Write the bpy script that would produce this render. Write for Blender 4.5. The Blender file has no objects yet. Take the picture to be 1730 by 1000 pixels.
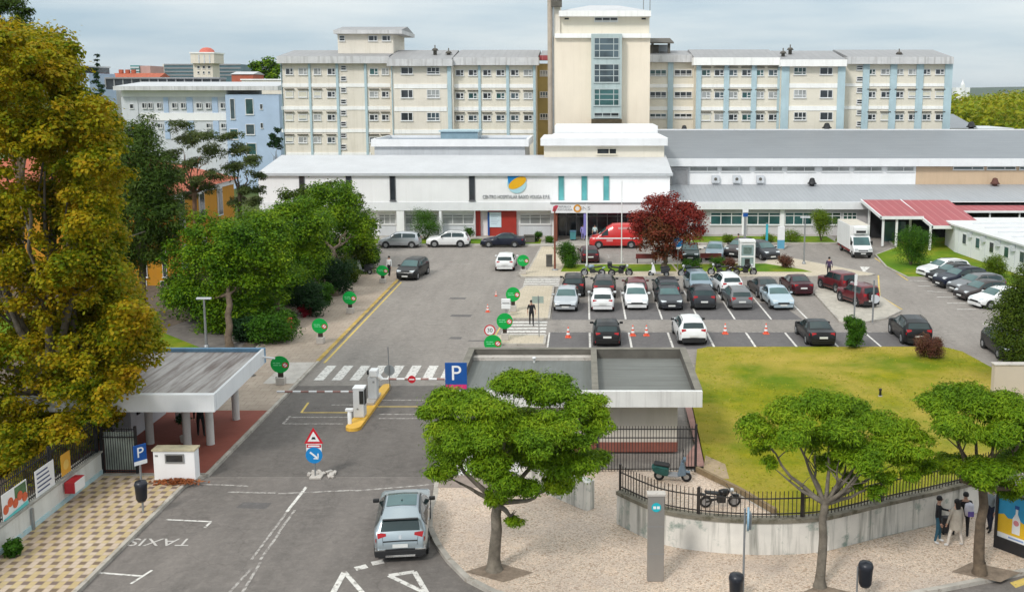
import bpy, math, random
import numpy as np
from mathutils import Vector, Matrix
R = math.radians
sc = bpy.context.scene
col = sc.collection
random.seed(7)

# ---------------------------------------------------------------- camera
CAM_H, PITCH, FPX, PCX, PCY = 16.0, R(8.3), 1700.0, 985.0, 403.0
cd = bpy.data.cameras.new('camera')
cam = bpy.data.objects.new('camera', cd); col.objects.link(cam)
cam.location = (0, 0, CAM_H); cam.rotation_euler = (R(90) - PITCH, 0, 0)
cd.sensor_width = 36.0; cd.lens = FPX / 1730 * 36
cd.shift_x = (865 - PCX) / 1730; cd.shift_y = (PCY - 500) / 1730
cd.clip_start = 0.5; cd.clip_end = 20000
sc.camera = cam
_c, _s = math.cos(PITCH), math.sin(PITCH)
def ray(px, py):
    u = (px - PCX) / FPX; v = (py - PCY) / FPX
    return (u, _c - v * _s, -_s - v * _c)
def P(px, py, z=0.0):
    """ground position (at height z) that the survey photo shows at px, py"""
    d = ray(px, py); t = (z - CAM_H) / d[2]; return (d[0] * t, d[1] * t)
def Q(px, py, Y):
    """x, z on the facade plane at distance Y"""
    d = ray(px, py); t = Y / d[1]; return (d[0] * t, CAM_H + d[2] * t)

# ---------------------------------------------------------------- light
SUN_EL, SUN_AZ = R(42), R(212)
w = bpy.data.worlds.new('World'); sc.world = w; w.use_nodes = True
nt = w.node_tree; N = nt.nodes; L = nt.links
bg = N['Background']; bg.inputs[1].default_value = 0.1
sky = N.new('ShaderNodeTexSky'); sky.sky_type = 'NISHITA'; sky.sun_disc = False
sky.sun_elevation = SUN_EL; sky.sun_rotation = SUN_AZ
tc = N.new('ShaderNodeTexCoord')
sep = N.new('ShaderNodeSeparateXYZ'); L.new(tc.outputs['Generated'], sep.inputs[0])
mp = N.new('ShaderNodeMapping'); mp.inputs['Scale'].default_value = (2.2, 2.2, 17.0); L.new(tc.outputs['Generated'], mp.inputs[0])
nz = N.new('ShaderNodeTexNoise'); nz.inputs['Scale'].default_value = 1.6; nz.inputs['Detail'].default_value = 6; nz.inputs['Roughness'].default_value = .5
L.new(mp.outputs[0], nz.inputs[0])
cr = N.new('ShaderNodeValToRGB'); L.new(nz.outputs[0], cr.inputs[0])
cr.color_ramp.elements[0].position = .34; cr.color_ramp.elements[0].color = (4.5, 5.95, 7.1, 1)
cr.color_ramp.elements[1].position = .68; cr.color_ramp.elements[1].color = (7.7, 8.5, 8.9, 1)
# overcast sky: brighter towards the zenith
cb = N.new('ShaderNodeCombineXYZ')
for i, (lo, hi) in enumerate(((.97, 2.5), (.97, 2.2), (.97, 1.95))):
    mr = N.new('ShaderNodeMapRange'); mr.inputs[3].default_value = lo; mr.inputs[4].default_value = hi
    L.new(sep.outputs[2], mr.inputs[0]); L.new(mr.outputs[0], cb.inputs[i])
vm = N.new('ShaderNodeVectorMath'); vm.operation = 'MULTIPLY'; L.new(cr.outputs[0], vm.inputs[0]); L.new(cb.outputs[0], vm.inputs[1])
mx = N.new('ShaderNodeMix'); mx.data_type = 'RGBA'; mx.inputs[0].default_value = .88
L.new(sky.outputs[0], mx.inputs[6]); L.new(vm.outputs[0], mx.inputs[7]); L.new(mx.outputs[2], bg.inputs[0])
sd = bpy.data.lights.new('sun', 'SUN'); sd.energy = 2.0; sd.angle = R(10); sd.color = (1, .965, .91)
so = bpy.data.objects.new('sun', sd); col.objects.link(so); so.location = (0, 0, 60)
# direction towards the sun: azimuth measured from +Y clockwise
sv = Vector((math.sin(SUN_AZ) * math.cos(SUN_EL), math.cos(SUN_AZ) * math.cos(SUN_EL), math.sin(SUN_EL)))
so.rotation_euler = sv.to_track_quat('Z', 'Y').to_euler()
sc.view_settings.view_transform = 'Standard'; sc.view_settings.look = 'None'
sc.view_settings.exposure = 0.0; sc.view_settings.gamma = 1.0

# ---------------------------------------------------------------- helpers
def tag(o, label=None, cat=None, group=None, kind=None):
    if label: o['label'] = label
    if cat: o['category'] = cat
    if group: o['group'] = group
    if kind: o['kind'] = kind
    return o
def thing(name, loc, label, cat, group=None, rz=0.0):
    o = bpy.data.objects.new(name, None); col.objects.link(o)
    o.empty_display_size = .3
    o.location = loc; o.rotation_euler = (0, 0, rz)
    return tag(o, label, cat, group)
def dup(root, loc=None, rz=None, label=None, group=None, paint=None):
    def cp(o, par):
        c = o.copy(); col.objects.link(c)
        if par is not None: c.parent = par
        if paint and c.type == 'MESH':
            for sl in c.material_slots:
                if sl.material and sl.material.name in paint:
                    m = paint[sl.material.name]; sl.link = 'OBJECT'; sl.material = m
        for ch in kids.get(o, ()): cp(ch, c)
        return c
    kids = {}
    for o in root.children_recursive: kids.setdefault(o.parent, []).append(o)
    r = cp(root, None)
    if loc is not None: r.location = loc
    if rz is not None: r.rotation_euler = (0, 0, rz)
    if label: r['label'] = label
    if group: r['group'] = group
    return r

class MB:
    def __init__(s): s.v = []; s.f = []; s.m = []; s.sm = []
    def add(s, vs, fs, mi=0, smooth=False):
        b = len(s.v); s.v += [tuple(p) for p in vs]
        for f in fs:
            s.f.append(tuple(b + i for i in f)); s.m.append(mi); s.sm.append(smooth)
        return s
    def box(s, x0, x1, y0, y1, z0, z1, mi=0):
        v = [(x0, y0, z0), (x1, y0, z0), (x1, y1, z0), (x0, y1, z0), (x0, y0, z1), (x1, y0, z1), (x1, y1, z1), (x0, y1, z1)]
        return s.add(v, [(3, 2, 1, 0), (4, 5, 6, 7), (0, 1, 5, 4), (1, 2, 6, 5), (2, 3, 7, 6), (3, 0, 4, 7)], mi)
    def obox(s, c, size, rz=0.0, mi=0, rx=0.0, ry=0.0):
        m = Matrix.Translation(c) @ Matrix.Rotation(rz, 4, 'Z') @ Matrix.Rotation(ry, 4, 'Y') @ Matrix.Rotation(rx, 4, 'X')
        a, b, d = size[0] / 2, size[1] / 2, size[2] / 2
        v = [m @ Vector(p) for p in ((-a, -b, -d), (a, -b, -d), (a, b, -d), (-a, b, -d), (-a, -b, d), (a, -b, d), (a, b, d), (-a, b, d))]
        return s.add(v, [(3, 2, 1, 0), (4, 5, 6, 7), (0, 1, 5, 4), (1, 2, 6, 5), (2, 3, 7, 6), (3, 0, 4, 7)], mi)
    def prism(s, poly, z0, z1, mi=0, mside=None):
        ar = sum(poly[i][0] * poly[(i + 1) % len(poly)][1] - poly[(i + 1) % len(poly)][0] * poly[i][1] for i in range(len(poly)))
        if ar < 0: poly = poly[::-1]
        n = len(poly)
        s.add([(p[0], p[1], z1) for p in poly], [tuple(range(n))], mi)
        s.add([(p[0], p[1], z0) for p in poly], [tuple(range(n))[::-1]], mi)
        v = [(p[0], p[1], z0) for p in poly] + [(p[0], p[1], z1) for p in poly]
        return s.add(v, [(i, (i + 1) % n, n + (i + 1) % n, n + i) for i in range(n)], mi if mside is None else mside)
    def xprism(s, poly, y0, y1, mi=0):
        """polygon in x,z swept along y"""
        n = len(poly)
        v = [(p[0], y0, p[1]) for p in poly] + [(p[0], y1, p[1]) for p in poly]
        return s.add(v, [tuple(range(n)), tuple(range(n, 2 * n))[::-1]] + [(i, n + i, n + (i + 1) % n, (i + 1) % n) for i in range(n)], mi)
    def yprism(s, poly, x0, x1, mi=0):
        """polygon in y,z swept along x"""
        n = len(poly)
        v = [(x0, p[0], p[1]) for p in poly] + [(x1, p[0], p[1]) for p in poly]
        return s.add(v, [tuple(range(n))[::-1], tuple(range(n, 2 * n))] + [(i, (i + 1) % n, n + (i + 1) % n, n + i) for i in range(n)], mi)
    def tube(s, pts, rad, n=8, mi=0, smooth=True, cap=True):
        pts = [Vector(p) for p in pts]
        if not hasattr(rad, '__len__'): rad = [rad] * len(pts)
        vs = []; fs = []
        for i, p in enumerate(pts):
            d = (pts[min(i + 1, len(pts) - 1)] - pts[max(i - 1, 0)]).normalized()
            a = d.cross(Vector((0, 0, 1)) if abs(d.z) < .95 else Vector((1, 0, 0))).normalized(); b = d.cross(a)
            for k in range(n):
                t = 2 * math.pi * k / n
                vs.append(p + (a * math.cos(t) + b * math.sin(t)) * rad[i])
        for i in range(len(pts) - 1):
            for k in range(n):
                fs.append((i * n + k, i * n + (k + 1) % n, (i + 1) * n + (k + 1) % n, (i + 1) * n + k))
        s.add(vs, fs, mi, smooth)
        if cap:
            s.add(vs[:n], [tuple(range(n))], mi); s.add(vs[-n:], [tuple(range(n))[::-1]], mi)
        return s
    def lathe(s, prof, c=(0, 0, 0), n=16, mi=0, axis='Z', smooth=True, rz=0.0):
        vs = []; k = len(prof)
        for j in range(n):
            t = 2 * math.pi * j / n
            for r, h in prof:
                if axis == 'Z': p = (r * math.cos(t), r * math.sin(t), h)
                elif axis == 'Y': p = (r * math.cos(t), h, r * math.sin(t))
                else: p = (h, r * math.cos(t), r * math.sin(t))
                if rz: p = (p[0] * math.cos(rz) - p[1] * math.sin(rz), p[0] * math.sin(rz) + p[1] * math.cos(rz), p[2])
                vs.append((c[0] + p[0], c[1] + p[1], c[2] + p[2]))
        fs = [(j * k + i, ((j + 1) % n) * k + i, ((j + 1) % n) * k + i + 1, j * k + i + 1) for j in range(n) for i in range(k - 1)]
        return s.add(vs, fs, mi, smooth)
    def disc(s, c, r, th, n=24, mi=0, axis='Y'):
        return s.lathe([(0.0005, -th / 2), (r, -th / 2), (r, th / 2), (0.0005, th / 2)], c, n, mi, axis, smooth=False)
    def ring(s, c, r0, r1, th, n=24, mi=0, axis='Y'):
        return s.lathe([(r0, -th / 2), (r1, -th / 2), (r1, th / 2), (r0, th / 2), (r0, -th / 2)], c, n, mi, axis, smooth=False)
    def frame(s, x0, x1, z0, z1, y0, y1, t, mi=0):
        """rectangular frame facing -y"""
        s.box(x0, x1, y0, y1, z0, z0 + t, mi); s.box(x0, x1, y0, y1, z1 - t, z1, mi)
        s.box(x0, x0 + t, y0, y1, z0 + t, z1 - t, mi); return s.box(x1 - t, x1, y0, y1, z0 + t, z1 - t, mi)
    def build(s, name, mats, parent=None, origin=None, local=False, bevel=0.0, fix=True):
        if not isinstance(mats, (list, tuple)): mats = [mats]
        me = bpy.data.meshes.new(name)
        v = s.v
        if origin is not None: v = [(p[0] - origin[0], p[1] - origin[1], p[2] - origin[2]) for p in v]
        me.from_pydata(v, [], s.f)
        for m in mats: me.materials.append(m)
        if len(mats) > 1: me.polygons.foreach_set('material_index', s.m)
        me.polygons.foreach_set('use_smooth', s.sm)
        me.update()
        o = bpy.data.objects.new(name, me); col.objects.link(o)
        if origin is not None: o.location = origin
        if parent is not None:
            o.parent = parent
            if not local and parent.parent is None and parent.type == 'EMPTY': o.location = -Vector(parent.location)
        if bevel:
            b = o.modifiers.new('bevel', 'BEVEL'); b.width = bevel; b.segments = 2; b.limit_method = 'ANGLE'
        return o

_fc = {}
def text_mesh(name, body, size, mat, parent, mtx, depth=.01, local=False, align='CENTER', width=None):
    c = bpy.data.curves.new(name, 'FONT'); c.body = body; c.size = size; c.extrude = depth; c.align_x = align; c.align_y = 'CENTER'
    t = bpy.data.objects.new(name + '_tmp', c); col.objects.link(t)
    me = bpy.data.meshes.new_from_object(t.evaluated_get(bpy.context.evaluated_depsgraph_get()))
    bpy.data.objects.remove(t); bpy.data.curves.remove(c)
    if width:
        xs = [v.co.x for v in me.vertices]; k = width / (max(xs) - min(xs))
        me.transform(Matrix.Diagonal((k, 1, 1, 1)))
    me.transform(mtx); me.materials.clear(); me.materials.append(mat)
    o = bpy.data.objects.new(name, me); col.objects.link(o)
    if parent is not None:
        o.parent = parent
        if not local and parent.parent is None and parent.type == 'EMPTY': o.location = -Vector(parent.location)
    return o
UPR = Matrix.Rotation(R(90), 4, 'X')   # text standing upright and facing -y
# ---------------------------------------------------------------- materials
MATS = {}
def _new(name):
    m = bpy.data.materials.new(name); m.use_nodes = True; MATS[name] = m
    return m, m.node_tree.nodes, m.node_tree.links, m.node_tree.nodes['Principled BSDF']
def mixc(N, L, fac, a, b, mode='MIX'):
    x = N.new('ShaderNodeMix'); x.data_type = 'RGBA'; x.blend_type = mode
    for i, q in ((0, fac), (6, a), (7, b)):
        if hasattr(q, 'links') or hasattr(q, 'is_linked'): L.new(q, x.inputs[i])
        elif i == 0: x.inputs[0].default_value = q
        else: x.inputs[i].default_value = (*q, 1)
    return x.outputs[2]
def noise(N, L, scale, detail=4, rough=.55, stretch=None, coord='Object', lo=None, hi=None, dist=0):
    t = N.new('ShaderNodeTexCoord'); src = t.outputs[coord]
    if stretch:
        mp = N.new('ShaderNodeMapping'); mp.inputs['Scale'].default_value = stretch; L.new(src, mp.inputs[0]); src = mp.outputs[0]
    n = N.new('ShaderNodeTexNoise'); n.inputs['Scale'].default_value = scale; n.inputs['Detail'].default_value = detail
    n.inputs['Roughness'].default_value = rough; n.inputs['Distortion'].default_value = dist; L.new(src, n.inputs[0])
    if lo is None: return n.outputs[0]
    r = N.new('ShaderNodeMapRange'); r.inputs[1].default_value = lo; r.inputs[2].default_value = hi; L.new(n.outputs[0], r.inputs[0])
    return r.outputs[0]
def M(name, c, rough=.7, var=.12, scale=1.5, metal=0, bump=0, bscale=30, streak=None, streak_amt=.6, srange=(.5, .78), spots=None, coat=0, spec=.4):
    if name in MATS: return MATS[name]
    m, N, L, b = _new(name)
    b.inputs['Roughness'].default_value = rough; b.inputs['Metallic'].default_value = metal
    b.inputs['Specular IOR Level'].default_value = spec; b.inputs['Coat Weight'].default_value = coat
    if coat: b.inputs['Coat Roughness'].default_value = .05
    out = None
    if var:
        f = noise(N, L, scale, 5, .6, lo=.3, hi=.7)
        out = mixc(N, L, f, tuple(x * (1 - var) for x in c), tuple(min(1, x * (1 + var)) for x in c))
    if streak:
        f = noise(N, L, 1.0, 5, .65, stretch=(2.6, 2.6, .16), lo=srange[0], hi=srange[1])
        f2 = N.new('ShaderNodeMath'); f2.operation = 'MULTIPLY'; f2.inputs[1].default_value = streak_amt; L.new(f, f2.inputs[0])
        out = mixc(N, L, f2.outputs[0], out if out else c, streak)
    if spots:
        f = noise(N, L, spots[1], 6, .7, lo=spots[2], hi=spots[2] + .12)
        out = mixc(N, L, f, out if out else c, spots[0])
    if out is not None: L.new(out, b.inputs[0])
    else: b.inputs[0].default_value = (*c, 1)
    if bump:
        f = noise(N, L, bscale, 4, .6); bp = N.new('ShaderNodeBump'); bp.inputs['Strength'].default_value = bump
        bp.inputs['Distance'].default_value = .03; L.new(f, bp.inputs['Height']); L.new(bp.outputs[0], b.inputs['Normal'])
    return m
def leafmat(name, cols, trans=.3, nscale=.5):
    """cols: leaf colours picked per leaf, with whole branches leaning one way"""
    m, N, L, b = _new(name)
    g = N.new('ShaderNodeNewGeometry')
    n = noise(N, L, nscale, 3, .5, lo=.25, hi=.75)
    a = N.new('ShaderNodeMath'); a.operation = 'MULTIPLY_ADD'; a.inputs[1].default_value = .55
    h = N.new('ShaderNodeMath'); h.operation = 'MULTIPLY'; h.inputs[1].default_value = .45
    L.new(g.outputs['Random Per Island'], h.inputs[0]); L.new(n, a.inputs[0]); L.new(h.outputs[0], a.inputs[2])
    r = N.new('ShaderNodeValToRGB'); L.new(a.outputs[0], r.inputs[0])
    e = r.color_ramp.elements
    while len(e) < len(cols): e.new(.5)
    for i, c in enumerate(cols): e[i].position = i / (len(cols) - 1); e[i].color = (*c, 1)
    L.new(r.outputs[0], b.inputs[0]); b.inputs['Roughness'].default_value = .6; b.inputs['Specular IOR Level'].default_value = .15
    t = N.new('ShaderNodeBsdfTranslucent'); L.new(r.outputs[0], t.inputs[0])
    x = N.new('ShaderNodeMixShader'); x.inputs[0].default_value = trans
    L.new(b.outputs[0], x.inputs[1]); L.new(t.outputs[0], x.inputs[2]); L.new(x.outputs[0], N['Material Output'].inputs[0])
    return m
def asphalt(name, base, patch, dark):
    m, N, L, b = _new(name)
    big = noise(N, L, .11, 5, .6, lo=.35, hi=.65, dist=.4)
    mid = noise(N, L, .55, 6, .65, lo=.4, hi=.72, stretch=(1.5, .22, 1))
    fin = noise(N, L, 5, 5, .8, lo=.3, hi=.7)
    grit = noise(N, L, 45, 2, .8, lo=.3, hi=.7)
    c = mixc(N, L, big, base, patch)
    mm = N.new('ShaderNodeMath'); mm.operation = 'MULTIPLY'; mm.inputs[1].default_value = .75; L.new(mid, mm.inputs[0])
    c = mixc(N, L, mm.outputs[0], c, dark)
    ff = N.new('ShaderNodeMath'); ff.operation = 'MULTIPLY'; ff.inputs[1].default_value = .42; L.new(fin, ff.inputs[0])
    c = mixc(N, L, ff.outputs[0], c, tuple(x * .62 for x in base))
    gg = N.new('ShaderNodeMath'); gg.operation = 'MULTIPLY'; gg.inputs[1].default_value = .3; L.new(grit, gg.inputs[0])
    c = mixc(N, L, gg.outputs[0], c, tuple(min(1, x * 1.55) for x in base))
    wn = noise(N, L, 2.4, 9, .88, lo=.47, hi=.6); c = mixc(N, L, mathn(N, L, 'MULTIPLY', wn, .42), c, tuple(min(1, x * 1.28) for x in patch))
    dk = noise(N, L, .9, 8, .8, lo=.56, hi=.7); c = mixc(N, L, mathn(N, L, 'MULTIPLY', dk, .5), c, tuple(x * .72 for x in dark))
    # cracks and sealed joints
    vo = N.new('ShaderNodeTexVoronoi'); vo.feature = 'DISTANCE_TO_EDGE'; vo.inputs['Scale'].default_value = .23
    t = N.new('ShaderNodeTexCoord'); dn = N.new('ShaderNodeTexNoise'); dn.inputs['Scale'].default_value = .8; dn.inputs['Detail'].default_value = 5
    L.new(t.outputs['Object'], dn.inputs[0]); va = N.new('ShaderNodeVectorMath'); va.operation = 'MULTIPLY_ADD'
    L.new(dn.outputs['Color'], va.inputs[0]); va.inputs[1].default_value = (2, 2, 2); L.new(t.outputs['Object'], va.inputs[2]); L.new(va.outputs[0], vo.inputs[0])
    r = N.new('ShaderNodeMapRange'); r.inputs[1].default_value = .002; r.inputs[2].default_value = .012; r.inputs[3].default_value = .2; r.inputs[4].default_value = 0
    L.new(vo.outputs[0], r.inputs[0])
    c = mixc(N, L, r.outputs[0], c, tuple(x * .5 for x in dark))
    L.new(c, b.inputs[0]); b.inputs['Roughness'].default_value = .85; b.inputs['Specular IOR Level'].default_value = .3
    bp = N.new('ShaderNodeBump'); bp.inputs['Strength'].default_value = .35; bp.inputs['Distance'].default_value = .02
    L.new(grit, bp.inputs['Height']); L.new(bp.outputs[0], b.inputs['Normal'])
    return m
def mathn(N, L, op, a, bb=None, cc=None):
    x = N.new('ShaderNodeMath'); x.operation = op
    for i, q in enumerate((a, bb, cc)):
        if q is None: continue
        if hasattr(q, 'is_linked'): L.new(q, x.inputs[i])
        else: x.inputs[i].default_value = q
    return x.outputs[0]
def tiles(name, c1, c2, grout, tx, ty, off=.5, mort=.02, var=.25, scale=.35):
    m, N, L, b = _new(name)
    t = N.new('ShaderNodeTexCoord'); k = N.new('ShaderNodeTexBrick'); L.new(t.outputs['Object'], k.inputs[0])
    k.inputs['Scale'].default_value = 1.0; k.inputs['Brick Width'].default_value = tx; k.inputs['Row Height'].default_value = ty
    k.inputs['Mortar Size'].default_value = mort; k.offset = off; k.inputs['Color1'].default_value = (*c1, 1); k.inputs['Color2'].default_value = (*c2, 1); k.inputs['Mortar'].default_value = (*grout, 1)
    f = noise(N, L, scale, 5, .65, lo=.3, hi=.75)
    c = mixc(N, L, f, k.outputs[0], tuple(x * (1 - var) for x in c1))
    f2 = noise(N, L, 6, 4, .7, lo=.35, hi=.8); c = mixc(N, L, mathn(N, L, 'MULTIPLY', f2, .35), c, grout)
    L.new(c, b.inputs[0]); b.inputs['Roughness'].default_value = .85
    return m
def taxi_pavers():
    m, N, L, b = _new('patterned_pavers')
    t = N.new('ShaderNodeTexCoord'); s = N.new('ShaderNodeSeparateXYZ'); L.new(t.outputs['Object'], s.inputs[0])
    cl_ = .235
    i = mathn(N, L, 'FLOOR', mathn(N, L, 'DIVIDE', s.outputs[0], cl_)); j = mathn(N, L, 'FLOOR', mathn(N, L, 'DIVIDE', s.outputs[1], cl_))
    od = lambda q: mathn(N, L, 'GREATER_THAN', mathn(N, L, 'FRACT', mathn(N, L, 'MULTIPLY', q, .5)), .25)
    half = mathn(N, L, 'FLOOR', mathn(N, L, 'MULTIPLY', j, .5))
    isd = mathn(N, L, 'MULTIPLY', od(j), od(mathn(N, L, 'ADD', i, half)))
    isy = od(mathn(N, L, 'ADD', i, mathn(N, L, 'FLOOR', mathn(N, L, 'MULTIPLY', j, .25))))
    n = noise(N, L, .6, 5, .6, lo=.3, hi=.7)
    pink = mixc(N, L, n, (.47, .36, .27), (.57, .46, .36)); yel = mixc(N, L, n, (.46, .34, .17), (.55, .43, .24))
    c = mixc(N, L, isy, pink, yel); c = mixc(N, L, mathn(N, L, 'MULTIPLY', isd, .78), c, (.10, .06, .055))
    fy = mathn(N, L, 'FRACT', mathn(N, L, 'DIVIDE', s.outputs[1], cl_)); fx = mathn(N, L, 'FRACT', mathn(N, L, 'DIVIDE', s.outputs[0], cl_))
    jn = mathn(N, L, 'MAXIMUM', mathn(N, L, 'LESS_THAN', fy, .06), mathn(N, L, 'LESS_THAN', fx, .06))
    c = mixc(N, L, mathn(N, L, 'MULTIPLY', jn, .5), c, (.24, .18, .13))
    d = noise(N, L, 2.2, 6, .7, lo=.5, hi=.8); c = mixc(N, L, mathn(N, L, 'MULTIPLY', d, .4), c, (.25, .2, .15))
    L.new(c, b.inputs[0]); b.inputs['Roughness'].default_value = .85
    return m
def calcada():
    m, N, L, b = _new('cobblestone_paving')
    t = N.new('ShaderNodeTexCoord'); v = N.new('ShaderNodeTexVoronoi'); v.inputs['Scale'].default_value = 18; L.new(t.outputs['Object'], v.inputs[0])
    sp = N.new('ShaderNodeSeparateColor'); L.new(v.outputs['Color'], sp.inputs[0])
    r = N.new('ShaderNodeValToRGB'); L.new(sp.outputs[0], r.inputs[0]); e = r.color_ramp.elements
    e[0].color = (.36, .24, .16, 1); e[1].color = (.80, .63, .49, 1)
    for p, c in ((.25, (.54, .43, .34)), (.55, (.70, .58, .47)), (.8, (.62, .48, .37))): q = e.new(p); q.color = (*c, 1)
    c = r.outputs[0]
    d = N.new('ShaderNodeTexVoronoi'); d.feature = 'DISTANCE_TO_EDGE'; d.inputs['Scale'].default_value = 18; L.new(t.outputs['Object'], d.inputs[0])
    g = N.new('ShaderNodeMapRange'); g.inputs[1].default_value = .02; g.inputs[2].default_value = .09; g.inputs[3].default_value = .7; g.inputs[4].default_value = 0; L.new(d.outputs[0], g.inputs[0])
    c = mixc(N, L, g.outputs[0], c, (.26, .2, .15))
    f = noise(N, L, .35, 5, .6, lo=.42, hi=.7); c = mixc(N, L, mathn(N, L, 'MULTIPLY', f, .55), c, (.40, .33, .29))
    f = noise(N, L, .8, 5, .7, lo=.55, hi=.8); c = mixc(N, L, mathn(N, L, 'MULTIPLY', f, .5), c, (.70, .50, .34))
    L.new(c, b.inputs[0]); b.inputs['Roughness'].default_value = .8
    bp = N.new('ShaderNodeBump'); bp.inputs['Strength'].default_value = .4; bp.inputs['Distance'].default_value = .02; L.new(d.outputs[0], bp.inputs['Height']); L.new(bp.outputs[0], b.inputs['Normal'])
    return m
def grassmat(name, a, b_, dry, dscale=.12, lo=.42):
    m, N, L, b = _new(name)
    f = noise(N, L, .9, 6, .7, lo=.35, hi=.68); c = mixc(N, L, f, a, b_)
    f = noise(N, L, .16, 4, .6, lo=.45, hi=.62); c = mixc(N, L, mathn(N, L, 'MULTIPLY', f, .85), c, (a[0] * .62, a[1] * .92, a[2]))
    f = noise(N, L, dscale, 5, .62, lo=lo, hi=lo + .22, dist=.3); c = mixc(N, L, f, c, dry)
    f = noise(N, L, 14, 4, .8, lo=.3, hi=.7); c = mixc(N, L, mathn(N, L, 'MULTIPLY', f, .45), c, tuple(x * .55 for x in a))
    f = noise(N, L, .5, 6, .75, lo=.66, hi=.74); c = mixc(N, L, mathn(N, L, 'MULTIPLY', f, .7), c, (.45, .34, .2))
    L.new(c, b.inputs[0]); b.inputs['Roughness'].default_value = .9; b.inputs['Specular IOR Level'].default_value = .1
    bp = N.new('ShaderNodeBump'); bp.inputs['Strength'].default_value = .8; bp.inputs['Distance'].default_value = .06
    L.new(noise(N, L, 22, 4, .8), bp.inputs['Height']); L.new(bp.outputs[0], b.inputs['Normal'])
    return m
def ribbed(name, c, c2, period, axis=0, rough=.5, var=.15, dirt=None, depth=.25):
    """sheet roofing: ridges every period metres across axis"""
    m, N, L, b = _new(name)
    t = N.new('ShaderNodeTexCoord'); s = N.new('ShaderNodeSeparateXYZ'); L.new(t.outputs['Object'], s.inputs[0])
    fr = mathn(N, L, 'FRACT', mathn(N, L, 'DIVIDE', s.outputs[axis], period))
    ln = mathn(N, L, 'LESS_THAN', fr, depth)
    f = noise(N, L, .25, 6, .65, lo=.3, hi=.7)
    cc = mixc(N, L, f, c, tuple(x * (1 - var) for x in c)); cc = mixc(N, L, mathn(N, L, 'MULTIPLY', ln, .6), cc, c2)
    st = (3, .25, 1) if axis == 0 else (.25, 3, 1)
    f = noise(N, L, .8, 6, .7, stretch=st, lo=.42, hi=.66 if dirt else .75)
    cc = mixc(N, L, mathn(N, L, 'MULTIPLY', f, .85 if dirt else .5), cc, dirt if dirt else tuple(x * .7 for x in c))
    L.new(cc, b.inputs[0]); b.inputs['Roughness'].default_value = rough
    return m
def glassmat(name, c, rough=.08, var=.5):
    """window glass seen from outside: dark room behind a mirror-like sheet"""
    m, N, L, b = _new(name)
    f = noise(N, L, .45, 3, .5, lo=.35, hi=.65)
    cc = mixc(N, L, f, tuple(x * (1 - var) for x in c), tuple(min(1, x * (1 + var)) for x in c))
    L.new(cc, b.inputs[0]); b.inputs['Roughness'].default_value = rough; b.inputs['Specular IOR Level'].default_value = .6
    return m
ASPH = asphalt('asphalt', (.24, .214, .193), (.31, .278, .25), (.165, .145, .132))
ASPH_LANE = asphalt('lane_asphalt', (.135, .12, .11), (.175, .157, .143), (.09, .08, .074))
ASPH_BAY = asphalt('bay_asphalt', (.125, .115, .115), (.155, .145, .142), (.095, .088, .09))
ASPH_ST = asphalt('street_asphalt', (.16, .142, .13), (.225, .198, .18), (.10, .09, .083))
PAVE = tiles('pavement_slabs', (.44, .35, .275), (.51, .42, .335), (.28, .22, .18), .6, .6, var=.3)
PAVE2 = tiles('island_slabs', (.56, .475, .35), (.62, .53, .41), (.36, .31, .24), .5, .5, var=.18)
REDFLOOR = tiles('red_pavers', (.33, .085, .055), (.37, .105, .07), (.22, .07, .05), .2, .1, mort=.006, var=.3)
PAVERS = taxi_pavers(); CALC = calcada()
KERB = M('kerb_stone', (.42, .385, .34), .85, .25, 1.2, spots=((.25, .21, .17), 3, .55))
KERBY = M('kerb_yellow_paint', (.48, .32, .07), .8, .3, 1.5, spots=((.3, .25, .18), 4, .52))
LINE = M('road_paint', (.70, .67, .63), .7, .12, 2, spots=((.25, .225, .20), 5, .51))
LINE_W = M('worn_road_paint', (.46, .43, .40), .8, .15, 2, spots=((.22, .195, .18), 5, .43))
LINE_Y = M('yellow_road_paint', (.62, .45, .12), .75, .2, 2, spots=((.2, .18, .15), 7, .58))
LAWN = grassmat('lawn_grass', (.18, .22, .008), (.38, .335, .015), (.52, .38, .08), .15, .42)
GRASS = grassmat('verge_grass', (.13, .22, .012), (.24, .32, .02), (.32, .30, .03), .3, .5)
SOIL = M('soil', (.13, .10, .075), .95, .4, 2.5, bump=.5)
LAND = grassmat('far_land', (.08, .11, .03), (.12, .14, .04), (.2, .17, .09), .02, .5)
WHITE = M('white_render', (.86, .855, .86), .75, .04, .4, streak=(.62, .6, .58), streak_amt=.22)
WHITE2 = M('white_fascia', (.78, .785, .80), .6, .05, .6, streak=(.5, .5, .5), streak_amt=.2)
GREYW = M('grey_white_panel', (.60, .62, .65), .6, .08, .5, streak=(.4, .4, .42), streak_amt=.4)
CREAM = M('cream_render', (.76, .70, .61), .8, .06, .3, streak=(.46, .41, .31), streak_amt=.4)
CREAM2 = M('pale_yellow_render', (.76, .705, .60), .8, .05, .3, streak=(.5, .46, .34), streak_amt=.3)
BANDW = M('white_band', (.92, .91, .89), .7, .05, .6, streak=(.5, .48, .45), streak_amt=.4)
PALEBLUE = M('pale_blue_pilaster', (.44, .57, .62), .7, .1, .5, streak=(.3, .38, .42), streak_amt=.4)
BLUEW = M('light_blue_cladding', (.42, .53, .70), .6, .06, .5)
OCHRE = M('ochre_render', (.52, .23, .012), .8, .08, .4, streak=(.35, .17, .04), streak_amt=.4)
OCHRE_D = M('dark_ochre_render', (.42, .33, .13), .8, .15, .3)
EAVE = M('weathered_eave', (.60, .595, .60), .8, .12, .6, streak=(.26, .25, .24), streak_amt=.85)
CONC = M('concrete', (.36, .345, .31), .85, .2, 1.0, streak=(.12, .115, .1), streak_amt=.6, bump=.2)
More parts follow.
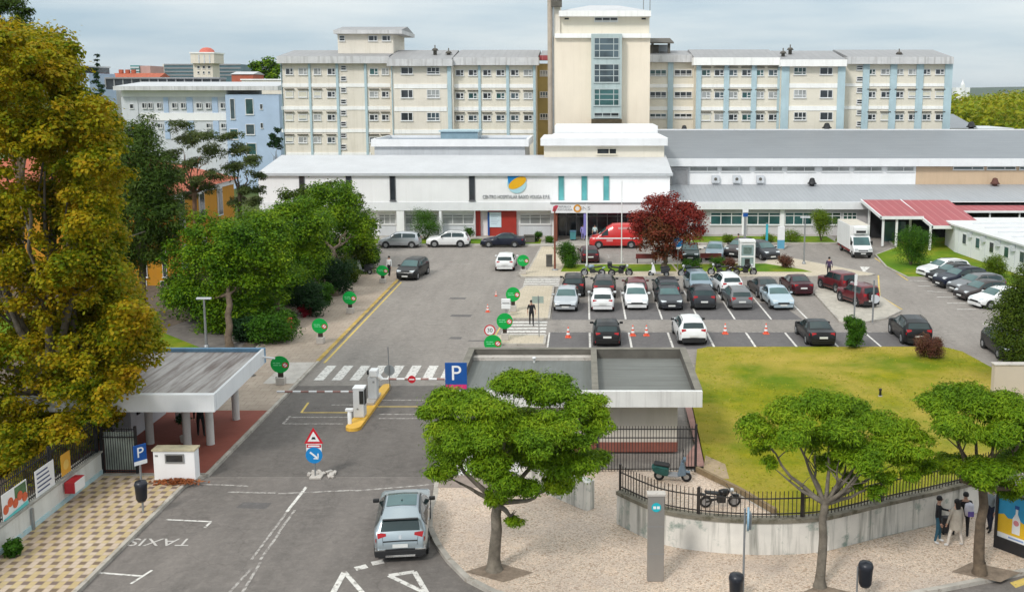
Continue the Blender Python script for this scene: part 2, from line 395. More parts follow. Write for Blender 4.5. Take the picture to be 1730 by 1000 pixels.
CONC_D = M('dark_concrete', (.12, .11, .095), .9, .25, 1.0, bump=.2)
CONC_L = M('pale_concrete', (.50, .46, .42), .85, .15, 1.5, spots=((.35, .3, .26), 4, .55))
STAINW = M('stained_white_wall', (.68, .65, .60), .85, .14, .9, streak=(.11, .115, .095), streak_amt=.8, srange=(.5, .7), spots=((.24, .30, .26), 1.3, .56))
TERRA = M('terracotta', (.42, .11, .06), .85, .25, 2, spots=((.3, .14, .08), 3, .55))
ROOFG = ribbed('grey_sheet_roof', (.25, .265, .285), (.20, .215, .235), .9, 1, .55, .12)
ROOFL = ribbed('pale_sheet_roof', (.37, .385, .405), (.29, .30, .32), .5, 0, .5, .1)
ROOFW = M('smooth_pale_roof', (.54, .545, .56), .6, .06, .4, streak=(.4, .4, .41), streak_amt=.3)
ROOFH = ribbed('hospital_roof_sheet', (.34, .335, .34), (.28, .275, .28), 1.0, 0, .6, .15)
ROOFR = ribbed('red_sheet_roof', (.40, .075, .085), (.55, .22, .22), .95, 0, .5, .15, depth=.12)
ROOFGUARD = ribbed('weathered_deck_roof', (.56, .52, .50), (.26, .22, .20), .62, 0, .7, .35, dirt=(.13, .085, .07), depth=.2)
ROOFB = ribbed('roof_felt', (.19, .195, .18), (.13, .135, .125), .45, 1, .85, .22, dirt=(.12, .12, .11), depth=.1)
ROOFB2 = ribbed('roof_felt_lengthwise', (.20, .21, .20), (.14, .15, .14), 1.0, 0, .85, .3, dirt=(.13, .135, .12), depth=.06)
GLASS_D = glassmat('dark_window_glass', (.035, .04, .048))
GLASS_G = glassmat('green_window_glass', (.03, .085, .085))
GLASS_T = glassmat('teal_glass', (.10, .36, .37), .2, .2)
GLASS_B = glassmat('blue_grey_glass', (.06, .085, .10))
GLASS_L = glassmat('blind_behind_glass', (.33, .34, .34), .2, .25)
SHUT = M('lowered_shutter', (.66, .63, .52), .7, .06)
WFRAME = M('white_window_frame', (.72, .72, .72), .5, .05)
BLACK = M('black_metal', (.018, .018, .02), .45, .2, 3)
DARKIN = M('dark_interior', (.02, .02, .022), .9, .3, 1)
STEEL = M('galvanised_steel', (.34, .35, .36), .45, .15, 3, metal=.6)
GREYM = M('grey_metal', (.30, .30, .31), .5, .1, 3, metal=.3)
WHITEM = M('white_metal', (.78, .78, .78), .45, .04, 2)
SIGNB = M('sign_blue', (.008, .075, .30), .4, .06, 2)
SIGNB2 = M('sign_light_blue', (.01, .22, .55), .4, .06, 2)
SIGNW = M('sign_white', (.80, .80, .80), .4, .03, 2)
SIGNR = M('sign_red', (.55, .015, .03), .4, .06, 2)
SIGNG = M('sign_green', (.0, .36, .06), .45, .05, 2)
SIGNGL = M('sign_pale_green', (.18, .62, .30), .45, .05, 2)
SIGNK = M('sign_black', (.02, .02, .02), .5, .05, 2)
RED = M('red_panel', (.36, .03, .02), .5, .1, 1)
YELLOWP = M('yellow_paint', (.72, .42, .06), .6, .1, 2, spots=((.5, .35, .15), 5, .6))
ORANGEP = M('cone_orange', (.75, .12, .06), .5, .06)
WOOD = M('bark', (.13, .095, .065), .95, .35, 4, bump=.6, bscale=18)
WOOD_G = M('grey_bark', (.17, .145, .115), .95, .35, 4, bump=.6, bscale=14, spots=((.3, .28, .24), 5, .62))
BROWN = M('brown_steel', (.20, .06, .035), .55, .12)
# ---------------------------------------------------------------- the ground
def struct(name, mb, mats, **k):
    o = mb.build(name, mats, **k); o['kind'] = 'structure'; return o
def sheet(name, poly, z, mat, kind='structure'):
    ar = sum(poly[i][0] * poly[(i + 1) % len(poly)][1] - poly[(i + 1) % len(poly)][0] * poly[i][1] for i in range(len(poly)))
    if ar < 0: poly = poly[::-1]
    o = MB().add([(p[0], p[1], z) for p in poly], [tuple(range(len(poly)))]).build(name, mat); o['kind'] = kind; return o
sheet('ground', [(-9000, -600), (9000, -600), (9000, 12000), (-9000, 12000)], -.08, LAND)
sheet('road', [(-60, -20), (75, -20), (75, 112), (-60, 112)], 0, ASPH)
sheet('street_surface', [(-60, -20), (75, -20), (75, 40.3), (-60, 40.3)], .002, ASPH_ST)
sheet('lane_surface', [(-15.7, 40.35), (-6.0, 40.35), (-6.0, 53.6), (-15.7, 53.6)], .004, ASPH_LANE)
sheet('parking_bay_surface', [(-2.25, 69.8), (15.6, 69.8), (15.0, 75.2), (14.7, 75.6), (-2.25, 75.6)], .004, ASPH_BAY)
sheet('parking_bay_surface', [(-2.25, 61.6), (23.0, 61.6), (21.0, 66.0), (-2.25, 66.0)], .004, ASPH_BAY)

def platform(name, poly, h, top, kerbw=.15, kerb=None):
    """a raised pavement with a kerb stone border"""
    mb = MB().prism(poly, -.02, h, 0, 1)
    o = struct(name, mb, [top, kerb or KERB])
    n = len(poly); k = MB()
    ar = sum(poly[i][0] * poly[(i + 1) % n][1] - poly[(i + 1) % n][0] * poly[i][1] for i in range(n))
    sg = 1 if ar > 0 else -1
    pv = [Vector(p) for p in poly]; ins = []
    for i in range(n):
        a, b, c = pv[i - 1], pv[i], pv[(i + 1) % n]
        d1 = (b - a).normalized(); d2 = (c - b).normalized()
        n1 = Vector((-d1.y, d1.x)) * sg; n2 = Vector((-d2.y, d2.x)) * sg
        m = (n1 + n2); m = m / max(m.length_squared / 2, .4) if m.length > .01 else n1
        ins.append(b + m * kerbw)
    for i in range(n):
        a, b, c, d = pv[i], pv[(i + 1) % n], ins[(i + 1) % n], ins[i]
        k.add([(a.x, a.y, h + .006), (b.x, b.y, h + .006), (c.x, c.y, h + .006), (d.x, d.y, h + .006)], [(0, 1, 2, 3) if sg > 0 else (3, 2, 1, 0)])
    struct('kerb', k, kerb or KERB)
    return o
# hospital-side pavement along the entry road
platform('pavement', [(-15.72, 40.4), (-15.72, 88.5), (-16.6, 90.6), (-18.5, 91.5), (-24.0, 91.5), (-24.0, 88), (-20.6, 84), (-20.6, 62), (-20.6, 49.3), (-23.5, 49.3), (-23.5, 40.4)], .12, PAVE)
MBk = MB().box(-15.95, -15.70, 58.3, 84.5, .1, .132); struct('kerb', MBk, KERBY)
sheet('yellow_line', [(-15.5, 58.3), (-15.36, 58.3), (-15.36, 84.0), (-15.5, 84.0)], .008, LINE_Y)
sheet('pavement_ramp', [(-15.9, 53.6), (-17.6, 53.6), (-17.6, 58.0), (-15.9, 58.0)], .13, CONC_L)
sheet('red_floor', [(-23.4, 40.5), (-15.9, 40.5), (-15.9, 48.9), (-23.4, 48.9)], .131, REDFLOOR)
# taxi rank pavement
platform('taxi_rank_pavement', [(-16.25, 20), (-16.25, 39.2), (-15.8, 40.3), (-20.5, 40.3), (-20.5, 20)], .13, PAVERS)
# near pavement of small stones with its curved kerb
plaza = [(-6.15, 39.9), (-5.98, 38.2), (-5.95, 36.6), (-5.75, 35.2), (-5.3, 33.9), (-4.7, 32.6), (-3.9, 31.25), (-2.9, 30.3), (-1.2, 29.5), (1.5, 29.1), (5, 29.0), (8.6, 29.55), (11.5, 30.5), (14.2, 31.45), (20, 34.0), (30, 38.5), (30, 46), (20, 40.5), (16.1, 37.2), (13.1, 35.6), (10.5, 34.4), (8.26, 33.3), (7.3, 36.4), (6.25, 38.4), (4.9, 40.9), (-1.5, 41.2), (-6.15, 41.2)]
platform('plaza_pavement', plaza, .13, CALC, .2)
sheet('pavement_strip', [(-5.9, 38.9), (-2.4, 38.9), (-2.4, 40.3), (-5.95, 40.3)], .137, M('pinkish_slabs', (.26, .21, .18), .85, .2, 2))
# middle islands
platform('traffic_island', [(-6.05, 62.4), (-2.4, 62.4), (-2.4, 64.9), (-5.7, 64.9)], .12, PAVE2)
platform('traffic_island', [(-5.5, 69.7), (-2.35, 69.7), (-2.35, 81.9), (-4.85, 81.9), (-5.3, 79.5)], .12, PAVE2)
isl = [(-5.35, 86.0), (-5.7, 87.2), (-5.6, 88.6), (-5.0, 89.4), (-4.4, 103.2), (-2.2, 103.2), (-1.6, 92.6), (8, 93.0), (17, 93.4), (18.4, 97.0), (19.5, 97.0), (25.8, 87.3), (25, 86.6), (19, 86.1)]
platform('traffic_island', isl, .12, PAVE2)
for pl in ([(-2.0, 88.4), (8.4, 88.6), (8.2, 92.3), (-1.7, 92.1)], [(8.6, 88.6), (20.4, 88.2), (19.8, 89.6), (17.0, 92.6), (8.4, 92.3)]):
    sheet('grass_bed', pl, .131, GRASS)
sheet('lane_patch', [(-1.4, 93.6), (7.6, 93.8), (16.6, 94.2), (17.0, 101.5), (-1.4, 101.5)], .004, ASPH)
platform('traffic_island', [P(1375, 497), P(1418, 545), P(1445, 549), P(1497, 540), P(1523, 527), P(1484, 500), P(1450, 478), P(1395, 470)], .12, M('light_concrete_paving', (.46, .42, .36), .85, .15, 1.5, spots=((.36, .33, .28), 3, .5)))
# strip in front of the hospital buildings
platform('building_pavement', [(-40, 103.6), (-4.4, 103.6), (9.4, 103.6), (9.4, 105.4), (27.6, 105.4), (27.6, 112), (-40, 112)], .12, M('front_paving', (.40, .37, .33), .85, .15, 1))
sheet('grass_bed', [(-24, 105), (-4.5, 105), (-4.5, 108.5), (-24, 108.5)], .131, GRASS)
sheet('grass_bed', [(11, 106), (27, 106), (27, 110.5), (11, 110.5)], .131, GRASS)
platform('pavement', [(9.5, 101.7), (20.5, 101.7), (21.5, 104.2), (9.5, 104.2)], .1, CONC_L)
platform('grass_verge', [P(1478, 432), P(1496, 452), P(1532, 470), P(1660, 470), P(1730, 500), (60, 78), (75, 112), (33.5, 112), (32.4, 103)], .12, GRASS)
# lawn inside the curved wall
lawn = [(5.25, 41.1), (6.35, 38.5), (7.4, 36.4), (8.3, 33.5), (10.5, 34.6), (13.1, 35.85), (15.95, 37.45), (20, 40.7), (25, 44.8), (24.0, 50), (23.75, 56.7), (23.4, 60.4), (22.6, 61.6), (7.9, 61.55), (7.1, 61.0), (5.6, 49.8)]
struct('lawn', MB().prism(lawn, -.02, .16), LAWN)
sheet('brick_path', [(4.1, 41.2), (5.2, 41.2), (5.55, 49.9), (5.2, 49.9), (5.1, 44)], .15, M('pink_path', (.34, .19, .16), .85, .2, 2))
sheet('bare_earth', [P(1192, 775), P(1225, 790), P(1232, 815), P(1200, 812), P(1188, 800)], .168, M('bare_earth', (.36, .27, .17), .9, .2, 3))
def mkerb():
    k = MB()
    for a, b in (((4.75, 40.7), (6.25, 38.35)), ((6.25, 38.35), (7.3, 36.3))):
        d = (Vector(b) - Vector(a)); k.obox(((a[0] + b[0]) / 2, (a[1] + b[1]) / 2, .22), (d.length, .14, .3), math.atan2(d.y, d.x))
    struct('kerb', k, M('mossy_kerb', (.22, .16, .09), .9, .25, 3))
mkerb()
# shady garden left of the pavement
struct('garden_soil', MB().prism([(-60, 50), (-20.7, 50), (-20.7, 84), (-24.1, 88), (-24.1, 108), (-60, 108)], -.03, .1), SOIL)
sheet('garden_path', [P(345, 590, .1), P(405, 590, .1), (-22.5, 70), (-26.5, 74), (-28.5, 66)], .115, M('path_gravel', (.17, .15, .135), .9, .2, 2))
sheet('grass_bed', [P(255, 592, .1), P(342, 588, .1), (-29, 67), (-31, 72), (-42, 72), (-42, 60)], .112, GRASS)
struct('garden_soil', MB().prism([(-60, 12), (-20.6, 12), (-20.6, 40.2), (-23.6, 40.2), (-23.6, 50), (-60, 50)], -.03, .1), SOIL)

# ---------------------------------------------------------------- painted markings
def mark(mat, polys, z=.010):
    mb = MB()
    for pl in polys:
        w = [P(*p) for p in pl]
        ar = sum(w[i][0] * w[(i + 1) % len(w)][1] - w[(i + 1) % len(w)][0] * w[i][1] for i in range(len(w)))
        if ar < 0: w = w[::-1]
        mb.add([(x, y, z + .0007 * (len(mb.f) % 6)) for x, y in w], [tuple(range(len(w)))])
    o = mb.build('road_marking', mat); o['kind'] = 'structure'; return o
def wline(a, b, w, out):
    a, b = Vector(a), Vector(b); d = (b - a).normalized(); n = Vector((-d.y, d.x)) * w / 2
    out.append([tuple(a - n), tuple(b - n), tuple(b + n), tuple(a + n)])
def markw(mat, polys, z=.010):
    mb = MB()
    for w in polys:
        ar = sum(w[i][0] * w[(i + 1) % len(w)][1] - w[(i + 1) % len(w)][0] * w[i][1] for i in range(len(w)))
        if ar < 0: w = w[::-1]
        mb.add([(x, y, z + .0007 * (len(mb.f) % 6)) for x, y in w], [tuple(range(len(w)))])
    o = mb.build('road_marking', mat); o['kind'] = 'structure'; return o
markw(LINE, [[(-15.1 + k * 1.005, 54.65), (-14.55 + k * 1.005, 54.65), (-14.55 + k * 1.005, 57.7), (-15.1 + k * 1.005, 57.7)] for k in range(8)])
markw(LINE, [[(-5.45, y), (-2.5, y), (-2.5, y + .48), (-5.45, y + .48)] for y in (65.05, 65.98, 66.9, 67.85, 68.75)])
markw(LINE, [[(-5.0, y), (-2.0, y), (-2.0, y + .42), (-5.0, y + .42)] for y in (82.2, 83.0, 83.8, 84.6, 85.4)])
o_ = []
for k in range(7): wline((.45 + 2.585 * k, 69.9), (.45 + 2.585 * k, 75.4), .13, o_); wline((.45 + 2.585 * k, 75.4), (.45 + 2.585 * k, 80.4), .11, o_)
for k in range(7): wline((.45 + 2.62 * k, 61.7), (.45 + 2.62 * k, 65.9), .14, o_)
wline((18.9, 61.8), (18.9, 65.6), .12, o_); wline((-2.25, 61.8), (-2.25, 65.9), .1, o_)
markw(LINE, o_)
o_ = []
wline((-2.2, 69.75), (15.6, 69.75), .07, o_); wline((-2.2, 66.05), (21.2, 66.05), .07, o_); wline((-2.2, 75.5), (14.8, 75.5), .05, o_)
for a, b in (((1003, 431), (1048, 431)), ((1027, 430), (1029, 437)), ((1052, 433), (1053, 442)), ((1062, 435), (1075, 435)), ((745, 447), (800, 446)), ((690, 485), (720, 482)), ((340, 818), (420, 821)), ((385, 831), (465, 833)), ((470, 834), (600, 828)), ((600, 829), (735, 818)),
             ((640, 676), (716, 676)), ((640, 700), (716, 700)), ((640, 707), (716, 707)), ((478, 716), (580, 716)), ((487, 705), (588, 705)), ((478, 716), (490, 703)), ((560, 684), (600, 684)), ((720, 893), (738, 888))):
    wline(P(*a), P(*b), .12, o_)
for a, b in (((487, 862), (455, 905)), ((498, 862), (470, 900)), ((455, 905), (425, 945)), ((472, 900), (440, 945)), ((425, 960), (388, 1000)), ((440, 950), (410, 1000))): wline(P(*a), P(*b), .1, o_)
markw(LINE_W, o_)
o_ = []
for a, b, w in (((280, 877.5), (357, 881), .1), ((357, 881), (346, 891), .1), ((163, 967), (240, 973), .1), ((221, 986), (257, 963), .1), ((485, 864), (518, 822), .13), ((600, 961), (620, 956), .3), ((628, 952), (648, 948), .3)):
    wline(P(*a), P(*b), w, o_)
for a, b in (((1535, 474), (1568, 475)), ((1551, 483), (1572, 484)), ((1567, 492), (1600, 494)), ((1583, 502), (1610, 502.5)), ((1600, 512.5), (1632, 512.5)), ((1617, 522.6), (1690, 522.6)), ((1660, 547.5), (1700, 547.5))): wline(P(*a), P(*b), .13, o_)
wline(P(1462, 459), P(1478, 464.5), .16, o_); o_.append([P(1453, 450.5), P(1470, 451.5), P(1459, 461)])
for a, b, c, t in (((582, 966), (560, 1006), (617, 1006), .2), ((657, 972), (700, 965.5), (722, 1003), .22)):
    pts = [P(*a), P(*b), P(*c)]
    for i in range(3): wline(pts[i], pts[(i + 1) % 3], t if i == 0 else t * .8, o_)
wline(P(1402, 446), P(1425, 462), .1, o_)
markw(LINE, o_)
o_ = [[P(1706, 984), P(1730, 976), P(1745, 982), P(1716, 993)]]
for a, b in (((521, 680), (509, 697)), ((509, 697), (593, 697)), ((637, 687), (716, 687))): wline(P(*a), P(*b), .11, o_)
wline((26.0, 87.2), P(1486, 500), .12, o_); wline(P(1486, 500), P(1524, 523), .12, o_); wline(P(1478, 436), P(1534, 474), .14, o_)
wline((-6.0, 62.0), (-5.6, 69), .1, o_)
markw(LINE_Y, o_)
mt = Matrix.Translation((*P(271, 915), .010)) @ Matrix.Rotation(math.pi, 4, 'Z') @ Matrix.Diagonal((1, .85, 1, 1))
tx = text_mesh('road_marking', 'TAXIS', 1.0, M('faded_letter_paint', (.52, .49, .46), .8, .15, 2, spots=((.25, .22, .2), 6, .55)), None, mt, depth=.001, width=2.2); tx['kind'] = 'structure'
mb = MB()
for (x, y, a, b_) in ((-13.5, 37.2, 1.2, .5), (-8.0, 37.8, 1.0, .6), (-9.6, 70.8, 1.5, .6), (-10.5, 77, 1.3, .5), (-8.8, 64.2, .8, .5), (-7.5, 63.6, 1.2, .25)): mb.add([(x, y, .0045), (x + a, y - .1, .0045), (x + a * 1.05, y + b_, .0045), (x + .1, y + b_ * 1.1, .0045)], [(0, 1, 2, 3)])
struct('asphalt_patch', mb, asphalt('patch_asphalt', (.12, .11, .108), (.16, .15, .145), (.1, .095, .09)))
mb = MB()
for (px, py) in ((425, 638), (362, 687), (473, 641), (575, 520), (588, 522)): mb.lathe([(.001, .006), (.26, .006)], (*P(px, py), .13 if px < 560 and py < 700 else .004), 16)
struct('manhole_cover', mb, M('cast_iron', (.09, .075, .065), .7, .2))
# stone rubble and broken island at the sign's foot
# ---------------------------------------------------------------- buildings
rb = random.Random(3)
def qrect(Y, px0, px1, py0, py1):
    x0, z1 = Q(px0, py0, Y); x1, z0 = Q(px1, py1, Y); return x0, x1, z0, z1
def window(root, Y, px0, px1, py0, py1, style='two', glass=None, frame=None, name='window'):
    x0, x1, z0, z1 = qrect(Y, px0, px1, py0, py1); t = min(.09, (x1 - x0) * .1)
    glass = glass or GLASS_D; fr = frame or WFRAME
    f = MB().frame(x0, x1, z0, z1, Y - .09, Y, t)
    w, h = x1 - x0, z1 - z0
    def vb(u, a=0, b=1): f.box(x0 + w * u - t / 2, x0 + w * u + t / 2, Y - .08, Y - .02, z0 + t + (h - 2 * t) * a, z0 + t + (h - 2 * t) * b)
    def hb(v, a=0, b=1): f.box(x0 + t + (w - 2 * t) * a, x0 + t + (w - 2 * t) * b, Y - .075, Y - .025, z0 + h * v - t / 2, z0 + h * v + t / 2)
    if style == 'two': vb(.58); hb(.4, .6, 1)
    if style == 'cross': vb(.36, .34, 1); vb(.68); hb(.34)
    if style == 'pair': vb(.62)
    if style == 'triple': vb(.34); vb(.67); hb(.28)
    if style == 'slit': hb(.5)
    if style == 'grid': vb(.22); vb(.78); hb(.36); hb(.68)
    if style == 'tri2': vb(.33); vb(.66); hb(.72)
    if style == 'half': hb(.3)
    f.box(x0 - .05, x1 + .05, Y - .16, Y, z0 - .07, z0)
    o = f.build(name, fr, root)
    p = MB().box(x0 + t * .6, x1 - t * .6, Y - .035, Y - .008, z0 + t * .6, z1 - t * .6)
    mats = [glass]
    if style == 'shut' or style == 'half':
        a = .34 if style == 'half' else .06
        s_ = MB().box(x0 + t, x1 - t, Y - .06, Y - .036, z0 + h * a, z1 - t); q = s_.build('shutter', SHUT, o, local=True)
    p.build('pane', mats, o, local=True)
    return o
def slab(root, name, mat, px0, px1, py0, py1, Y, depth, proud=0.0):
    x0, x1, z0, z1 = qrect(Y, px0, px1, py0, py1)
    return MB().box(x0, x1, Y - proud, Y + depth, z0, z1).build(name, mat, root)
GL = [GLASS_D, GLASS_D, GLASS_G, GLASS_B, GLASS_L, GLASS_D]
def grow(root, Y, xs, rows, style, pick=None, shade=None):
    for j, (y0, y1) in enumerate(rows):
        for i, (a, b) in enumerate(xs):
            st = pick.get((j, i), style) if pick else style
            window(root, Y, a, b, y0, y1, st, rb.choice(GL))
            if shade and j in shade:
                x0, x1, z0, z1 = qrect(Y, a - 1, b + 1, y0 - 4.6, y0 - 3.2)
                MB().box(x0, x1, Y - .3, Y - .002, z0, z1).build('sunshade', CONC_D, root)

# --- hospital, left wing
LW = thing('hospital_wing', (-28, 141, 0), 'cream hospital wing with a boxy rooftop penthouse, left of the tower', 'building')
def body(root, px0, px1, py, Y, depth=16, mat=CREAM):
    x0, z1 = Q(px0, py, Y); x1, _ = Q(px1, py, Y)
    return MB().box(x0, x1, Y, Y + depth, 0, z1).build('wall', mat, root)
YA, YB, YC, YD = 141.0, 139.0, 140.0, 143.0
body(LW, 476, 660, 102, YA); body(LW, 660.5, 765, 106, YB, 18); body(LW, 765.3, 906, 104, YC, 17, CREAM2); body(LW, 906.2, 933, 108, YD, 14, OCHRE_D)
rowsA = [(115.5, 127), (154.6, 165), (193.6, 204), (231.5, 242)]
xsA = [(482, 496), (504, 519.5), (529.6, 543), (552.7, 567), (624, 639.4), (644.5, 657.5)]
grow(LW, YA, xsA, rowsA, 'two', {(1, 0): 'shut', (1, 1): 'shut', (1, 2): 'half', (2, 0): 'shut', (2, 1): 'half', (3, 0): 'half'}, (1, 2, 3))
for y in (115, 133, 152.3, 172, 190.8, 209.5, 229, 248): window(LW, YA, 575.5, 585.5, y - 4, y + 4.4, 'slit', GLASS_D)
for y0, y1 in ((141.5, 147.5), (180, 186), (218.5, 224)):
    slab(LW, 'white_band', BANDW, 476, 660, y0, y1, YA, .3, .08); slab(LW, 'white_band', BANDW, 666, 755, y0 + 1, y1 + 2.4, YB, .3, .08); slab(LW, 'white_band', BANDW, 765.5, 905, y0 + 1, y1 + 1.5, YC, .3, .08)
for a, b in ((474.7, 481), (520.5, 530), (567, 576.5), (615, 623.8)): slab(LW, 'pilaster', PALEBLUE, a, b, 103, 262, YA, .3, .22)
for a, b in ((660.8, 666.3), (755.5, 764.8)): slab(LW, 'pilaster', PALEBLUE, a, b, 107, 265, YB, .3, .22)
for a, b in ((807.6, 814), (855, 861.5), (900.5, 905.8)): slab(LW, 'pilaster', PALEBLUE, a, b, 105, 265, YC, .3, .22)
slab(LW, 'plinth', BANDW, 484, 627, 258, 262, YA, .3, .1)
rowsB = [(113.8, 126), (151.7, 166), (190.2, 204.6)]
grow(LW, YB, [(677, 698)], rowsB, 'pair'); grow(LW, YB, [(721, 743)], rowsB, 'cross')
rowsC = [(118, 128.6), (157, 167.5), (194.6, 204.6)]
grow(LW, YC, [(769.5, 784), (791, 806.5), (815.5, 830), (838, 853), (862.5, 876.5), (884.5, 899.5)], rowsC, 'two', None, (1, 2))
grow(LW, YD, [(912, 926)], [(119, 129), (155, 165), (192, 202)], 'triple')
def eave(root, px0, px1, y0, y1, Y, over=.9, back=15, ridge=None, mat=EAVE, rise=2.6):
    x0, x1, z0, z1 = qrect(Y - over, px0, px1, y0, y1)
    e = MB().box(x0, x1, Y - over, Y + 1.5, z0, z1).build('eave', mat, root)
    r = MB().yprism([(Y - over + .1, z1 + .004), (Y + back * .5, z1 + rise), (Y + back, z1 + .004)], x0 + .1, x1 - .1).build('roof', ROOFH, root)
eave(LW, 467, 657, 95.5, 107.5, YA, rise=1.15); eave(LW, 653, 764, 100, 112, YB, rise=1.5); eave(LW, 765.5, 910, 97, 110.5, YC, rise=1.3); eave(LW, 911, 932, 94, 102, YD, rise=1.0, mat=ROOFR)
# penthouse
YP = 144.0
slab(LW, 'penthouse_wall', CREAM, 570, 665, 56, 97, YP, 9)
for a, b in ((573, 583), (622, 638), (645, 660)): window(LW, YP, a, b, 60.5, 70, 'slit' if a < 600 else 'pair', GLASS_D)
x0, x1, z0, z1 = qrect(YP - .8, 563, 679, 51, 57.5)
MB().box(x0, x1, YP - .8, YP + 10, z0, z1).build('penthouse_eave', EAVE, LW)
MB().yprism([(YP - .7, z1 + .004), (YP + 4.5, z1 + .75), (YP + 9.9, z1 + .004)], x0 + .1, x1 - .1).build('penthouse_roof', ROOFH, LW)
for px, py in ((735, 86), (758, 91)):
    x, z = Q(px, py, YB + 3); MB().lathe([(.01, -1.2), (.25, -1.2), (.25, 0), (.5, 0), (.3, .3), (.08, .35), (.08, .75), (.01, .75)], (x, YB + 3, z), 12).build('roof_vent', CONC_D, LW)
# --- tower
TW = thing('hospital_tower', (1, 136, 0), 'tall cream hospital tower with a glazed stair bay and two white cornices', 'building')
YT = 136.0
slab(TW, 'wall', M('tower_render', (.86, .755, .62), .8, .04, .25, streak=(.66, .55, .42), streak_amt=.25), 935.5, 1096, 62, 330, YT, 16)
slab(TW, 'upper_wall', CREAM2, 946.5, 1097, 27, 63, YT + .5, 14)
slab(TW, 'shaft', CREAM, 935.7, 946.3, -14, 61.9, YT + .2, 8)
x0, x1, z0, z1 = qrect(YT - .6, 944, 1100, 18.5, 28); MB().box(x0, x1, YT - .6, YT + 15, z0, z1).build('cornice', BANDW, TW)
MB().add([(x0 + .2, YT - .5, z1), (x1 - .2, YT - .5, z1), (x1 - .2, YT + 14.8, z1), (x0 + .2, YT + 14.8, z1), ((x0 + x1) / 2 - 2, YT + 7, z1 + 1.3), ((x0 + x1) / 2 + 2, YT + 7, z1 + 1.3)], [(0, 1, 5, 4), (1, 2, 5), (2, 3, 4, 5), (3, 0, 4)]).build('roof', ROOFW, TW)
x0, x1, z0, z1 = qrect(YT - .5, 937, 1099.5, 57, 64.5); MB().box(x0, x1, YT - .5, YT + .45, z0, z1).build('cornice', BANDW, TW)
window(TW, YT + .5, 1004, 1044, 29.5, 37.5, 'triple', GLASS_D); window(TW, YT + .5, 953, 962, 30, 34.5, '', DARKIN, CREAM2, 'vent'); window(TW, YT + .5, 1083, 1092, 30, 34.5, '', DARKIN, CREAM2, 'vent')
slab(TW, 'stair_bay', M('bay_frame_blue', (.42, .50, .50), .6, .1, .6, streak=(.2, .27, .28), streak_amt=.5), 999, 1050, 57.5, 201, YT - 1.4, 1.395)
MB().yprism([(YT - 1.5, 0), (YT, -1.3), (YT, 0)], Q(999, 201, YT)[0], Q(1050, 201, YT)[0]).build('bay_underside', M('brown_underside', (.36, .29, .2), .8, .2), TW).location.z = Q(999, 202, YT - 1.4)[1]  # brown tone on the sloping face below the bay
for a, b, g in ((64, 98, GLASS_B), (108.5, 140, GLASS_B), (150.5, 179, GLASS_G), (190.5, 199, GLASS_D)): window(TW, YT - 1.4, 1003.5, 1046, a, b, 'grid' if b - a > 20 else 'triple', g, M('grey_window_frame', (.45, .5, .5), .5, .05))
x0, x1, z0, z1 = qrect(YT - 1.5, 1006, 1044, 172, 177.5); MB().box(x0, x1, YT - 1.432, YT - 1.4, z0, z1).build('red_curtain', M('red_curtain', (.33, .02, .05), .8, .2, 2), TW)
x, z = Q(929.5, -14, YT + .5); MB().tube([(x, YT + .5, 0), (x, YT + .5, z)], .38, 12).build('flue', M('beige_flue', (.46, .39, .32), .7, .2, .5), TW)
x, z = Q(933, 60, YT); MB().tube([(x + .1, YT - .1, 0), (x + .1, YT - .1, z + 8)], .1, 8).build('downpipe', STEEL, TW)
x, z = Q(943, 6, YT); MB().box(x - .9, x + .5, YT - .7, YT + .15, z - .5, z + .7).build('floodlight_box', CONC_D, TW)
for px in (1087, 1098):
    x, z = Q(px, 22, YT + 1); MB().tube([(x, YT + 1, z), (x, YT + 1, z + 6)], [.07, .03], 6).build('aerial', STEEL, TW)
# --- right wing
RW = thing('hospital_wing', (28, 141, 0), 'cream hospital wing right of the tower, reaching toward the woods', 'building')
body(RW, 1096.3, 1176, 106, YD, 14, CREAM2); body(RW, 1176.2, 1320, 106, YC, 17, CREAM2); body(RW, 1320.3, 1424, 108, YB, 18, CREAM2); body(RW, 1424.3, 1603, 104, YA, 16, CREAM2)
grow(RW, YD, [(1097.5, 1126), (1139, 1169)], [(118, 129), (155, 166), (192, 200)], 'triple')
slab(RW, 'pilaster', PALEBLUE, 1128.5, 1136, 106, 230, YD, .3, .22)
grow(RW, YC, [(1185, 1200), (1206.6, 1223), (1230.5, 1245.7), (1253, 1269), (1276.5, 1290.5), (1298, 1313.5)], [(118, 128.8), (155.5, 166.5), (193, 204)], 'two', {(2, 0): 'shut'}, (0, 1, 2))
for a, b in ((1176.6, 1183), (1223.5, 1229.6), (1270, 1275.7), (1314.2, 1319.8)): slab(RW, 'pilaster', PALEBLUE, a, b, 107, 235, YC, .3, .22)
grow(RW, YB, [(1341, 1362)], [(114, 126.8), (152, 166), (189.5, 203.5)], 'cross'); grow(RW, YB, [(1385, 1406.5)], [(114, 126.8), (152, 166), (189.5, 203.5)], 'pair')
for a, b in ((1320.8, 1330), (1416, 1423.7)): slab(RW, 'pilaster', PALEBLUE, a, b, 109, 235, YB, .3, .22)
for y in (114.6, 133.6, 152.4, 172, 190, 209): window(RW, YA, 1447, 1458, y - 4, y + 4.4, 'slit', GLASS_D)
grow(RW, YA, [(1465.5, 1479), (1488, 1503), (1511.5, 1526), (1534.6, 1547.5), (1557.5, 1571.6), (1580, 1595)], [(117, 126.6), (155, 165.5), (193, 203.5)], 'two', {(1, 3): 'half', (1, 4): 'half', (1, 5): 'half', (2, 1): 'shut'}, (1, 2))
for a, b in ((1458.3, 1464), (1504.5, 1510), (1549, 1554.5), (1597, 1602.7)): slab(RW, 'pilaster', PALEBLUE, a, b, 105, 235, YA, .3, .22)
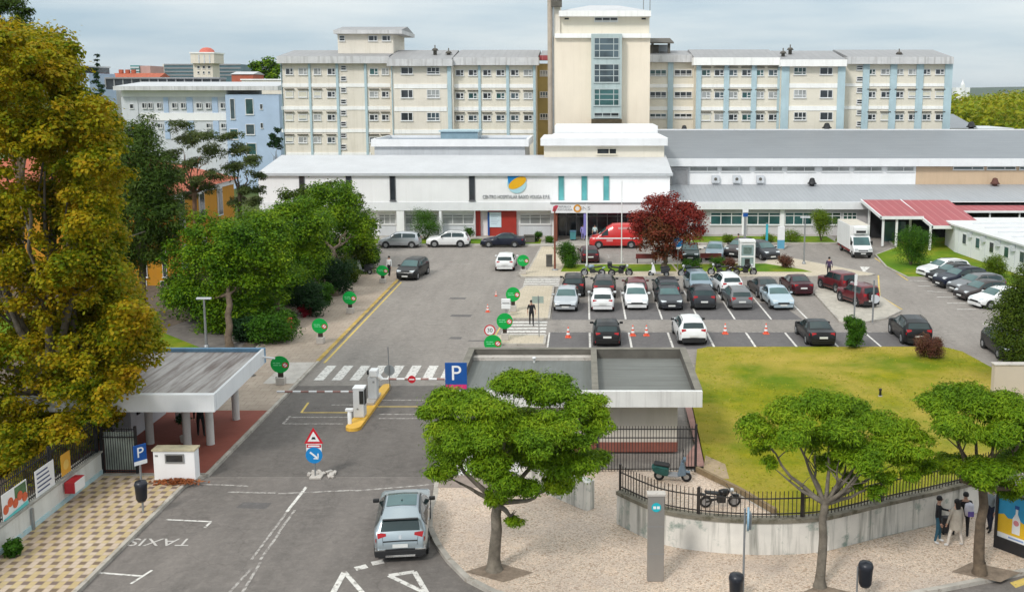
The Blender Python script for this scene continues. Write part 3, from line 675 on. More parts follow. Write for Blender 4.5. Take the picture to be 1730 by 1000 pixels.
for y0, y1 in ((141.5, 147.5), (179.5, 185.8)):
    slab(RW, 'white_band', BANDW, 1097, 1176, y0 + 1, y1 + 1, YD, .3, .08); slab(RW, 'white_band', BANDW, 1176.5, 1319.5, y0 + 1.5, y1 + 1, YC, .3, .08)
    slab(RW, 'white_band', BANDW, 1330.2, 1415.8, y0, y1 + 1.5, YB, .3, .08); slab(RW, 'white_band', BANDW, 1424.5, 1602.5, y0, y1 - 1, YA, .3, .08)
eave(RW, 1097, 1175, 93, 105.5, YD, rise=.9); eave(RW, 1172, 1318, 97.5, 110.5, YC, rise=1.4, mat=BANDW); eave(RW, 1319, 1431, 101, 112.5, YB, rise=1.5, mat=BANDW); eave(RW, 1432, 1611, 96.5, 108.5, YA, rise=1.3)
for px, py, Y in ((1335, 85, YB + 4), (1323, 91, YB + 2), (1519, 92, YA + 2)):
    x, z = Q(px, py, Y); MB().lathe([(.01, -1.4), (.25, -1.4), (.25, 0), (.5, 0), (.3, .3), (.08, .35), (.08, .75), (.01, .75)], (x, Y, z), 12).build('roof_vent', CONC_D, RW)
# open shed on the roof next to the tower
x0, x1, z0, z1 = qrect(YD + 2, 1098, 1134, 72, 94); rs = thing('rooftop_shed', (x0, YD + 2, z0 - 1), 'dark open shed on the roof directly beside the tower', 'shed')
MB().yprism([(YD + 1.4, z1 - .2), (YD + 1.4, z1), (YD + 8, z1 + .9), (YD + 8, z1 + .7)], x0 - .2, x1 + .3).build('roof', CONC_D, rs)
for a in (x0 + .2, x1 - .5): MB().box(a, a + .35, YD + 2, YD + 2.4, z0 - 1.2, z1 - .15).build('post', CONC_D, rs)
MB().box(x0, x1, YD + 6, YD + 6.3, z0 - 1.2, z1 - .15).build('back_wall', GREYW, rs); MB().box(x0, x0 + 1.3, YD + 2.5, YD + 6, z0 - 1.2, z1 - .3).build('tank', CONC_D, rs)

# --- white front block
YW = 110.0
WB = thing('entrance_building', (-13, YW, 0), 'long low white hospital front with a round blue and yellow logo', 'building')
xL, zt = Q(436, 297, YW); xR, _ = Q(1132, 297, YW); _, zb = Q(0, 355.5, YW)
MB().box(xL, xR, YW, YW + 9, zb, zt - .02).build('upper_wall', WHITE, WB)
MB().box(xL, xR - .02, YW - .06, YW - .002, zb - .02, zb + .9).build('lower_band', WHITE2, WB)
MB().box(xL - .1, xR + .3, YW - .35, YW + 9, zt - .0, zt + .28).build('eave', M('eave_trim', (.5, .52, .54), .6, .1), WB)
_, zr = Q(0, 262.5, YW + 9)
MB().yprism([(YW - .3, zt + .284), (YW + 9, zr), (YW + 9.4, zr), (YW + 9.4, zt + .284)], xL - .05, xR + .25).build('roof', ROOFW, WB)
MB().box(xL, xR - .1, YW + 1.2, YW + 9, 0, zb).build('ground_floor_wall', WHITE, WB)
for a in (505, 584, 658, 792): window(WB, YW, a, a + 11, 297, 339, '', GLASS_D, M('dark_window_frame', (.14, .14, .15), .5, .1))
for a in (943, 982, 1019): window(WB, YW, a, a + 10.5, 297, 339.5, '', GLASS_T, M('teal_frame', (.3, .42, .42), .5, .1))
YG = YW + 1.2
for a, b in ((640, 669), (684, 741), (747, 801), (878, 931)):
    window(WB, YG, a, b, 362, 379, 'tri2', GLASS_L); x0, x1, z0, z1 = qrect(YG, a, b, 382, 394); MB().box(x0, x1, YG - .1, YG - .002, z0 - .4, z1).build('panel', GREYW, WB)
for a, b in ((669.5, 683.5), (741.5, 746.5), (801.5, 803)): x0, x1, z0, z1 = qrect(YW, a, b, 355.8, 405); MB().box(x0, x1, YW, YG - .003, 0, zb).build('pillar', WHITE, WB)
for a, b in ((803.5, 812.5), (825, 873)): x0, x1, z0, z1 = qrect(YG, a, b, 357, 396); MB().box(x0, x1, YG - .45, YG - .003, z0 - .6, zb - .01).build('red_panel', RED, WB)
x0, x1, z0, z1 = qrect(YG - .5, 827, 847, 358.5, 384); MB().box(x0, x1, YG - .53, YG - .455, z0, z1).build('notice_board', M('pale_notice', (.62, .74, .82), .4, .05), WB)
for zz in range(6): MB().box(x0 + .15, x1 - .2 - .15 * (zz % 3), YG - .536, YG - .531, z1 - .35 - .2 * zz, z1 - .29 - .2 * zz).build('notice_text', M('grey_text', (.42, .5, .58), .6, 0), WB)
MB().box(x0 - .22, x0 - .02, YG - .53, YG - .455, z0 - .9, z1).build('blue_edge', SIGNB, WB)
# logo
lx, lz = Q(873, 310.5, YW)
lr = 1.05
mb = MB().disc((lx, YW - .06, lz), lr, .1, 40); lg = mb.build('logo', M('logo_pale_blue', (.42, .66, .72), .4, .03), WB)
pts = [(lx - .95, lz + .35), (lx - 1.0, lz + .95), (lx - .15, lz + 1.0), (lx + .35, lz + .82), (lx - .2, lz + .55), (lx - .62, lz + .2), (lx - .85, lz - .28)]
MB().xprism(pts, YW - .125, YW - .1145).build('logo_blue', SIGNB2, lg, local=True)
mb = MB(); m_ = 28
pts = []
for i in range(m_):
    t = 2 * math.pi * i / m_; a_, b_ = 1.08 * math.cos(t), .52 * math.sin(t); q = R(30)
    pts.append((lx + .08 + a_ * math.cos(q) - b_ * math.sin(q), lz + .1 + a_ * math.sin(q) + b_ * math.cos(q)))
MB().xprism(pts, YW - .135, YW - .126).build('logo_yellow', M('logo_yellow', (.80, .42, .01), .4, .03), lg, local=True)
tx0, tz = Q(872.5, 333, YW)
text_mesh('lettering', 'CENTRO HOSPITALAR BAIXO VOUGA E.P.E.', .56, M('grey_letters', (.30, .31, .32), .5, .05), WB, Matrix.Translation((tx0, YW - .05, tz)) @ UPR, .03, width=7.4)
# block on the roof
def roofblock():
    rbk = thing('rooftop_block', (Q(760, 265, 120)[0], 120, 7), 'white block with a dark flat roof, standing left of the tower base', 'building')
    x0, x1, z0, z1 = qrect(120, 627, 891, 246.5, 272); MB().box(x0 + .3, x1 - .3, 120.4, 131, z0 - 2, z1).build('wall', GREYW, rbk)
    x0, x1, z0, z1 = qrect(120, 626.5, 893, 235.5, 248)
    mb = MB().box(x0, x1, 120, 120.3, z0, z1).box(x0, x0 + .3, 120.3, 131, z0, z1).box(x1 - .3, x1, 120.3, 131, z0, z1).box(x0, x1, 131, 131.3, z0, z1); mb.build('parapet', WHITE2, rbk)
    MB().box(x0 + .3, x1 - .3, 120.3, 131, z0, z1 - .35).build('roof', M('slate_membrane', (.20, .24, .30), .7, .15, .4), rbk)
    a, b, c, d = qrect(128, 748, 810, 222, 236); MB().box(a, b, 126, 130, z1 - .4, d).build('skylight', M('skylight_blue', (.25, .36, .42), .3, .1), rbk)
    MB().box(a - .2, b + .2, 125.8, 130.2, d, d + .18).build('skylight_cap', PALEBLUE, rbk)
roofblock()
def topblock():
    tb = thing('entrance_lantern', (Q(1020, 265, 118)[0], 118, 7), 'white stepped roof block with one dark window at the tower foot', 'building')
    x0, x1, z0, z1 = qrect(118, 919, 1122, 246, 270); MB().box(x0, x1, 118, 128, z0 - 2, z1).build('wall', CREAM2, tb)
    x0, x1, z0, z1 = qrect(117.3, 913, 1128, 234.5, 246.5); MB().box(x0, x1, 117.3, 128.5, z0, z1).build('fascia', WHITE2, tb)
    z2 = z1
    x0, x1, z0, z1 = qrect(122, 937, 1111, 213, 236); MB().add([(x0 - 1, 118.2, z2 + .01), (x1 + 1, 118.2, z2 + .01), (x1, 121.9, z2 + .45), (x0, 121.9, z2 + .45)], [(0, 1, 2, 3)]).build('roof', WHITE2, tb)
    MB().box(x0, x1, 122, 131, z2 + .01, z1).build('upper_wall', WHITE2, tb)
    window(tb, 118, 1008, 1042, 250.5, 261, 'pair', GLASS_D, CREAM2)
topblock()
# entrance canopy
def canopy():
    c = thing('entrance_canopy', (3, 106, 0), 'white entrance canopy carrying two small logos above the glass doors', 'canopy')
    Y = 106.5
    x0, x1, z0, z1 = qrect(Y, 931, 1172, 344.5, 360); MB().box(x0, x1, Y, YW - .08, z0, z1).build('roof', WHITE2, c)
    MB().box(x0 - .1, x1 + .1, Y - .08, Y + .3, z1, z1 + .14).build('coping', GREYM, c)
    for px in (1100, 1168): x, _ = Q(px, 380, Y + .5); MB().tube([(x, Y + .5, .12), (x, Y + .5, z0)], .12, 10).build('column', WHITEM, c)
    z = (z0 + z1) / 2
    x, _ = Q(938, 352, Y); g = MB().xprism([(x - .3, z - .3), (x + .05, z - .3), (x + .35, z + .3), (x + .05, z + .34), (x - .2, z + .2)], Y - .03, Y - .002).build('emblem', M('emblem_red', (.5, .04, .08), .5, .1), c)
    GT = MATS['grey_letters']
    x, _ = Q(954.5, 352, Y)
    for q, (s, dz) in enumerate((('REPÚBLICA', .17), ('PORTUGUESA', -.14))): text_mesh('lettering', s, .3, GT, c, Matrix.Translation((x, Y - .02, z + dz)) @ UPR, .012, width=1.55 if q else 1.3)
    x, _ = Q(975.5, 352, Y); MB().ring((x, Y - .025, z), .24, .42, .04, 24).build('emblem', M('emblem_orange', (.62, .28, .03), .5, .1), c)
    MB().box(x - .1, x + .12, Y - .03, Y - .003, z - .1, z + .3).build('emblem_tip', SIGNW, c)
    x, _ = Q(988, 352, Y); text_mesh('lettering', 'SNS', .52, GT, c, Matrix.Translation((x, Y - .02, z)) @ UPR, .012, width=1.15)
    # doors and reveals set back under the canopy
    Yd = YW + 1.1
    x0, x1, _, _ = qrect(Yd, 939, 1130, 360, 405)
    MB().box(x0, x1, Yd - .02, Yd + .08, .12, z0).build('dark_lobby', DARKIN, c)
    f = MB()
    n = 11
    for i in range(n + 1): xx = x0 + (x1 - x0) * i / n; f.box(xx - .05, xx + .05, Yd - .14, Yd - .06, .12, z0 - .05)
    f.box(x0, x1, Yd - .13, Yd - .07, 2.25, 2.35); f.build('door_frame', M('door_frame_grey', (.2, .2, .21), .5, .1), c)
    MB().box(x0, x1, Yd - .1, Yd - .08, .12, z0 - .05).build('glass_doors', GLASS_D, c)
    a, b = Q(1010, 370, Yd - .4)[0], Q(1092, 370, Yd - .4)[0]
    MB().box(a, b, Yd - .5, Yd - .2, z0 - .6, z0 - .1).build('red_sign_strip', M('dull_red_strip', (.22, .05, .09), .6, .2), c)
    a, b = Q(935.5, 370, Y + .4)[0], Q(941.5, 370, Y + .4)[0]; MB().box(a, b, Y + .3, YW + .6, .12, z0 - .002).build('red_jamb', BROWN, c)
canopy()
# --- long low building on the right
def rightblock():
    b = thing('low_hospital_building', (40, 112, 0), 'long low two tier hospital building with grey sheet roofs, right of the entrance', 'building')
    Y = 112.0; x0 = Q(1133, 400, Y)[0]; x1 = 62.0
    z1 = Q(0, 353, Y)[1]
    MB().box(x0, x1, Y, Y + 10, 0, z1).build('lower_wall', M('grey_render', (.56, .54, .54), .8, .06, .4, streak=(.4, .38, .38), streak_amt=.3), b)
    zf = Q(0, 342, Y - .8)[1]; zf0 = Q(0, 354, Y - .8)[1]
    MB().box(x0, x1, Y - .8, Y - .4, zf0, zf).build('fascia', WHITE2, b)
    Y2 = 121.0; zr = Q(0, 311.5, Y2)[1]
    MB().yprism([(Y - .4, zf - .1), (Y - .4, zf), (Y2, zr), (Y2, zr - .15)], x0, x1).build('lower_roof', ROOFL, b)
    for a, c in ((1200, 1254), (1262, 1318), (1326, 1372), (1378, 1420), (1424, 1447)): window(b, Y, a, c, 358.5, 380, 'tri2', GLASS_G)
    for a in (1257, 1321): xx, _ = Q(a, 370, Y); MB().box(xx - .25, xx + .25, Y - .25, Y, 0, zf0).build('pillar', WHITE, b)
    zw0, zw1 = Q(0, 311, Y2)[1], Q(0, 281, Y2)[1]
    xm = Q(1547, 300, Y2)[0]
    MB().box(x0, xm, Y2, Y2 + 4, zw0 - 1, zw1).build('upper_wall', WHITE, b); MB().box(xm + .02, 66, Y2, Y2 + 4, zw0 - 1, zw1).build('tan_upper_wall', M('tan_render', (.60, .44, .30), .8, .05, .4, streak=(.45, .32, .2), streak_amt=.3), b)
    for a, c in ((1165, 1213), (1218, 1267), (1275, 1322), (1329, 1377), (1388, 1435), (1442, 1490), (1498, 1544)): window(b, Y2, a, c, 281.5, 290, 'pair', GLASS_L)
    for a, c in ((1610, 1662), (1667, 1716), (1722, 1770)): window(b, Y2, a, c, 281.5, 287, 'pair', GLASS_B)
    zf0, zf1 = Q(0, 281.3, Y2 - .7)[1], Q(0, 268.5, Y2 - .7)[1]
    MB().box(x0, 66, Y2 - .7, Y2 - .3, zf0, zf1).build('upper_fascia', WHITE2, b)
    zr2 = Q(0, 220, 136)[1]
    MB().yprism([(Y2 - .3, zf1 - .15), (Y2 - .3, zf1), (136, zr2), (136, zf1 - .15)], x0 - .3, 70).build('upper_roof', ROOFG, b)
    MB().box(x0 - .3, 70, 135.9, 136.3, zr2 - .3, zr2 + .12).build('ridge_cap', WHITE2, b)
    for px, py, Yv, r in ((1372, 307.5, Y2 - .9, .42), (1681, 307.5, Y2 - .9, .42), (1397, 214, 137.0, .5), (1156, 218, 137, .4), (1641, 212, 137.5, .5)):
        x, z = Q(px, py, Yv); MB().lathe([(.01, .75), (r * .6, .68), (r, .2), (r * 1.35, .08), (r * 1.3, 0), (r * .7, -.05), (r * .7, -.8)], (x, Yv, z - .25), 14).build('roof_vent', BLACK if px != 1681 else M('rusty_vent', (.10, .04, .03), .8, .2), b)
    Y3 = 117.5
    mb = MB()
    for px in (1210, 1246, 1286):
        x, z = Q(px, 303.5, Y3 + 2.5); o = MB().box(x - .45, x + .45, Y2 - .5, Y2 - .1, z - .45, z + .45).ring((x, Y2 - .515, z), .2, .3, .03, 18).build('air_conditioner', GREYW, b)
        MB().disc((x, Y2 - .52, z), .19, .03, 16).build('fan_grille', CONC_D, o, local=True)
    x, z = Q(1148, 300, Y2); MB().box(x - .9, x + .9, Y2 - .3, Y2 - .05, z - 1.0, z + 1.1).frame(x - 1, x + 1, z - 1.1, z + 1.2, Y2 - .4, Y2 - .3, .2).build('louvre', GREYM, b)
rightblock()
# red roofed canopies on the right
def redcanopy():
    c = thing('red_roof_canopy', (36, 100, 0), 'red sheet canopy on white posts stepping down beside the box truck', 'canopy')
    def pl(zf, zb, Yf, Yb, xa, xb):
        mb = MB(); mb.yprism([(Yf, zf), (Yb, zb), (Yb, zb + .12), (Yf, zf + .12)], xa, xb)
        mb.build('roof_panel', ROOFR, c)
        e = MB().yprism([(Yf - .08, zf - .12), (Yb, zb - .12), (Yb, zb + .2), (Yf - .08, zf + .2)], xa - .12, xa).box(xa - .12, xb + .1, Yf - .08, Yf, zf - .16, zf + .16); e.build('edge_trim', WHITEM, c)
    Yf1 = 103.3; za = Q(0, 368, Yf1)[1]; zb_ = Q(0, 339.5, 111)[1]
    xa = Q(1494, 368, Yf1)[0]; xm = Q(1574, 384, 100.5)[0]; xb = Q(1664, 382, 100.5)[0]
    pl(za, zb_, Yf1, 111, xa - .3, xm); z2 = Q(0, 384, 100.5)[1]; pl(z2, zb_ - .02, 100.5, 111, xm + .12, xb)
    for x, Y, z in ((xa, Yf1 + .3, za), (xm, 100.8, z2), (xb - .3, 100.8, z2), (xa + .2, 109.5, za + .7), (Q(1516, 390, Yf1)[0], Yf1 + .3, za), (Q(1548, 390, Yf1)[0], Yf1 + 2, za)): MB().box(x - .1, x + .1, Y - .1, Y + .1, .1, z - .02).build('post', WHITEM, c)
    MB().box(xa + .4, xb - .6, 109.8, 110.2, .1, za + .4).build('interior_shade', DARKIN, c)  # near-black sheet, the shaded depth under the canopy put into its colour
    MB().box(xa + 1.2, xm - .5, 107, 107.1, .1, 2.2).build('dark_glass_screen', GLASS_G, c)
    x0 = Q(1600, 350, 111.5)[0]; w_ = thing('covered_walkway', (50, 109, 0), 'red roofed covered walkway behind the white prefab cabins', 'walkway')
    zz = Q(0, 357, 108)[1]; zt_ = Q(0, 347, 112)[1]
    MB().yprism([(107.5, zz), (111.4, zt_), (111.4, zt_ + .1), (107.5, zz + .1)], xb - .3 + .32, 66).build('roof_panel', ROOFR, w_)
    MB().box(xb + .1, 66, 107.4, 107.48, zz - .1, zz + .12).box(xb + .1, 66, 111.2, 111.5, zt_ + .1, zt_ + .45).build('edge_trim', WHITEM, w_)
    for px in (1672, 1722): x, _ = Q(px, 365, 107.8); MB().box(x - .08, x + .08, 107.7, 107.86, .1, zz).build('post', WHITEM, w_)
    MB().box(xb + .1, 66, 110.6, 110.8, .1, zt_ - .2).build('interior_shade', DARKIN, w_)  # near-black sheet again, shade below the walkway roof as colour
redcanopy()
def cabins():
    """row of prefab cabins"""
    c = thing('prefab_cabin', (40, 93, 0), 'row of white prefab cabins with a flat white roof behind the angled cars', 'cabin')
    a, b = Vector((37.2, 99.3)), Vector((38.6, 80.0)); e = Vector((52, 99.8))
    z = 2.75
    MB().prism([(37.2, 99.6), (38.9, 79), (54, 79.5), (56, 104.5), (38, 104.5)], .12, z).build('wall', WHITE2, c)
    r = MB().prism([(36.9, 100), (38.6, 78.6), (54.4, 79), (56.4, 105), (37.6, 105)], z + .002, z + .16); r.build('roof', M('white_roof', (.66, .66, .65), .6, .08), c)
    mb = MB()
    for k in range(7):
        y = 81.5 + 3.1 * k; mb.obox((46.5, y, z + .2), (15, .18, .08), .03)
    mb.build('roof_seam', GREYW, c)
    d = (Vector((38.9, 79)) - Vector((37.2, 99.6))).normalized(); ang = math.atan2(d.y, d.x)
    for k in range(7):
        p = Vector((37.2, 99.6)) + d * (2.2 + 2.75 * k)
        o = MB().obox((p.x - .02, p.y, 1.75), (.85, .1, 1.05), ang).build('window', WFRAME, c)
        MB().obox((p.x - .06, p.y, 1.75), (.7, .06, .9), ang).build('pane', GLASS_G if k % 2 else GLASS_B, o, local=True)
        q = p + d * 1.2; MB().obox((q.x - .15, q.y, 2.3), (.6, .3, .45), ang).build('air_conditioner', GREYW, c)
        for s in (-1.35,): q = p + d * s; MB().obox((q.x, q.y, 1.42), (.06, .06, 2.55), ang).build('joint_strip', GREYW, c)
cabins()
# ---------------------------------------------------------------- buildings far left
def clinic():
    Y = 168.0
    b = thing('clinic_building', (Q(330, 200, Y)[0], Y, 0), 'white and pale blue clinic block with a dark clerestory along its roof', 'building')
    x0, z1 = Q(205, 152, Y); x1, _ = Q(384, 152, Y); x2, _ = Q(474, 152, Y)
    MB().box(x0, x1, Y, Y + 18, 0, z1).build('wall', GREYW, b)
    MB().box(x1 + .02, x2, Y - 1.2, Y + 18, 0, Q(0, 160, Y)[1]).build('blue_wing_wall', BLUEW, b)
    for a, c in ((205, 237), (276, 288), (315, 329), (358, 371)): slab(b, 'blue_panel', BLUEW if a > 210 else GREYW, a, c, 165, 235, Y, .2, .12)
    slab(b, 'white_band', WHITE, 206, 383, 153, 164, Y, .2, .16); slab(b, 'white_band', WHITE, 238, 383, 191, 204, Y, .2, .18)
    for a, c in ((239.5, 248), (250, 258), (264.6, 273), (290, 299.6), (305, 314), (331, 341), (347, 356), (372, 381)): window(b, Y - .15, a, c, 174, 183.5, 'pair', GLASS_D)
    for a, c in ((241, 249), (251, 259), (265.5, 275), (305, 314), (348, 357), (373, 382), (222, 228)): window(b, Y - .15, a, c, 208.6, 217, 'pair', GLASS_D)
    window(b, Y - .15, 219, 226, 176, 184, '', GLASS_D)
    for a, c, d, e, g in ((388, 398, 167, 202, GLASS_B), (414, 429, 167, 194, GLASS_G), (415, 431, 210, 228, GLASS_B), (388, 403, 218, 236, GLASS_G), (416, 434, 242, 262, GLASS_G), (390, 401, 251, 260, GLASS_D), (439, 444, 176, 185, GLASS_D), (440, 445, 208, 217, GLASS_D)): window(b, Y - 1.2, a, c, d, e, '', g)
    x0, x1, z0, z1 = qrect(Y - 1.6, 192, 474, 146, 153); MB().box(x0, x2 + .1, Y - 1.9, Y + 18.5, z0, z1).build('roof_edge', EAVE, b)
    MB().yprism([(Y - 1.6, z1 + .003), (Y + 9, z1 + .8), (Y + 18, z1 + .003)], x0, x2).build('roof', ROOFW, b)
    Yc = Y + 12
    x0, x1, z0, z1 = qrect(Yc, 178, 372, 133.5, 142); MB().box(x0, x1, Yc, Yc + 3, z0 - 1, z1).build('clerestory', GLASS_D, b)
    f = MB()
    for i in range(14): xx = x0 + (x1 - x0) * i / 13; f.box(xx - .12, xx + .12, Yc - .12, Yc - .003, z0 - .6, z1)
    f.box(x0, x1, Yc - .4, Yc + 3.4, z1 + .002, z1 + .25); f.build('clerestory_frame', GREYM, b)
    x0, x1, z0, z1 = qrect(Yc + 4, 372, 436, 143, 151); MB().yprism([(Yc + 4, z0), (Yc + 4, z1), (Yc + 9, z1)], x0, x1).build('solar_panel', GLASS_D, b)
clinic()
def farbuildings():
    Y = 330.0
    x0, x1, z0, z1 = qrect(Y, 277, 408, 109, 134); g = thing('office_building', ((x0 + x1) / 2, Y, 0), 'wide glazed office building on the skyline behind the water tower', 'building')
    MB().box(x0, x1, Y, Y + 20, 0, z1).build('wall', M('grey_blue_curtain_wall', (.10, .17, .20), .35, .2, .2), g)
    mb = MB()
    for k in range(4): zz = z0 + (z1 - z0) * (k + .9) / 4.2; mb.box(x0, x1, Y - .15, Y - .003, zz, zz + .45)
    mb.build('spandrel', GREYM, g); xe = Q(267, 0, Y)[0]; MB().box(xe, x0 - .02, Y + .5, Y + 20, 0, z1).build('end_wall', CREAM, g)
    Y = 260.0
    x0, x1, z0, z1 = qrect(Y, 326, 360, 107, 135); t = thing('water_tower', ((x0 + x1) / 2, Y, 0), 'cream tower with an overhanging top floor and small red roof on the skyline', 'tower')
    MB().box(x0, x1, Y, Y + 5, 0, z1).build('shaft', CREAM, t)
    a, b, c, d = qrect(Y - 1, 321.5, 362, 91, 107.5); MB().box(a, b, Y - 1, Y + 6, c, d).build('tank', CREAM, t)
    MB().box(a - .2, b + .2, Y - 1.2, Y + 6.2, d + .002, d + .35).build('cornice', BANDW, t)
    m = (a + b) / 2; MB().lathe([(2.0, 0), (1.7, .7), (1.0, 1.2), (.01, 1.35)], (m, Y + 2.5, d + .34), 12).build('roof', M('red_dome', (.55, .14, .10), .7, .1), t)
    for i, px in enumerate((333, 342, 351)):
        window(t, Y, px, px + 5, 111.5, 116.5, '', GLASS_D); window(t, Y, px + .5, px + 4, 121, 125, '', GLASS_D); x, _ = Q(px + 3, 98, Y - 1); MB().box(x - .15, x + .15, Y - 1.1, Y - 1.003, c, d - .3).build('rib', GREYW, t)
    Y = 300.0
    x0, x1, z0, z1 = qrect(Y, 220, 236, 111, 126); g = thing('apartment_block', (x0, Y, 0), 'small distant block with teal glazing and a pink end wall on the left skyline', 'building')
    MB().box(x0, x1, Y, Y + 10, 0, z1).build('wall', M('teal_cladding', (.03, .22, .22), .4, .2, .3), g); a = Q(246, 0, Y)[0]; MB().box(x1 + .02, a, Y + .3, Y + 10, 0, z1 - .1).build('end_wall', M('pink_render', (.55, .33, .30), .8, .1, .3), g); a = Q(211, 0, Y)[0]; MB().box(a, x0 - .02, Y + .3, Y + 10, 0, z1 - 1).build('low_wing', GREYW, g)
    for k in range(3): zz = z0 + (z1 - z0) * k / 3; MB().box(x0, x1, Y - .2, Y - .003, zz, zz + .5).build('balcony', GREYW, g)
    Y = 230.0
    x0, x1, z0, z1 = qrect(Y, 180, 262, 131, 136); h = thing('house', (x0, Y, 0), 'far house with a long terracotta roof above the clinic clerestory', 'house')
    MB().box(x0, x1, Y, Y + 10, 0, z0).build('wall', CREAM, h); MB().yprism([(Y - .4, z0), (Y + 5, Q(0, 124, Y + 5)[1]), (Y + 10.4, z0)], x0 - .3, x1 + .3).build('roof', TERRA, h)
    for px in (205, 216, 226): x, z = Q(px, 124, Y + 5); MB().box(x - .4, x + .4, Y + 4.6, Y + 5.4, z - 1, z + .8).build('chimney', TERRA, h)
    Y = 240.0
    x0, x1, z0, z1 = qrect(Y, 391, 428, 126, 142); h = thing('brick_building', (x0, Y, 0), 'low red brick building with a pale roof beside the long hospital wing', 'building')
    MB().box(x0, x1, Y, Y + 8, 0, z1).build('wall', M('red_brick', (.48, .13, .08), .8, .15, .5), h); MB().yprism([(Y - .3, z1 + .003), (Y + 4, z1 + .7), (Y + 8.3, z1 + .003)], x0 - .2, x1 + .2).build('roof', ROOFW, h)
    x0, x1, z0, z1 = qrect(200, 408, 474, 136, 150); h = thing('cream_building', (x0, 200, 0), 'cream flat roofed building between the clinic and the hospital wing', 'building'); MB().box(x0, x1 + 3, 200, 212, 0, z1).build('wall', CREAM, h); MB().box(x0 - .2, x1 + 3.2, 199.8, 212.2, z1 + .002, z1 + .25).build('parapet', BANDW, h)
    Y = 215.0
    x0, x1, z0, z1 = qrect(Y, 98, 152, 124, 150); h = thing('blue_building', (x0, Y, 0), 'pale blue far building with dark top windows peeking out beside the autumn tree', 'building')
    MB().box(x0, x1, Y, Y + 12, 0, z1).build('wall', BLUEW, h); MB().yprism([(Y - .5, z1 + .002), (Y - .5, z1 + 1.3), (Y + 12, z1 + 1.3), (Y + 12, z1 + .002)], x0, x1 - 1.2).build('top_glazing', GLASS_D, h)
    MB().box(x0 - .3, x1 - .9, Y - .8, Y + 12, z1 + 1.302, z1 + 1.6).build('roof', GREYW, h)
    x, z = Q(93.5, 56, 190); c = MB().lathe([(.5, 0), (.45, z - .6), (.6, z - .6), (.6, z), (.3, z)], (x, 190, 0), 12).build('chimney_stack', GREYM, origin=(x, 190, 0)); tag(c, 'thin grey chimney stack rising above the autumn tree top', 'chimney')
    # ochre house
    h = thing('ochre_building', (-40, 82, 0), 'ochre walled old building with a terracotta roof behind the green trees', 'building')
    xr = Q(292, 400, 82)[0]; z = 7.7
    MB().box(-56, xr, 82, 97, 0, z).build('wall', OCHRE, h)
    MB().add([(-56.5, 81.4, z), (xr + .5, 81.4, z), (xr + .5, 97.5, z), (-56.5, 97.5, z), (-50, 87, z + 2.6), (xr - 7, 87, z + 2.6), (xr - 7, 92, z + 2.6), (-50, 92, z + 2.6)], [(0, 1, 5, 4), (1, 2, 6, 5), (2, 3, 7, 6), (3, 0, 4, 7), (4, 5, 6, 7), (3, 2, 1, 0)]).build('roof', TERRA, h)
    for a in (238, 271, 205): window(h, 82, a, a + 12, 388, 468, 'slit', GLASS_D); window(h, 82, a, a + 12, 474, 500, 'slit', GLASS_D)
    for y in range(3):
        yy = 84 + 4.5 * y
        for z0, z1 in ((1.2, 3.2), (4.6, 7.2)):
            o = MB().box(xr + .002, xr + .1, yy - .6, yy + .6, z0, z1).build('window', WFRAME, h); MB().box(xr + .1, xr + .13, yy - .48, yy + .48, z0 + .12, z1 - .12).build('pane', GLASS_D, o, local=True)
    MB().box(xr + .002, xr + .12, 82.05, 97, z - .5, z - .1).build('frieze', WHITE, h)
    # behind the right wing
    x0, x1, z0, z1 = qrect(165, 1600, 1692, 196, 222); h = thing('annex_building', (x0, 165, 0), 'grey roofed annex at the far end of the long hospital wing', 'building')
    MB().box(x0, x1 + 2, 165, 176, 0, z0 + .5).build('wall', GREYW, h); MB().yprism([(164.5, z0 + .502), (176, Q(0, 193, 176)[1]), (176, z0 + .502)], x0, x1 - 4).build('roof', ROOFG, h)
    x, z = Q(1628, 139, 1500); h = thing('church', (x, 1500, 0), 'tiny white distant church on the wooded horizon', 'church'); MB().box(x - 2.5, x + 2.5, 1500, 1505, 0, z - 4).build('tower_wall', WHITE, h); MB().lathe([(3.3, z - 4), (.05, z + 4)], (x, 1502.5, 0), 4).build('spire', WHITE, h); MB().box(x - 9, x + 12, 1505.1, 1520, 0, z - 8).build('nave', WHITE, h)
farbuildings()
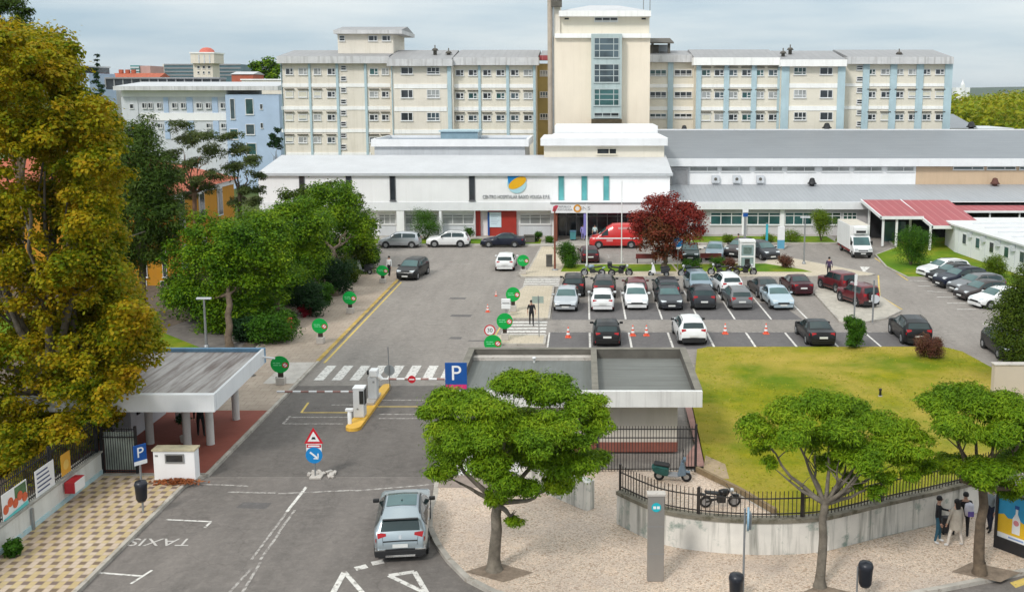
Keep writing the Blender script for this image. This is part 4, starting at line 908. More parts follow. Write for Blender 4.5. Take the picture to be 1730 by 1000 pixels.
# ---------------------------------------------------------------- booth with the flat roof
def booth():
    b = thing('gatehouse', (-.3, 45, 0), 'flat roofed concrete gatehouse with raised parapets between the entry lane and the lawn', 'building')
    x0, x1, y0, y1, z = -5.7, 5.12, 41.7, 49.1, 3.3
    MB().box(-5.15, 4.2, 43.1, 48.6, .1, 2.7).build('wall', M('gatehouse_render', (.60, .55, .48), .8, .06, .5, streak=(.4, .36, .3), streak_amt=.3), b)
    MB().box(-5.17, 4.22, 43.07, 48.62, .1, .55).build('red_base', M('dull_red_base', (.26, .09, .065), .85, .15, 2), b)
    MB().box(x0 + .02, .45, y0 + .02, y1 - .02, 2.62, 2.85).build('roof', ROOFB2, b); MB().box(.45, x1 - .02, y0 + .02, y1 - .02, 2.62, 2.85).build('roof', ROOFB, b)
    p = MB().box(x0, x1, y0, y0 + .22, 2.6, z); p.build('front_parapet', M('stained_parapet', (.68, .67, .65), .8, .08, .8, streak=(.33, .31, .3), streak_amt=.7), b)
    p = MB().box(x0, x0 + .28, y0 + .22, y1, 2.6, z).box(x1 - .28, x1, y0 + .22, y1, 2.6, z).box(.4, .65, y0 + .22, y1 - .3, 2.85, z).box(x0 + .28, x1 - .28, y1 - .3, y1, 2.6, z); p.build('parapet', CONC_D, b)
    MB().box(x0 + .28, .4, y1 - .75, y1 - .3, 2.85, 3.02).build('roof_ledge', CONC_L, b)
    cp = MB().box(x0 - .02, x0 + .3, y0 + .25, y1 + .02, z + .002, z + .03).box(x1 - .3, x1 + .02, y0 + .25, y1 + .02, z + .002, z + .03).box(.38, .67, y0 + .25, y1 - .32, z + .002, z + .03).box(x0 + .3, x1 - .3, y1 - .32, y1 + .02, z + .002, z + .03); cp.build('coping', M('dark_coping', (.19, .175, .145), .9, .25, 1.5), b)
    for k in range(6): MB().box(x0 - .012, x0 - .002, y0 + .3 + k * 1.2, y0 + .9 + k * 1.2, 2.75, z - .05).build('yellow_stripe', YELLOWP, b)
    MB().lathe([(.05, 2.85), (.05, 3.05), (.1, 3.05), (.1, 3.12), (.01, 3.14)], (-2.4, 48.0, 0), 10).build('roof_vent', WHITEM, b)
    w = MB().box(-6.15, -2.6, 40.25, 40.5, .1, 1.15).build('low_wall', WHITE, origin=(-4.4, 40.35, 0)); tag(w, 'white low wall behind the nearest leafy tree at the lane edge', 'wall')
    a, c = Vector(P(885, 818)), Vector(P(998, 866)); d = c - a
    w = MB().obox(((a.x + c.x) / 2, (a.y + c.y) / 2, .68), (d.length, .42, 1.16), math.atan2(d.y, d.x)).build('concrete_wall', STAINW, origin=((a.x + c.x) / 2, (a.y + c.y) / 2, 0), bevel=.02); tag(w, 'short stained concrete wall slanting across the cobbled plaza behind the nearest tree', 'wall')
booth()
# ---------------------------------------------------------------- guard shelter on the left
def guard():
    g = thing('guard_shelter', (-18.9, 45, 0), 'white fascia shelter with a weathered deck roof on round columns over a red floor', 'shelter')
    x1a, x1b = -15.7, -16.0; z = 3.35
    rf = [(-24.2, 41.35), (x1a, 41.35), (x1b, 48.75), (-24.2, 48.75)]
    MB().prism(rf, 2.62, 3.18).build('roof_deck', ROOFGUARD, g)
    MB().prism([(-24.2, 41.05), (x1a + .12, 41.05), (x1a + .1, 41.345), (-24.2, 41.345)], 2.6, z).prism([(x1a + .002, 41.35), (x1a + .12, 41.35), (x1b + .12, 48.755), (x1b + .002, 48.755)], 2.6, z).build('fascia', WHITE2, g)
    MB().prism([(-24.2, 48.76), (x1b + .12, 48.76), (x1b + .12, 49.0), (-24.2, 49.0)], 2.6, z).build('blue_gutter', M('gutter_blue', (.16, .30, .45), .5, .15, 2), g)
    MB().tube([(x1b + .1, 48.5, 3.0), (x1b + .75, 48.4, 2.95)], .05, 8).build('spout', WHITEM, g)
    for px, py in ((399, 708), (356, 750), (303, 709), (317, 752), (254, 749)):
        x, y = P(px, py, .13); MB().lathe([(.185, .13), (.175, .2), (.175, 2.62)], (x, y, 0), 18).build('column', M('column_white', (.62, .60, .57), .7, .08, 2, streak=(.4, .37, .33), streak_amt=.4), g)
    MB().box(-24, -20.8, 44.6, 48.4, .13, 2.6).build('booth_wall', GREYW, g)
    MB().box(-20.79, -20.74, 45.2, 47.6, 1.1, 2.2).build('booth_window', GLASS_D, g)
    c = thing('utility_cabinet', (-17.1, 40, 0), 'white block like utility cabinet with a small dark window at the pavement end', 'cabinet')
    a = P(268, 809)[0]; e = P(337, 809)[0]
    MB().box(a, e, 39.75, 40.25, .02, 1.36).build('body', WHITE, c, bevel=.02); MB().box(a - .04, e + .04, 39.7, 40.3, 1.362, 1.43).build('top_slab', M('lichen_slab', (.50, .44, .30), .85, .2, 3), c)
    o = MB().frame(a + .5, a + 1.28, .86, 1.24, 39.70, 39.748, .05).build('meter_window', STEEL, c); MB().box(a + .54, a + 1.24, 39.72, 39.745, .9, 1.2).build('pane', GLASS_D, o, local=True)
    MB().box(a + .08, a + .2, 39.735, 39.748, 1.12, 1.2).build('plate', STEEL, c)
    # heap of fallen leaves
    rr = np.random.default_rng(5); mb = MB()
    for i in range(420):
        x = a + .3 + rr.normal(.75, .42); y = 39.45 + rr.normal(0, .17); h = .1 * math.exp(-((x - a - 1.05) ** 2) / .3) * rr.random()
        t = rr.random() * 6.28; s = .05 + .04 * rr.random(); e1 = Vector((math.cos(t), math.sin(t), rr.normal(0, .35))) * s; e2 = Vector((-math.sin(t), math.cos(t), rr.normal(0, .35))) * s * .7
        p = Vector((x, y, .15 + h)); mb.add([p - e1, p - e2, p + e1, p + e2], [(0, 1, 2, 3)])
    o = mb.build('fallen_leaves', leafmat('fallen_leaf', ((.16, .05, .02), (.30, .09, .03), (.36, .16, .06)), .1)); o['kind'] = 'stuff'
guard()
# ---------------------------------------------------------------- fences
def bars_fence(name, pts, z0, h, label, post_at=None, step=.13, rails=(.12, .82), mat=BLACK, cat='fence', rad=.011, postr=.03, tops=0.0, group=None):
    """pts: polyline of the foot of the fence"""
    pv = [Vector((p[0], p[1], 0)) for p in pts]
    f = thing(name, (pv[0].x, pv[0].y, 0), label, cat, group)
    b = MB(); r = MB(); rest = 0.0
    for a, c in zip(pv[:-1], pv[1:]):
        d = c - a; L_ = d.length; u = d / L_; ang = math.atan2(u.y, u.x); s = rest
        while s < L_:
            p = a + u * s; b.obox((p.x, p.y, z0 + h / 2), (rad * 2, rad * 2, h), ang); s += step
        rest = s - L_; m = (a + c) / 2
        for q in rails: r.obox((m.x, m.y, z0 + h * q), (L_ + .02, .035, .04), ang)
    b.build('bars', mat, f); r.build('rail', mat, f)
    for p in (post_at if post_at is not None else [pts[0], pts[-1]]): MB().box(p[0] - postr, p[0] + postr, p[1] - postr, p[1] + postr, z0 - .05, z0 + h * (1.04 if tops == 0 else tops)).build('post', mat, f)
    return f
wallp = [(1.25, 35.45), (2.6, 33.9), (4.0, 33.25), (5.65, 32.95), (7.0, 32.95), (8.26, 33.14), (9.5, 33.7), (10.5, 34.22), (11.8, 34.85), (13.09, 35.46), (15.89, 36.96), (20, 39.6), (25, 43.5)]
def smooth(pts, n=4):
    out = []
    for i in range(len(pts) - 1):
        p0, p1, p2, p3 = [Vector(pts[max(0, min(len(pts) - 1, i + k))]) for k in (-1, 0, 1, 2)]
        for j in range(n):
            t = j / n; out.append(.5 * ((2 * p1) + (-p0 + p2) * t + (2 * p0 - 5 * p1 + 4 * p2 - p3) * t * t + (-p0 + 3 * p1 - 3 * p2 + p3) * t ** 3))
    return [tuple(q) for q in out] + [tuple(pts[-1])]
def ribbon(pts, w0, w1, z0, z1, mb):
    """wall swept along pts; w0/w1 offsets to the left of travel"""
    pv = [Vector(p) for p in pts]; n = len(pv); vs = []
    for i in range(n):
        d = (pv[min(i + 1, n - 1)] - pv[max(i - 1, 0)]).normalized(); m = Vector((-d.y, d.x))
        for q, z in ((w0, z0), (w0, z1), (w1, z1), (w1, z0)): vs.append((pv[i].x + m.x * q, pv[i].y + m.y * q, z))
    fs = []
    for i in range(n - 1):
        for k in range(4): fs.append((i * 4 + k, (i + 1) * 4 + k, (i + 1) * 4 + (k + 1) % 4, i * 4 + (k + 1) % 4))
    fs += [(0, 1, 2, 3), tuple((n - 1) * 4 + k for k in (3, 2, 1, 0))]
    return mb.add(vs, fs)
def curved():
    s = smooth(wallp)
    w = thing('boundary_wall', (7, 33, 0), 'curved stained white boundary wall with a mossy coping along the lawn', 'wall')
    ribbon(s, 0, .28, .1, 1.28, MB()).build('wall', STAINW, w)
    ribbon(s, -.05, .34, 1.282, 1.42, MB()).build('coping', M('mossy_coping', (.20, .18, .14), .9, .25, 2, spots=((.10, .09, .06), 2.5, .5)), w)
    mid = [(0.5 * (0) + p[0], p[1]) for p in s]
    pv = [Vector(p) for p in s]; off = []
    for i in range(len(pv)):
        d = (pv[min(i + 1, len(pv) - 1)] - pv[max(i - 1, 0)]).normalized(); off.append((pv[i].x - d.y * .16, pv[i].y + d.x * .16))
    posts = [off[0]]; acc = 0
    for a, c in zip(off[:-1], off[1:]):
        acc += math.dist(a, c)
        if acc > 3.3: posts.append(c); acc = 0
    bars_fence('metal_fence', off, 1.42, .95, 'dark bar fence standing on the curved boundary wall', posts, .15, (.14, .72), M('dark_brown_metal', (.035, .028, .024), .6, .3, 3), rad=.012, postr=.045)
curved()
bars_fence('metal_gate', [(.2, 40.62), (4.75, 40.62)], .16, 1.98, 'black barred gate in front of the gatehouse wall', [(.2, 40.62), (.62, 40.62), (4.75, 40.62)], .125, (.05, .74, .93), cat='gate', rad=.012, postr=.045)
bars_fence('metal_fence', [(-20.4, 24), (-20.35, 33), (-20.3, 40.3)], 1.12, 1.5, 'black bar fence on the white wall behind the taxi rank', [(-20.4, 24), (-20.38, 27), (-20.36, 30.2), (-20.35, 33), (-20.33, 36.7), (-20.3, 40.3)], .13, (.06, .86), postr=.05)
GB = bars_fence('metal_gate', [(-20.2, 40.5), (-18.75, 40.5)], .14, 1.95, 'black gate leaf with a solid white backing next to the blue parking sign', [(-20.2, 40.5), (-18.75, 40.5)], .1, (.03, .8, .97), cat='gate', postr=.05)
MB().box(-20.1, -18.85, 40.56, 40.6, .25, 1.9).build('backing_sheet', M('gate_backing', (.36, .40, .36), .8, .3, 1.2, streak=(.08, .1, .08), streak_amt=.9), GB)
def leftwall():
    w = thing('boundary_wall', (-20.4, 34, 0), 'white painted wall with a bluish foot along the taxi rank pavement', 'wall')
    MB().box(-20.52, -20.2, 20, 40.42, .1, 1.05).build('wall', STAINW2, w); MB().box(-20.6, -20.14, 20, 40.46, 1.052, 1.12).build('coping', CONC, w)
    MB().box(-20.198, -20.17, 20, 40.42, .1, .32).build('blue_foot', M('pale_blue_foot', (.42, .58, .62), .8, .15, 2, spots=((.6, .6, .57), 3, .52)), w)
    MB().box(-20.17, -20.09, 34.9, 35.0, .13, .95).build('conduit', STEEL, w)
STAINW2 = M('painted_wall', (.66, .66, .63), .85, .1, .8, streak=(.42, .40, .34), streak_amt=.6, spots=((.5, .47, .4), 2, .6))
leftwall()
def banners():
    for i, (px0, px1, py0, py1, lab) in enumerate(((0, 46, 815, 862, 'poster with orange and green pictures on the black fence'), (58, 93, 793, 846, 'white notice banner with dark marks on the black fence'), (101, 119, 766, 803, 'orange poster on the black fence above the white wall'))):
        # plane x = -20.25
        def onx(px, py):
            d = ray(px, py); t = -20.25 / d[0]; return d[1] * t, CAM_H + d[2] * t
        ya = onx(px0 + 2, (py0 + py1) / 2)[0]; yb = onx(px1, (py0 + py1) / 2)[0]
        zc = 1.62; hh = (.95, 1.0, .85)[i]
        p = thing('fence_banner', (-20.22, (ya + yb) / 2, zc), lab, 'banner', 'banners tied to the fence')
        x = -20.24
        MB().box(x - .02, x, ya, yb, zc - hh / 2, zc + hh / 2).build('sheet', SIGNW if i < 2 else M('poster_orange', (.70, .36, .04), .5, .1), p)
        r_ = random.Random(i + 4); cols = [M('poster_red', (.62, .12, .05), .5, .2, 6), M('poster_dark_green', (.08, .16, .07), .5, .3, 6), M('poster_aqua', (.12, .55, .55), .5, .1)]
        if i == 0:
            MB().box(x + .001, x + .006, ya + (yb - ya) * .5, yb - .05, zc - .1, zc + hh / 2 - .05).build('picture', cols[1], p)
            for q in range(5):
                yy = ya + (yb - ya) * (.12 + .19 * q); MB().disc((x + .008 + .002 * q, yy, zc - .12 + .16 * (q % 2)), .17, .006, 16, axis='X').build('picture', cols[0], p)
            MB().add([(x + .02, ya, zc - hh / 2), (x + .02, yb, zc - hh / 2), (x + .02, yb, zc - hh / 2 + .16), (x + .02, ya, zc - hh / 2 + .06)], [(0, 1, 2, 3)]).build('picture', cols[2], p)
        if i == 1:
            for q in range(5): zz = zc + .35 - .17 * q; MB().box(x + .001, x + .006, ya + .1, ya + (yb - ya) * (.35 + .5 * r_.random()), zz - .03, zz + .03).build('print', M('print_dark_blue', (.05, .07, .16), .5, .1), p)
        if i == 2:
            MB().disc((x + .004, (ya + yb) / 2, zc - .05), .2, .006, 16, axis='X').build('picture', M('poster_amber', (.75, .50, .12), .5, .1), p)
    m = thing('mail_box', (-20.0, 37.7, .9), 'red and white box mounted on the white wall near the gate', 'box')
    MB().box(-20.14, -19.75, 37.25, 38.1, .55, 1.0).build('body', M('box_red', (.42, .02, .03), .45, .08), m, bevel=.02); MB().box(-19.748, -19.73, 37.3, 38.05, .57, .98).build('front', SIGNW, m)
banners()
# ---------------------------------------------------------------- signs and machines
def arrow_disc(): pass
def sign_mid():
    x, y = P(533, 806); s = thing('road_sign', (x, y, 0), 'traffic sign with a red triangle over a blue arrow disc on a leaning pole', 'sign')
    MB().tube([(x, y, 0), (x, y, 2.1)], .035, 10).build('pole', STEEL, s)
    def zz(py): return Q(533, py, y)[1]
    z = zz(739); k = .36; t = lambda q: [(x + math.sin(a) * q, z + math.cos(a) * q) for a in (0, 2 * math.pi / 3, 4 * math.pi / 3)]
    yf = y - .05
    o = MB().xprism(t(.46), yf - .012, yf).build('triangle_plate', SIGNR, s); MB().xprism(t(.29), yf - .018, yf - .0125).build('triangle_face', SIGNW, o, local=True)
    MB().xprism([(x - .09, z - .05), (x + .09, z - .05), (x + .06, z + .05), (x - .05, z + .05)], yf - .024, yf - .0185).build('symbol', SIGNK, o, local=True)
    z = zz(755); o = MB().box(x - .32, x + .32, yf - .012, yf, z - .2, z + .16).build('plate', SIGNW, s); MB().box(x - .3, x + .3, yf - .018, yf - .0125, z, z + .14).build('red_band', SIGNR, o, local=True)
    MB().box(x - .24, x + .24, yf - .022, yf - .0185, z + .04, z + .1).build('band_text', SIGNW, o, local=True); z = zz(767.5); o = MB().disc((x, yf - .03, z), .35, .02, 32).build('blue_disc', SIGNB2, s)
    c = Vector((x, yf - .045, z)); MB().obox((x, yf - .045, z), (.42, .006, .075), 0, ry=R(40)).obox((x + .17, yf - .045, z - .02), (.05, .006, .2)).obox((x + .08, yf - .0451, z - .14), (.2, .006, .05)).build('arrow', SIGNW, o, local=True)
    rr = random.Random(2); mb = MB()
    for i in range(16): mb.obox((x - .35 + rr.random() * 1.1, y - .05 + rr.random() * .55, .05), (.1 + .2 * rr.random(), .1 + .12 * rr.random(), .08 + .07 * rr.random()), rr.random() * 3, 0, rr.random() * .4)
    mb.box(x - .2, x + .3, y - .25, y + .15, 0, .09); o = mb.build('broken_kerb', CONC_L, origin=(x, y, 0), bevel=.02); tag(o, 'broken concrete kerb pieces lying at the foot of the arrow sign', 'rubble')
sign_mid()
def psign(name, x, y, zc, w, h, label, band=None, rz=0, pole=True, foot=0.0, white_foot=False, back=True):
    s = thing(name, (x, y, foot), label, 'sign', rz=rz)
    if pole: MB().tube([(0, .05, 0), (0, .05, zc - foot + h * .3)], .038, 10).build('pole', STEEL, s, local=True)
    o = MB().box(-w / 2, w / 2, -.02, .01, zc - foot - h / 2, zc - foot + h / 2).build('plate', SIGNB, s, local=True, bevel=.01)
    b0 = zc - foot
    if band: MB().box(-w / 2 + .02, w / 2 - .02, -.026, -.0205, b0 - h / 2 + .03, b0 - h / 2 + .03 + h * .16).build('band', band, o, local=True)
    if white_foot: MB().box(-w / 2, w / 2, -.026, -.0205, b0 - h / 2, b0 - h / 2 + h * .2).build('band', SIGNW, o, local=True)
    t = text_mesh('letter', 'P', h * (.78 if not white_foot else .72), SIGNW, o, Matrix.Translation((0, -.024, b0 + h * .09)) @ UPR, .004, local=True)
    return s
Y_ = 41.0; x_, z_ = Q(770.5, 635, Y_)
psign('parking_sign', x_, Y_, z_, .92, 1.16, 'large square blue parking sign with a white P and pink band beside the gatehouse', M('sign_pink', (.62, .03, .16), .4, .05))
x_, y_ = P(243, 866, .13); ps = psign('parking_sign', x_, y_, 2.45, .5, .78, 'small blue parking sign with a white P on a thin pole at the taxi rank', None, R(50), True, .13, True)
def bin_on(name, x, y, foot, label, z0=.55, off=.2, pole=None, grp='litter bins on poles'):
    b = thing(name, (x, y, foot), label, 'bin', grp)
    if pole: MB().tube([(0, 0, 0), (0, 0, pole)], .03, 8).build('pole', STEEL, b, local=True)
    MB().lathe([(.01, z0), (.15, z0), (.2, z0 + .1), (.225, z0 + .62), (.23, z0 + .66), (.18, z0 + .66), (.16, z0 + .2), (.01, z0 + .2)], (off, -.1, 0), 16).build('body', M('bin_plastic', (.016, .018, .024), .4, .1), b, local=True)
    MB().lathe([(.235, z0 + .6), (.24, z0 + .68), (.2, z0 + .78), (.01, z0 + .82)], (off, -.1, 0), 16).build('lid', M('bin_lid', (.02, .022, .03), .35, .1), b, local=True)
    return b
bin_on('litter_bin', x_, y_, .13, 'black litter bin hung on the pole of the small blue parking sign', .52, .0)
x2, y2 = P(1447, 1012, .13); bin_on('litter_bin', x2, y2, .13, 'black litter bin on its own thin pole at the street kerb, between two tree trunks', .5, .22, 1.1)
x3, y3 = P(1255, 1014, .13); bin_on('litter_bin', x3, y3, .13, 'dark bluish litter bin under the edge-on street sign', .15, -.24)
def edge_sign():
    s = thing('street_sign', (x3, y3, .13), 'blue street sign seen edge-on, on a tall thin pole in front of the curved wall', 'sign')
    zt = Q(1262, 853, y3)[1] - .13; MB().tube([(0, 0, 0), (0, 0, zt - .1)], .035, 10).build('pole', STEEL, s, local=True)
    zb = Q(1262, 896, y3)[1] - .13
    mb = MB().lathe([(.001, -.03), (.36, -.03), (.36, .03), (.001, .03)], (.1, -.06, (zt + zb) / 2), 28, axis='X', smooth=False); o = mb.build('plate', M('sign_back_blue', (.22, .36, .47), .45, .1), s, local=True)
    o.rotation_euler = (0, 0, R(-9)); MB().box(.11, .18, -.2, .1, (zt + zb) / 2 - .3, (zt + zb) / 2 + .2).build('second_plate', STEEL, s, local=True)
edge_sign()
def totem():
    x, y = P(1107, 979, .13); t = thing('info_totem', (x, y, .13), 'slim grey metal totem with a round aqua badge near its top on the cobbles', 'totem')
    h = Q(1107, 833, y)[1] - .13
    MB().box(-.27, .27, -.13, .13, 0, h).build('body', M('totem_steel', (.33, .31, .29), .45, .08, .8, metal=.5), t, local=True, bevel=.02)
    MB().box(-.275, .275, -.135, .135, h * .32, h * .325).box(-.275, .275, -.135, .135, h * .635, h * .64).build('joint', GREYM, t, local=True)
    MB().box(-.3, .3, -.16, .16, h - .04, h + .03).build('cap', CONC_L, t, local=True); o = MB().disc((0, -.142, h - .42), .155, .012, 28).build('badge', M('badge_aqua', (.02, .42, .50), .35, .05), t, local=True)
    MB().box(-.1, -.01, -.152, -.149, h - .47, h - .38).box(.02, .11, -.152, -.149, h - .47, h - .38).build('mark', SIGNW, o, local=True)
totem()
def bus_panel():
    x, y = P(1680, 922, .13); s = thing('advert_panel', (x, y, .13), 'bus stop advert panel with a blue and yellow poster showing a white bottle', 'panel', rz=R(-52))
    W, Hh = 1.55, 2.15
    MB().box(0, W, -.08, .12, .0, .35).build('foot', BLACK, s, local=True)
    f = MB().frame(0, W, .35, Hh, -.09, .12, .09); f.build('frame', BLACK, s, local=True); MB().box(.09, W - .09, 0, .1, .44, Hh - .09).build('back', BLACK, s, local=True)
    o = MB().box(.09, W - .09, -.03, -.002, .44, Hh - .09).build('poster', M('poster_sky_blue', (.02, .30, .55), .4, .12, 1.5), s, local=True)
    MB().box(.09, W - .09, -.036, -.0305, .44, .62).build('poster_foot', SIGNW, o, local=True)
    MB().xprism([(.09, .62), (W - .09, .62), (W - .09, 1.28), (1.1, 1.15), (.8, 1.26), (.45, 1.2), (.3, 1.32), (.09, 1.25)], -.036, -.0305).build('poster_yellow', M('poster_yellow', (.78, .48, .02), .4, .08, 2), o, local=True)
    MB().xprism([(.62, .72), (.9, .72), (.9, 1.25), (.8, 1.45), (.8, 1.62), (.72, 1.62), (.72, 1.45), (.62, 1.25)], -.044, -.037).build('bottle_picture', SIGNW, o, local=True)
    MB().xprism([(.68, 1.62), (.84, 1.62), (.84, 1.75), (.68, 1.75)], -.044, -.037).build('bottle_cap', SIGNB, o, local=True); MB().disc((.76, -.048, 1.12), .1, .004, 16).build('bottle_label', M('label_pink', (.7, .25, .28), .4, .1), o, local=True)
    MB().box(.5, 1.05, -.04, -.037, .5, .56).build('poster_text', M('poster_text_blue', (.25, .35, .6), .5, .05), o, local=True)
    b = thing('bus_shelter', (x + 1.1, y - .9, .13), 'bus shelter with a dark green roof at the right edge of the pavement', 'shelter', rz=R(-52))
    MB().box(.2, 4.2, -.1, 1.5, 2.3, 2.42).build('roof', M('shelter_green', (.02, .12, .08), .4, .15, 2), b, local=True)
    for a, c in ((.3, 1.4), (4.1, 1.4), (4.1, 0)): MB().box(a - .04, a + .04, c - .04, c + .04, 0, 2.3).build('post', BLACK, b, local=True)
    MB().box(.4, 4.0, 1.38, 1.4, .3, 2.1).build('glass', GLASS_G, b, local=True); MB().box(1, 3.4, .8, 1.2, .45, .5).build('bench', GREYM, b, local=True)
bus_panel()
def barrier():
    i = thing('kerb_island', (-10.97, 49.5, 0), 'narrow yellow painted island between the two barrier lanes', 'island')
    a, b = Vector((-11.2, 46.2)), Vector((-10.75, 53.3)); pts = []
    for t in range(9): pts.append((-11.0 + .36 * math.cos(math.pi + math.pi * t / 8), 46.4 + .36 * math.sin(math.pi + math.pi * t / 8)))
    for t in range(9): pts.append((-10.72 + .22 * math.cos(math.pi * t / 8), 53.2 + .22 * math.sin(math.pi * t / 8)))
    MB().prism(pts, 0, .17).build('base', YELLOWP, i, bevel=.03); MB().prism([(-11.2, 49.6), (-10.68, 49.6), (-10.66, 51.4), (-11.1, 51.4)], .172, .3).build('plinth', CONC_L, i, bevel=.02)
    t = thing('ticket_machine', (-11.0, 47.9, .17), 'white parking ticket column with a dark front panel on the yellow island', 'machine')
    MB().box(-.27, .27, -.3, .3, 0, 1.45).build('body', M('machine_white', (.62, .63, .64), .5, .06), t, local=True, bevel=.05); MB().box(.272, .285, -.22, .24, .62, 1.38).box(.05, .262, -.325, -.302, .7, 1.36).build('front_panel', SIGNK, t, local=True); MB().box(-.28, .28, -.32, .32, 1.452, 1.5).build('cap', WHITEM, t, local=True); MB().disc((-.05, -.305, .45), .05, .02, 12).build('button', STEEL, t, local=True)
    p = thing('bollard_post', (-11.25, 46.75, .17), 'short white post on the near end of the yellow island', 'post')
    MB().lathe([(.1, 0), (.1, .62), (.01, .64)], (0, 0, 0), 14).build('shaft', WHITEM, p, local=True); MB().box(-.18, .18, -.12, .12, .64, .74).build('head', WHITEM, p, local=True)
    c = thing('barrier_cabinet', (-10.9, 50.5, .3), 'white barrier cabinet with a camera head, raised on a plinth of the yellow island', 'barrier')
    MB().box(-.2, .26, -.25, .25, 0, 1.15).build('body', MATS['machine_white'], c, local=True, bevel=.03); MB().box(-.12, .3, -.3, .28, 1.16, 1.52).build('head', WHITEM, c, local=True, bevel=.04); MB().box(-.26, -.125, -.12, .05, 1.25, 1.45).build('camera', SIGNK, c, local=True)
    MB().tube([(.3, -.1, 1.2), (.52, -.12, 1.0)], [.14, .1], 10).build('arm_hub', WHITEM, c, local=True); MB().box(.05, .15, -.262, -.252, .85, .95).build('lock', STEEL, c, local=True)
    def arm(x0, x1, y, z, label, disc=False):
        m = thing('lane_barrier', (x0, y, z), label, 'barrier', 'barrier arms across the lanes'); n = int(abs(x1 - x0) / .38)
        w_ = MB().tube([(x0 + (x1 - x0) * k / n, y, z) for k in range(n + 1)], .055, 8, smooth=False, cap=False); w_.m = [(i // 8) % 2 for i in range(len(w_.f))]
        w_.build('arm', [WHITEM, M('arm_dull_red', (.30, .16, .14), .5, .1)], m)
        if disc:
            xx = Q(696, 643, y)[0]; o = MB().disc((xx, y - .045, z), .2, .02, 24).build('no_entry_disc', SIGNR, m); MB().box(xx - .13, xx + .13, y - .062, y - .056, z - .03, z + .03).build('bar', SIGNW, o, local=True)
    arm(-10.45, -6.3, 50.35, 1.33, 'striped barrier arm carrying a small red no entry disc', True); arm(-11.05, -15.5, 49.3, .98, 'striped barrier arm closing the left hand lane')
    x, y = P(659, 660); s = thing('road_sign', (x, y, .1), 'grey back of a round sign low on a thin pole behind the barrier', 'sign')
    MB().tube([(0, 0, 0), (-.05, 0, 2.35)], .03, 8).build('pole', STEEL, s, local=True); MB().disc((-.02, .06, Q(658, 626, y)[1] - .1), .29, .02, 28).build('plate', M('sign_back_grey', (.33, .36, .38), .5, .1), s, local=True)
barrier()
def green_signs():
    S = [(645, 457, 478, 'far left, beside a standing person'), (590, 503, 529, 'third along the left pavement'), (540, 550, 580, 'second along the left pavement'), (473, 615, 649, 'nearest on the left pavement'), (884, 440, 463, 'at the tip behind the white hatchback'), (867, 497, 526, 'beside the white box sign'), (853, 542, 574, 'before crossing'), (833, 579, 612, 'behind the gatehouse parapet')]
    first = None
    for i, (px, py, pb, txt) in enumerate(S):
        x, y = P(px + (2 if i < 4 else 0), pb, .12)
        lab = 'round green no smoking sign on a concrete block, ' + txt
        if first is None:
            s = thing('green_sign', (x, y, .12), lab, 'sign', 'round green signs along the pavements'); first = s
            MB().box(-.24, .24, -.2, .2, 0, .45).build('concrete_block', CONC_L, s, local=True, bevel=.03); MB().box(-.14, .14, -.05, .05, .45, .85).build('neck', BROWNK, s, local=True)
            o = MB().disc((0, -.06, 1.25), .52, .04, 40).build('disc', SIGNG, s, local=True)
            MB().ring((.3, -.086, 1.22), .115, .17, .012, 24).build('ban_ring', SIGNR, o, local=True); MB().disc((.3, -.083, 1.22), .114, .006, 20).build('ban_face', SIGNW, o, local=True); MB().obox((.3, -.089, 1.22), (.24, .006, .035), 0, ry=R(-42)).build('ban_bar', SIGNR, o, local=True)
            tb = MB()
            for k, (a, b) in enumerate(((-.38, -.24), (-.2, .02), (-.36, -.1), (-.05, .08))): zz = 1.33 - .13 * (k // 2); tb.box(a, b, -.087, -.0805, zz - .03, zz + .03)
            tb.build('text_lines', SIGNGL, o, local=True)
        else: s = dup(first, (x, y, .12), label=lab)
        zc = Q(px, py, y)[1] - .12; s.scale = (1, 1, max(.85, min(1.15, zc / 1.25)))
        s.rotation_euler = (0, 0, R((-8, -6, -6, -4, 3, 2, 4, 2)[i]))
BROWNK = M('dark_brown_neck', (.04, .025, .018), .6, .2, 3)
green_signs()
def cones():
    S = [(960, 570, 1, 'alone in the empty bay near the crossing'), (1069, 567, 1, 'left of the pair beyond the black hatchback'), (1092, 567, 1, 'right of the pair beyond the black hatchback'), (1225, 564, 1, 'just right of the large white car in the nearest row'), (1294, 564, 1, 'left of the black saloon in the nearest row'), (824, 527, .8, 'small, out on the road left of the white box sign'), (838, 500, .55, 'lying low on the road near the uppermost island sign')]
    f = None
    for px, py, k, t in S:
        x, y = P(px, py); lab = 'orange and white traffic cone, ' + t
        if f is None:
            f = c = thing('traffic_cone', (x, y, .004), lab, 'cone', 'traffic cones in the car park')
            MB().box(-.2, .2, -.2, .2, 0, .04).build('base', ORANGEP, c, local=True); m_ = MB().lathe([(.15, .04), (.12, .2), (.1, .34), (.075, .46), (.05, .6), (.03, .72), (.001, .73)], n=14); m_.m = [1 if i % 6 in (1, 3) else 0 for i in range(len(m_.f))]; m_.build('cone', [ORANGEP, SIGNW], c, local=True)
        else: c = dup(f, (x, y, .004), label=lab)
        c.scale = (k, k, k)
cones()
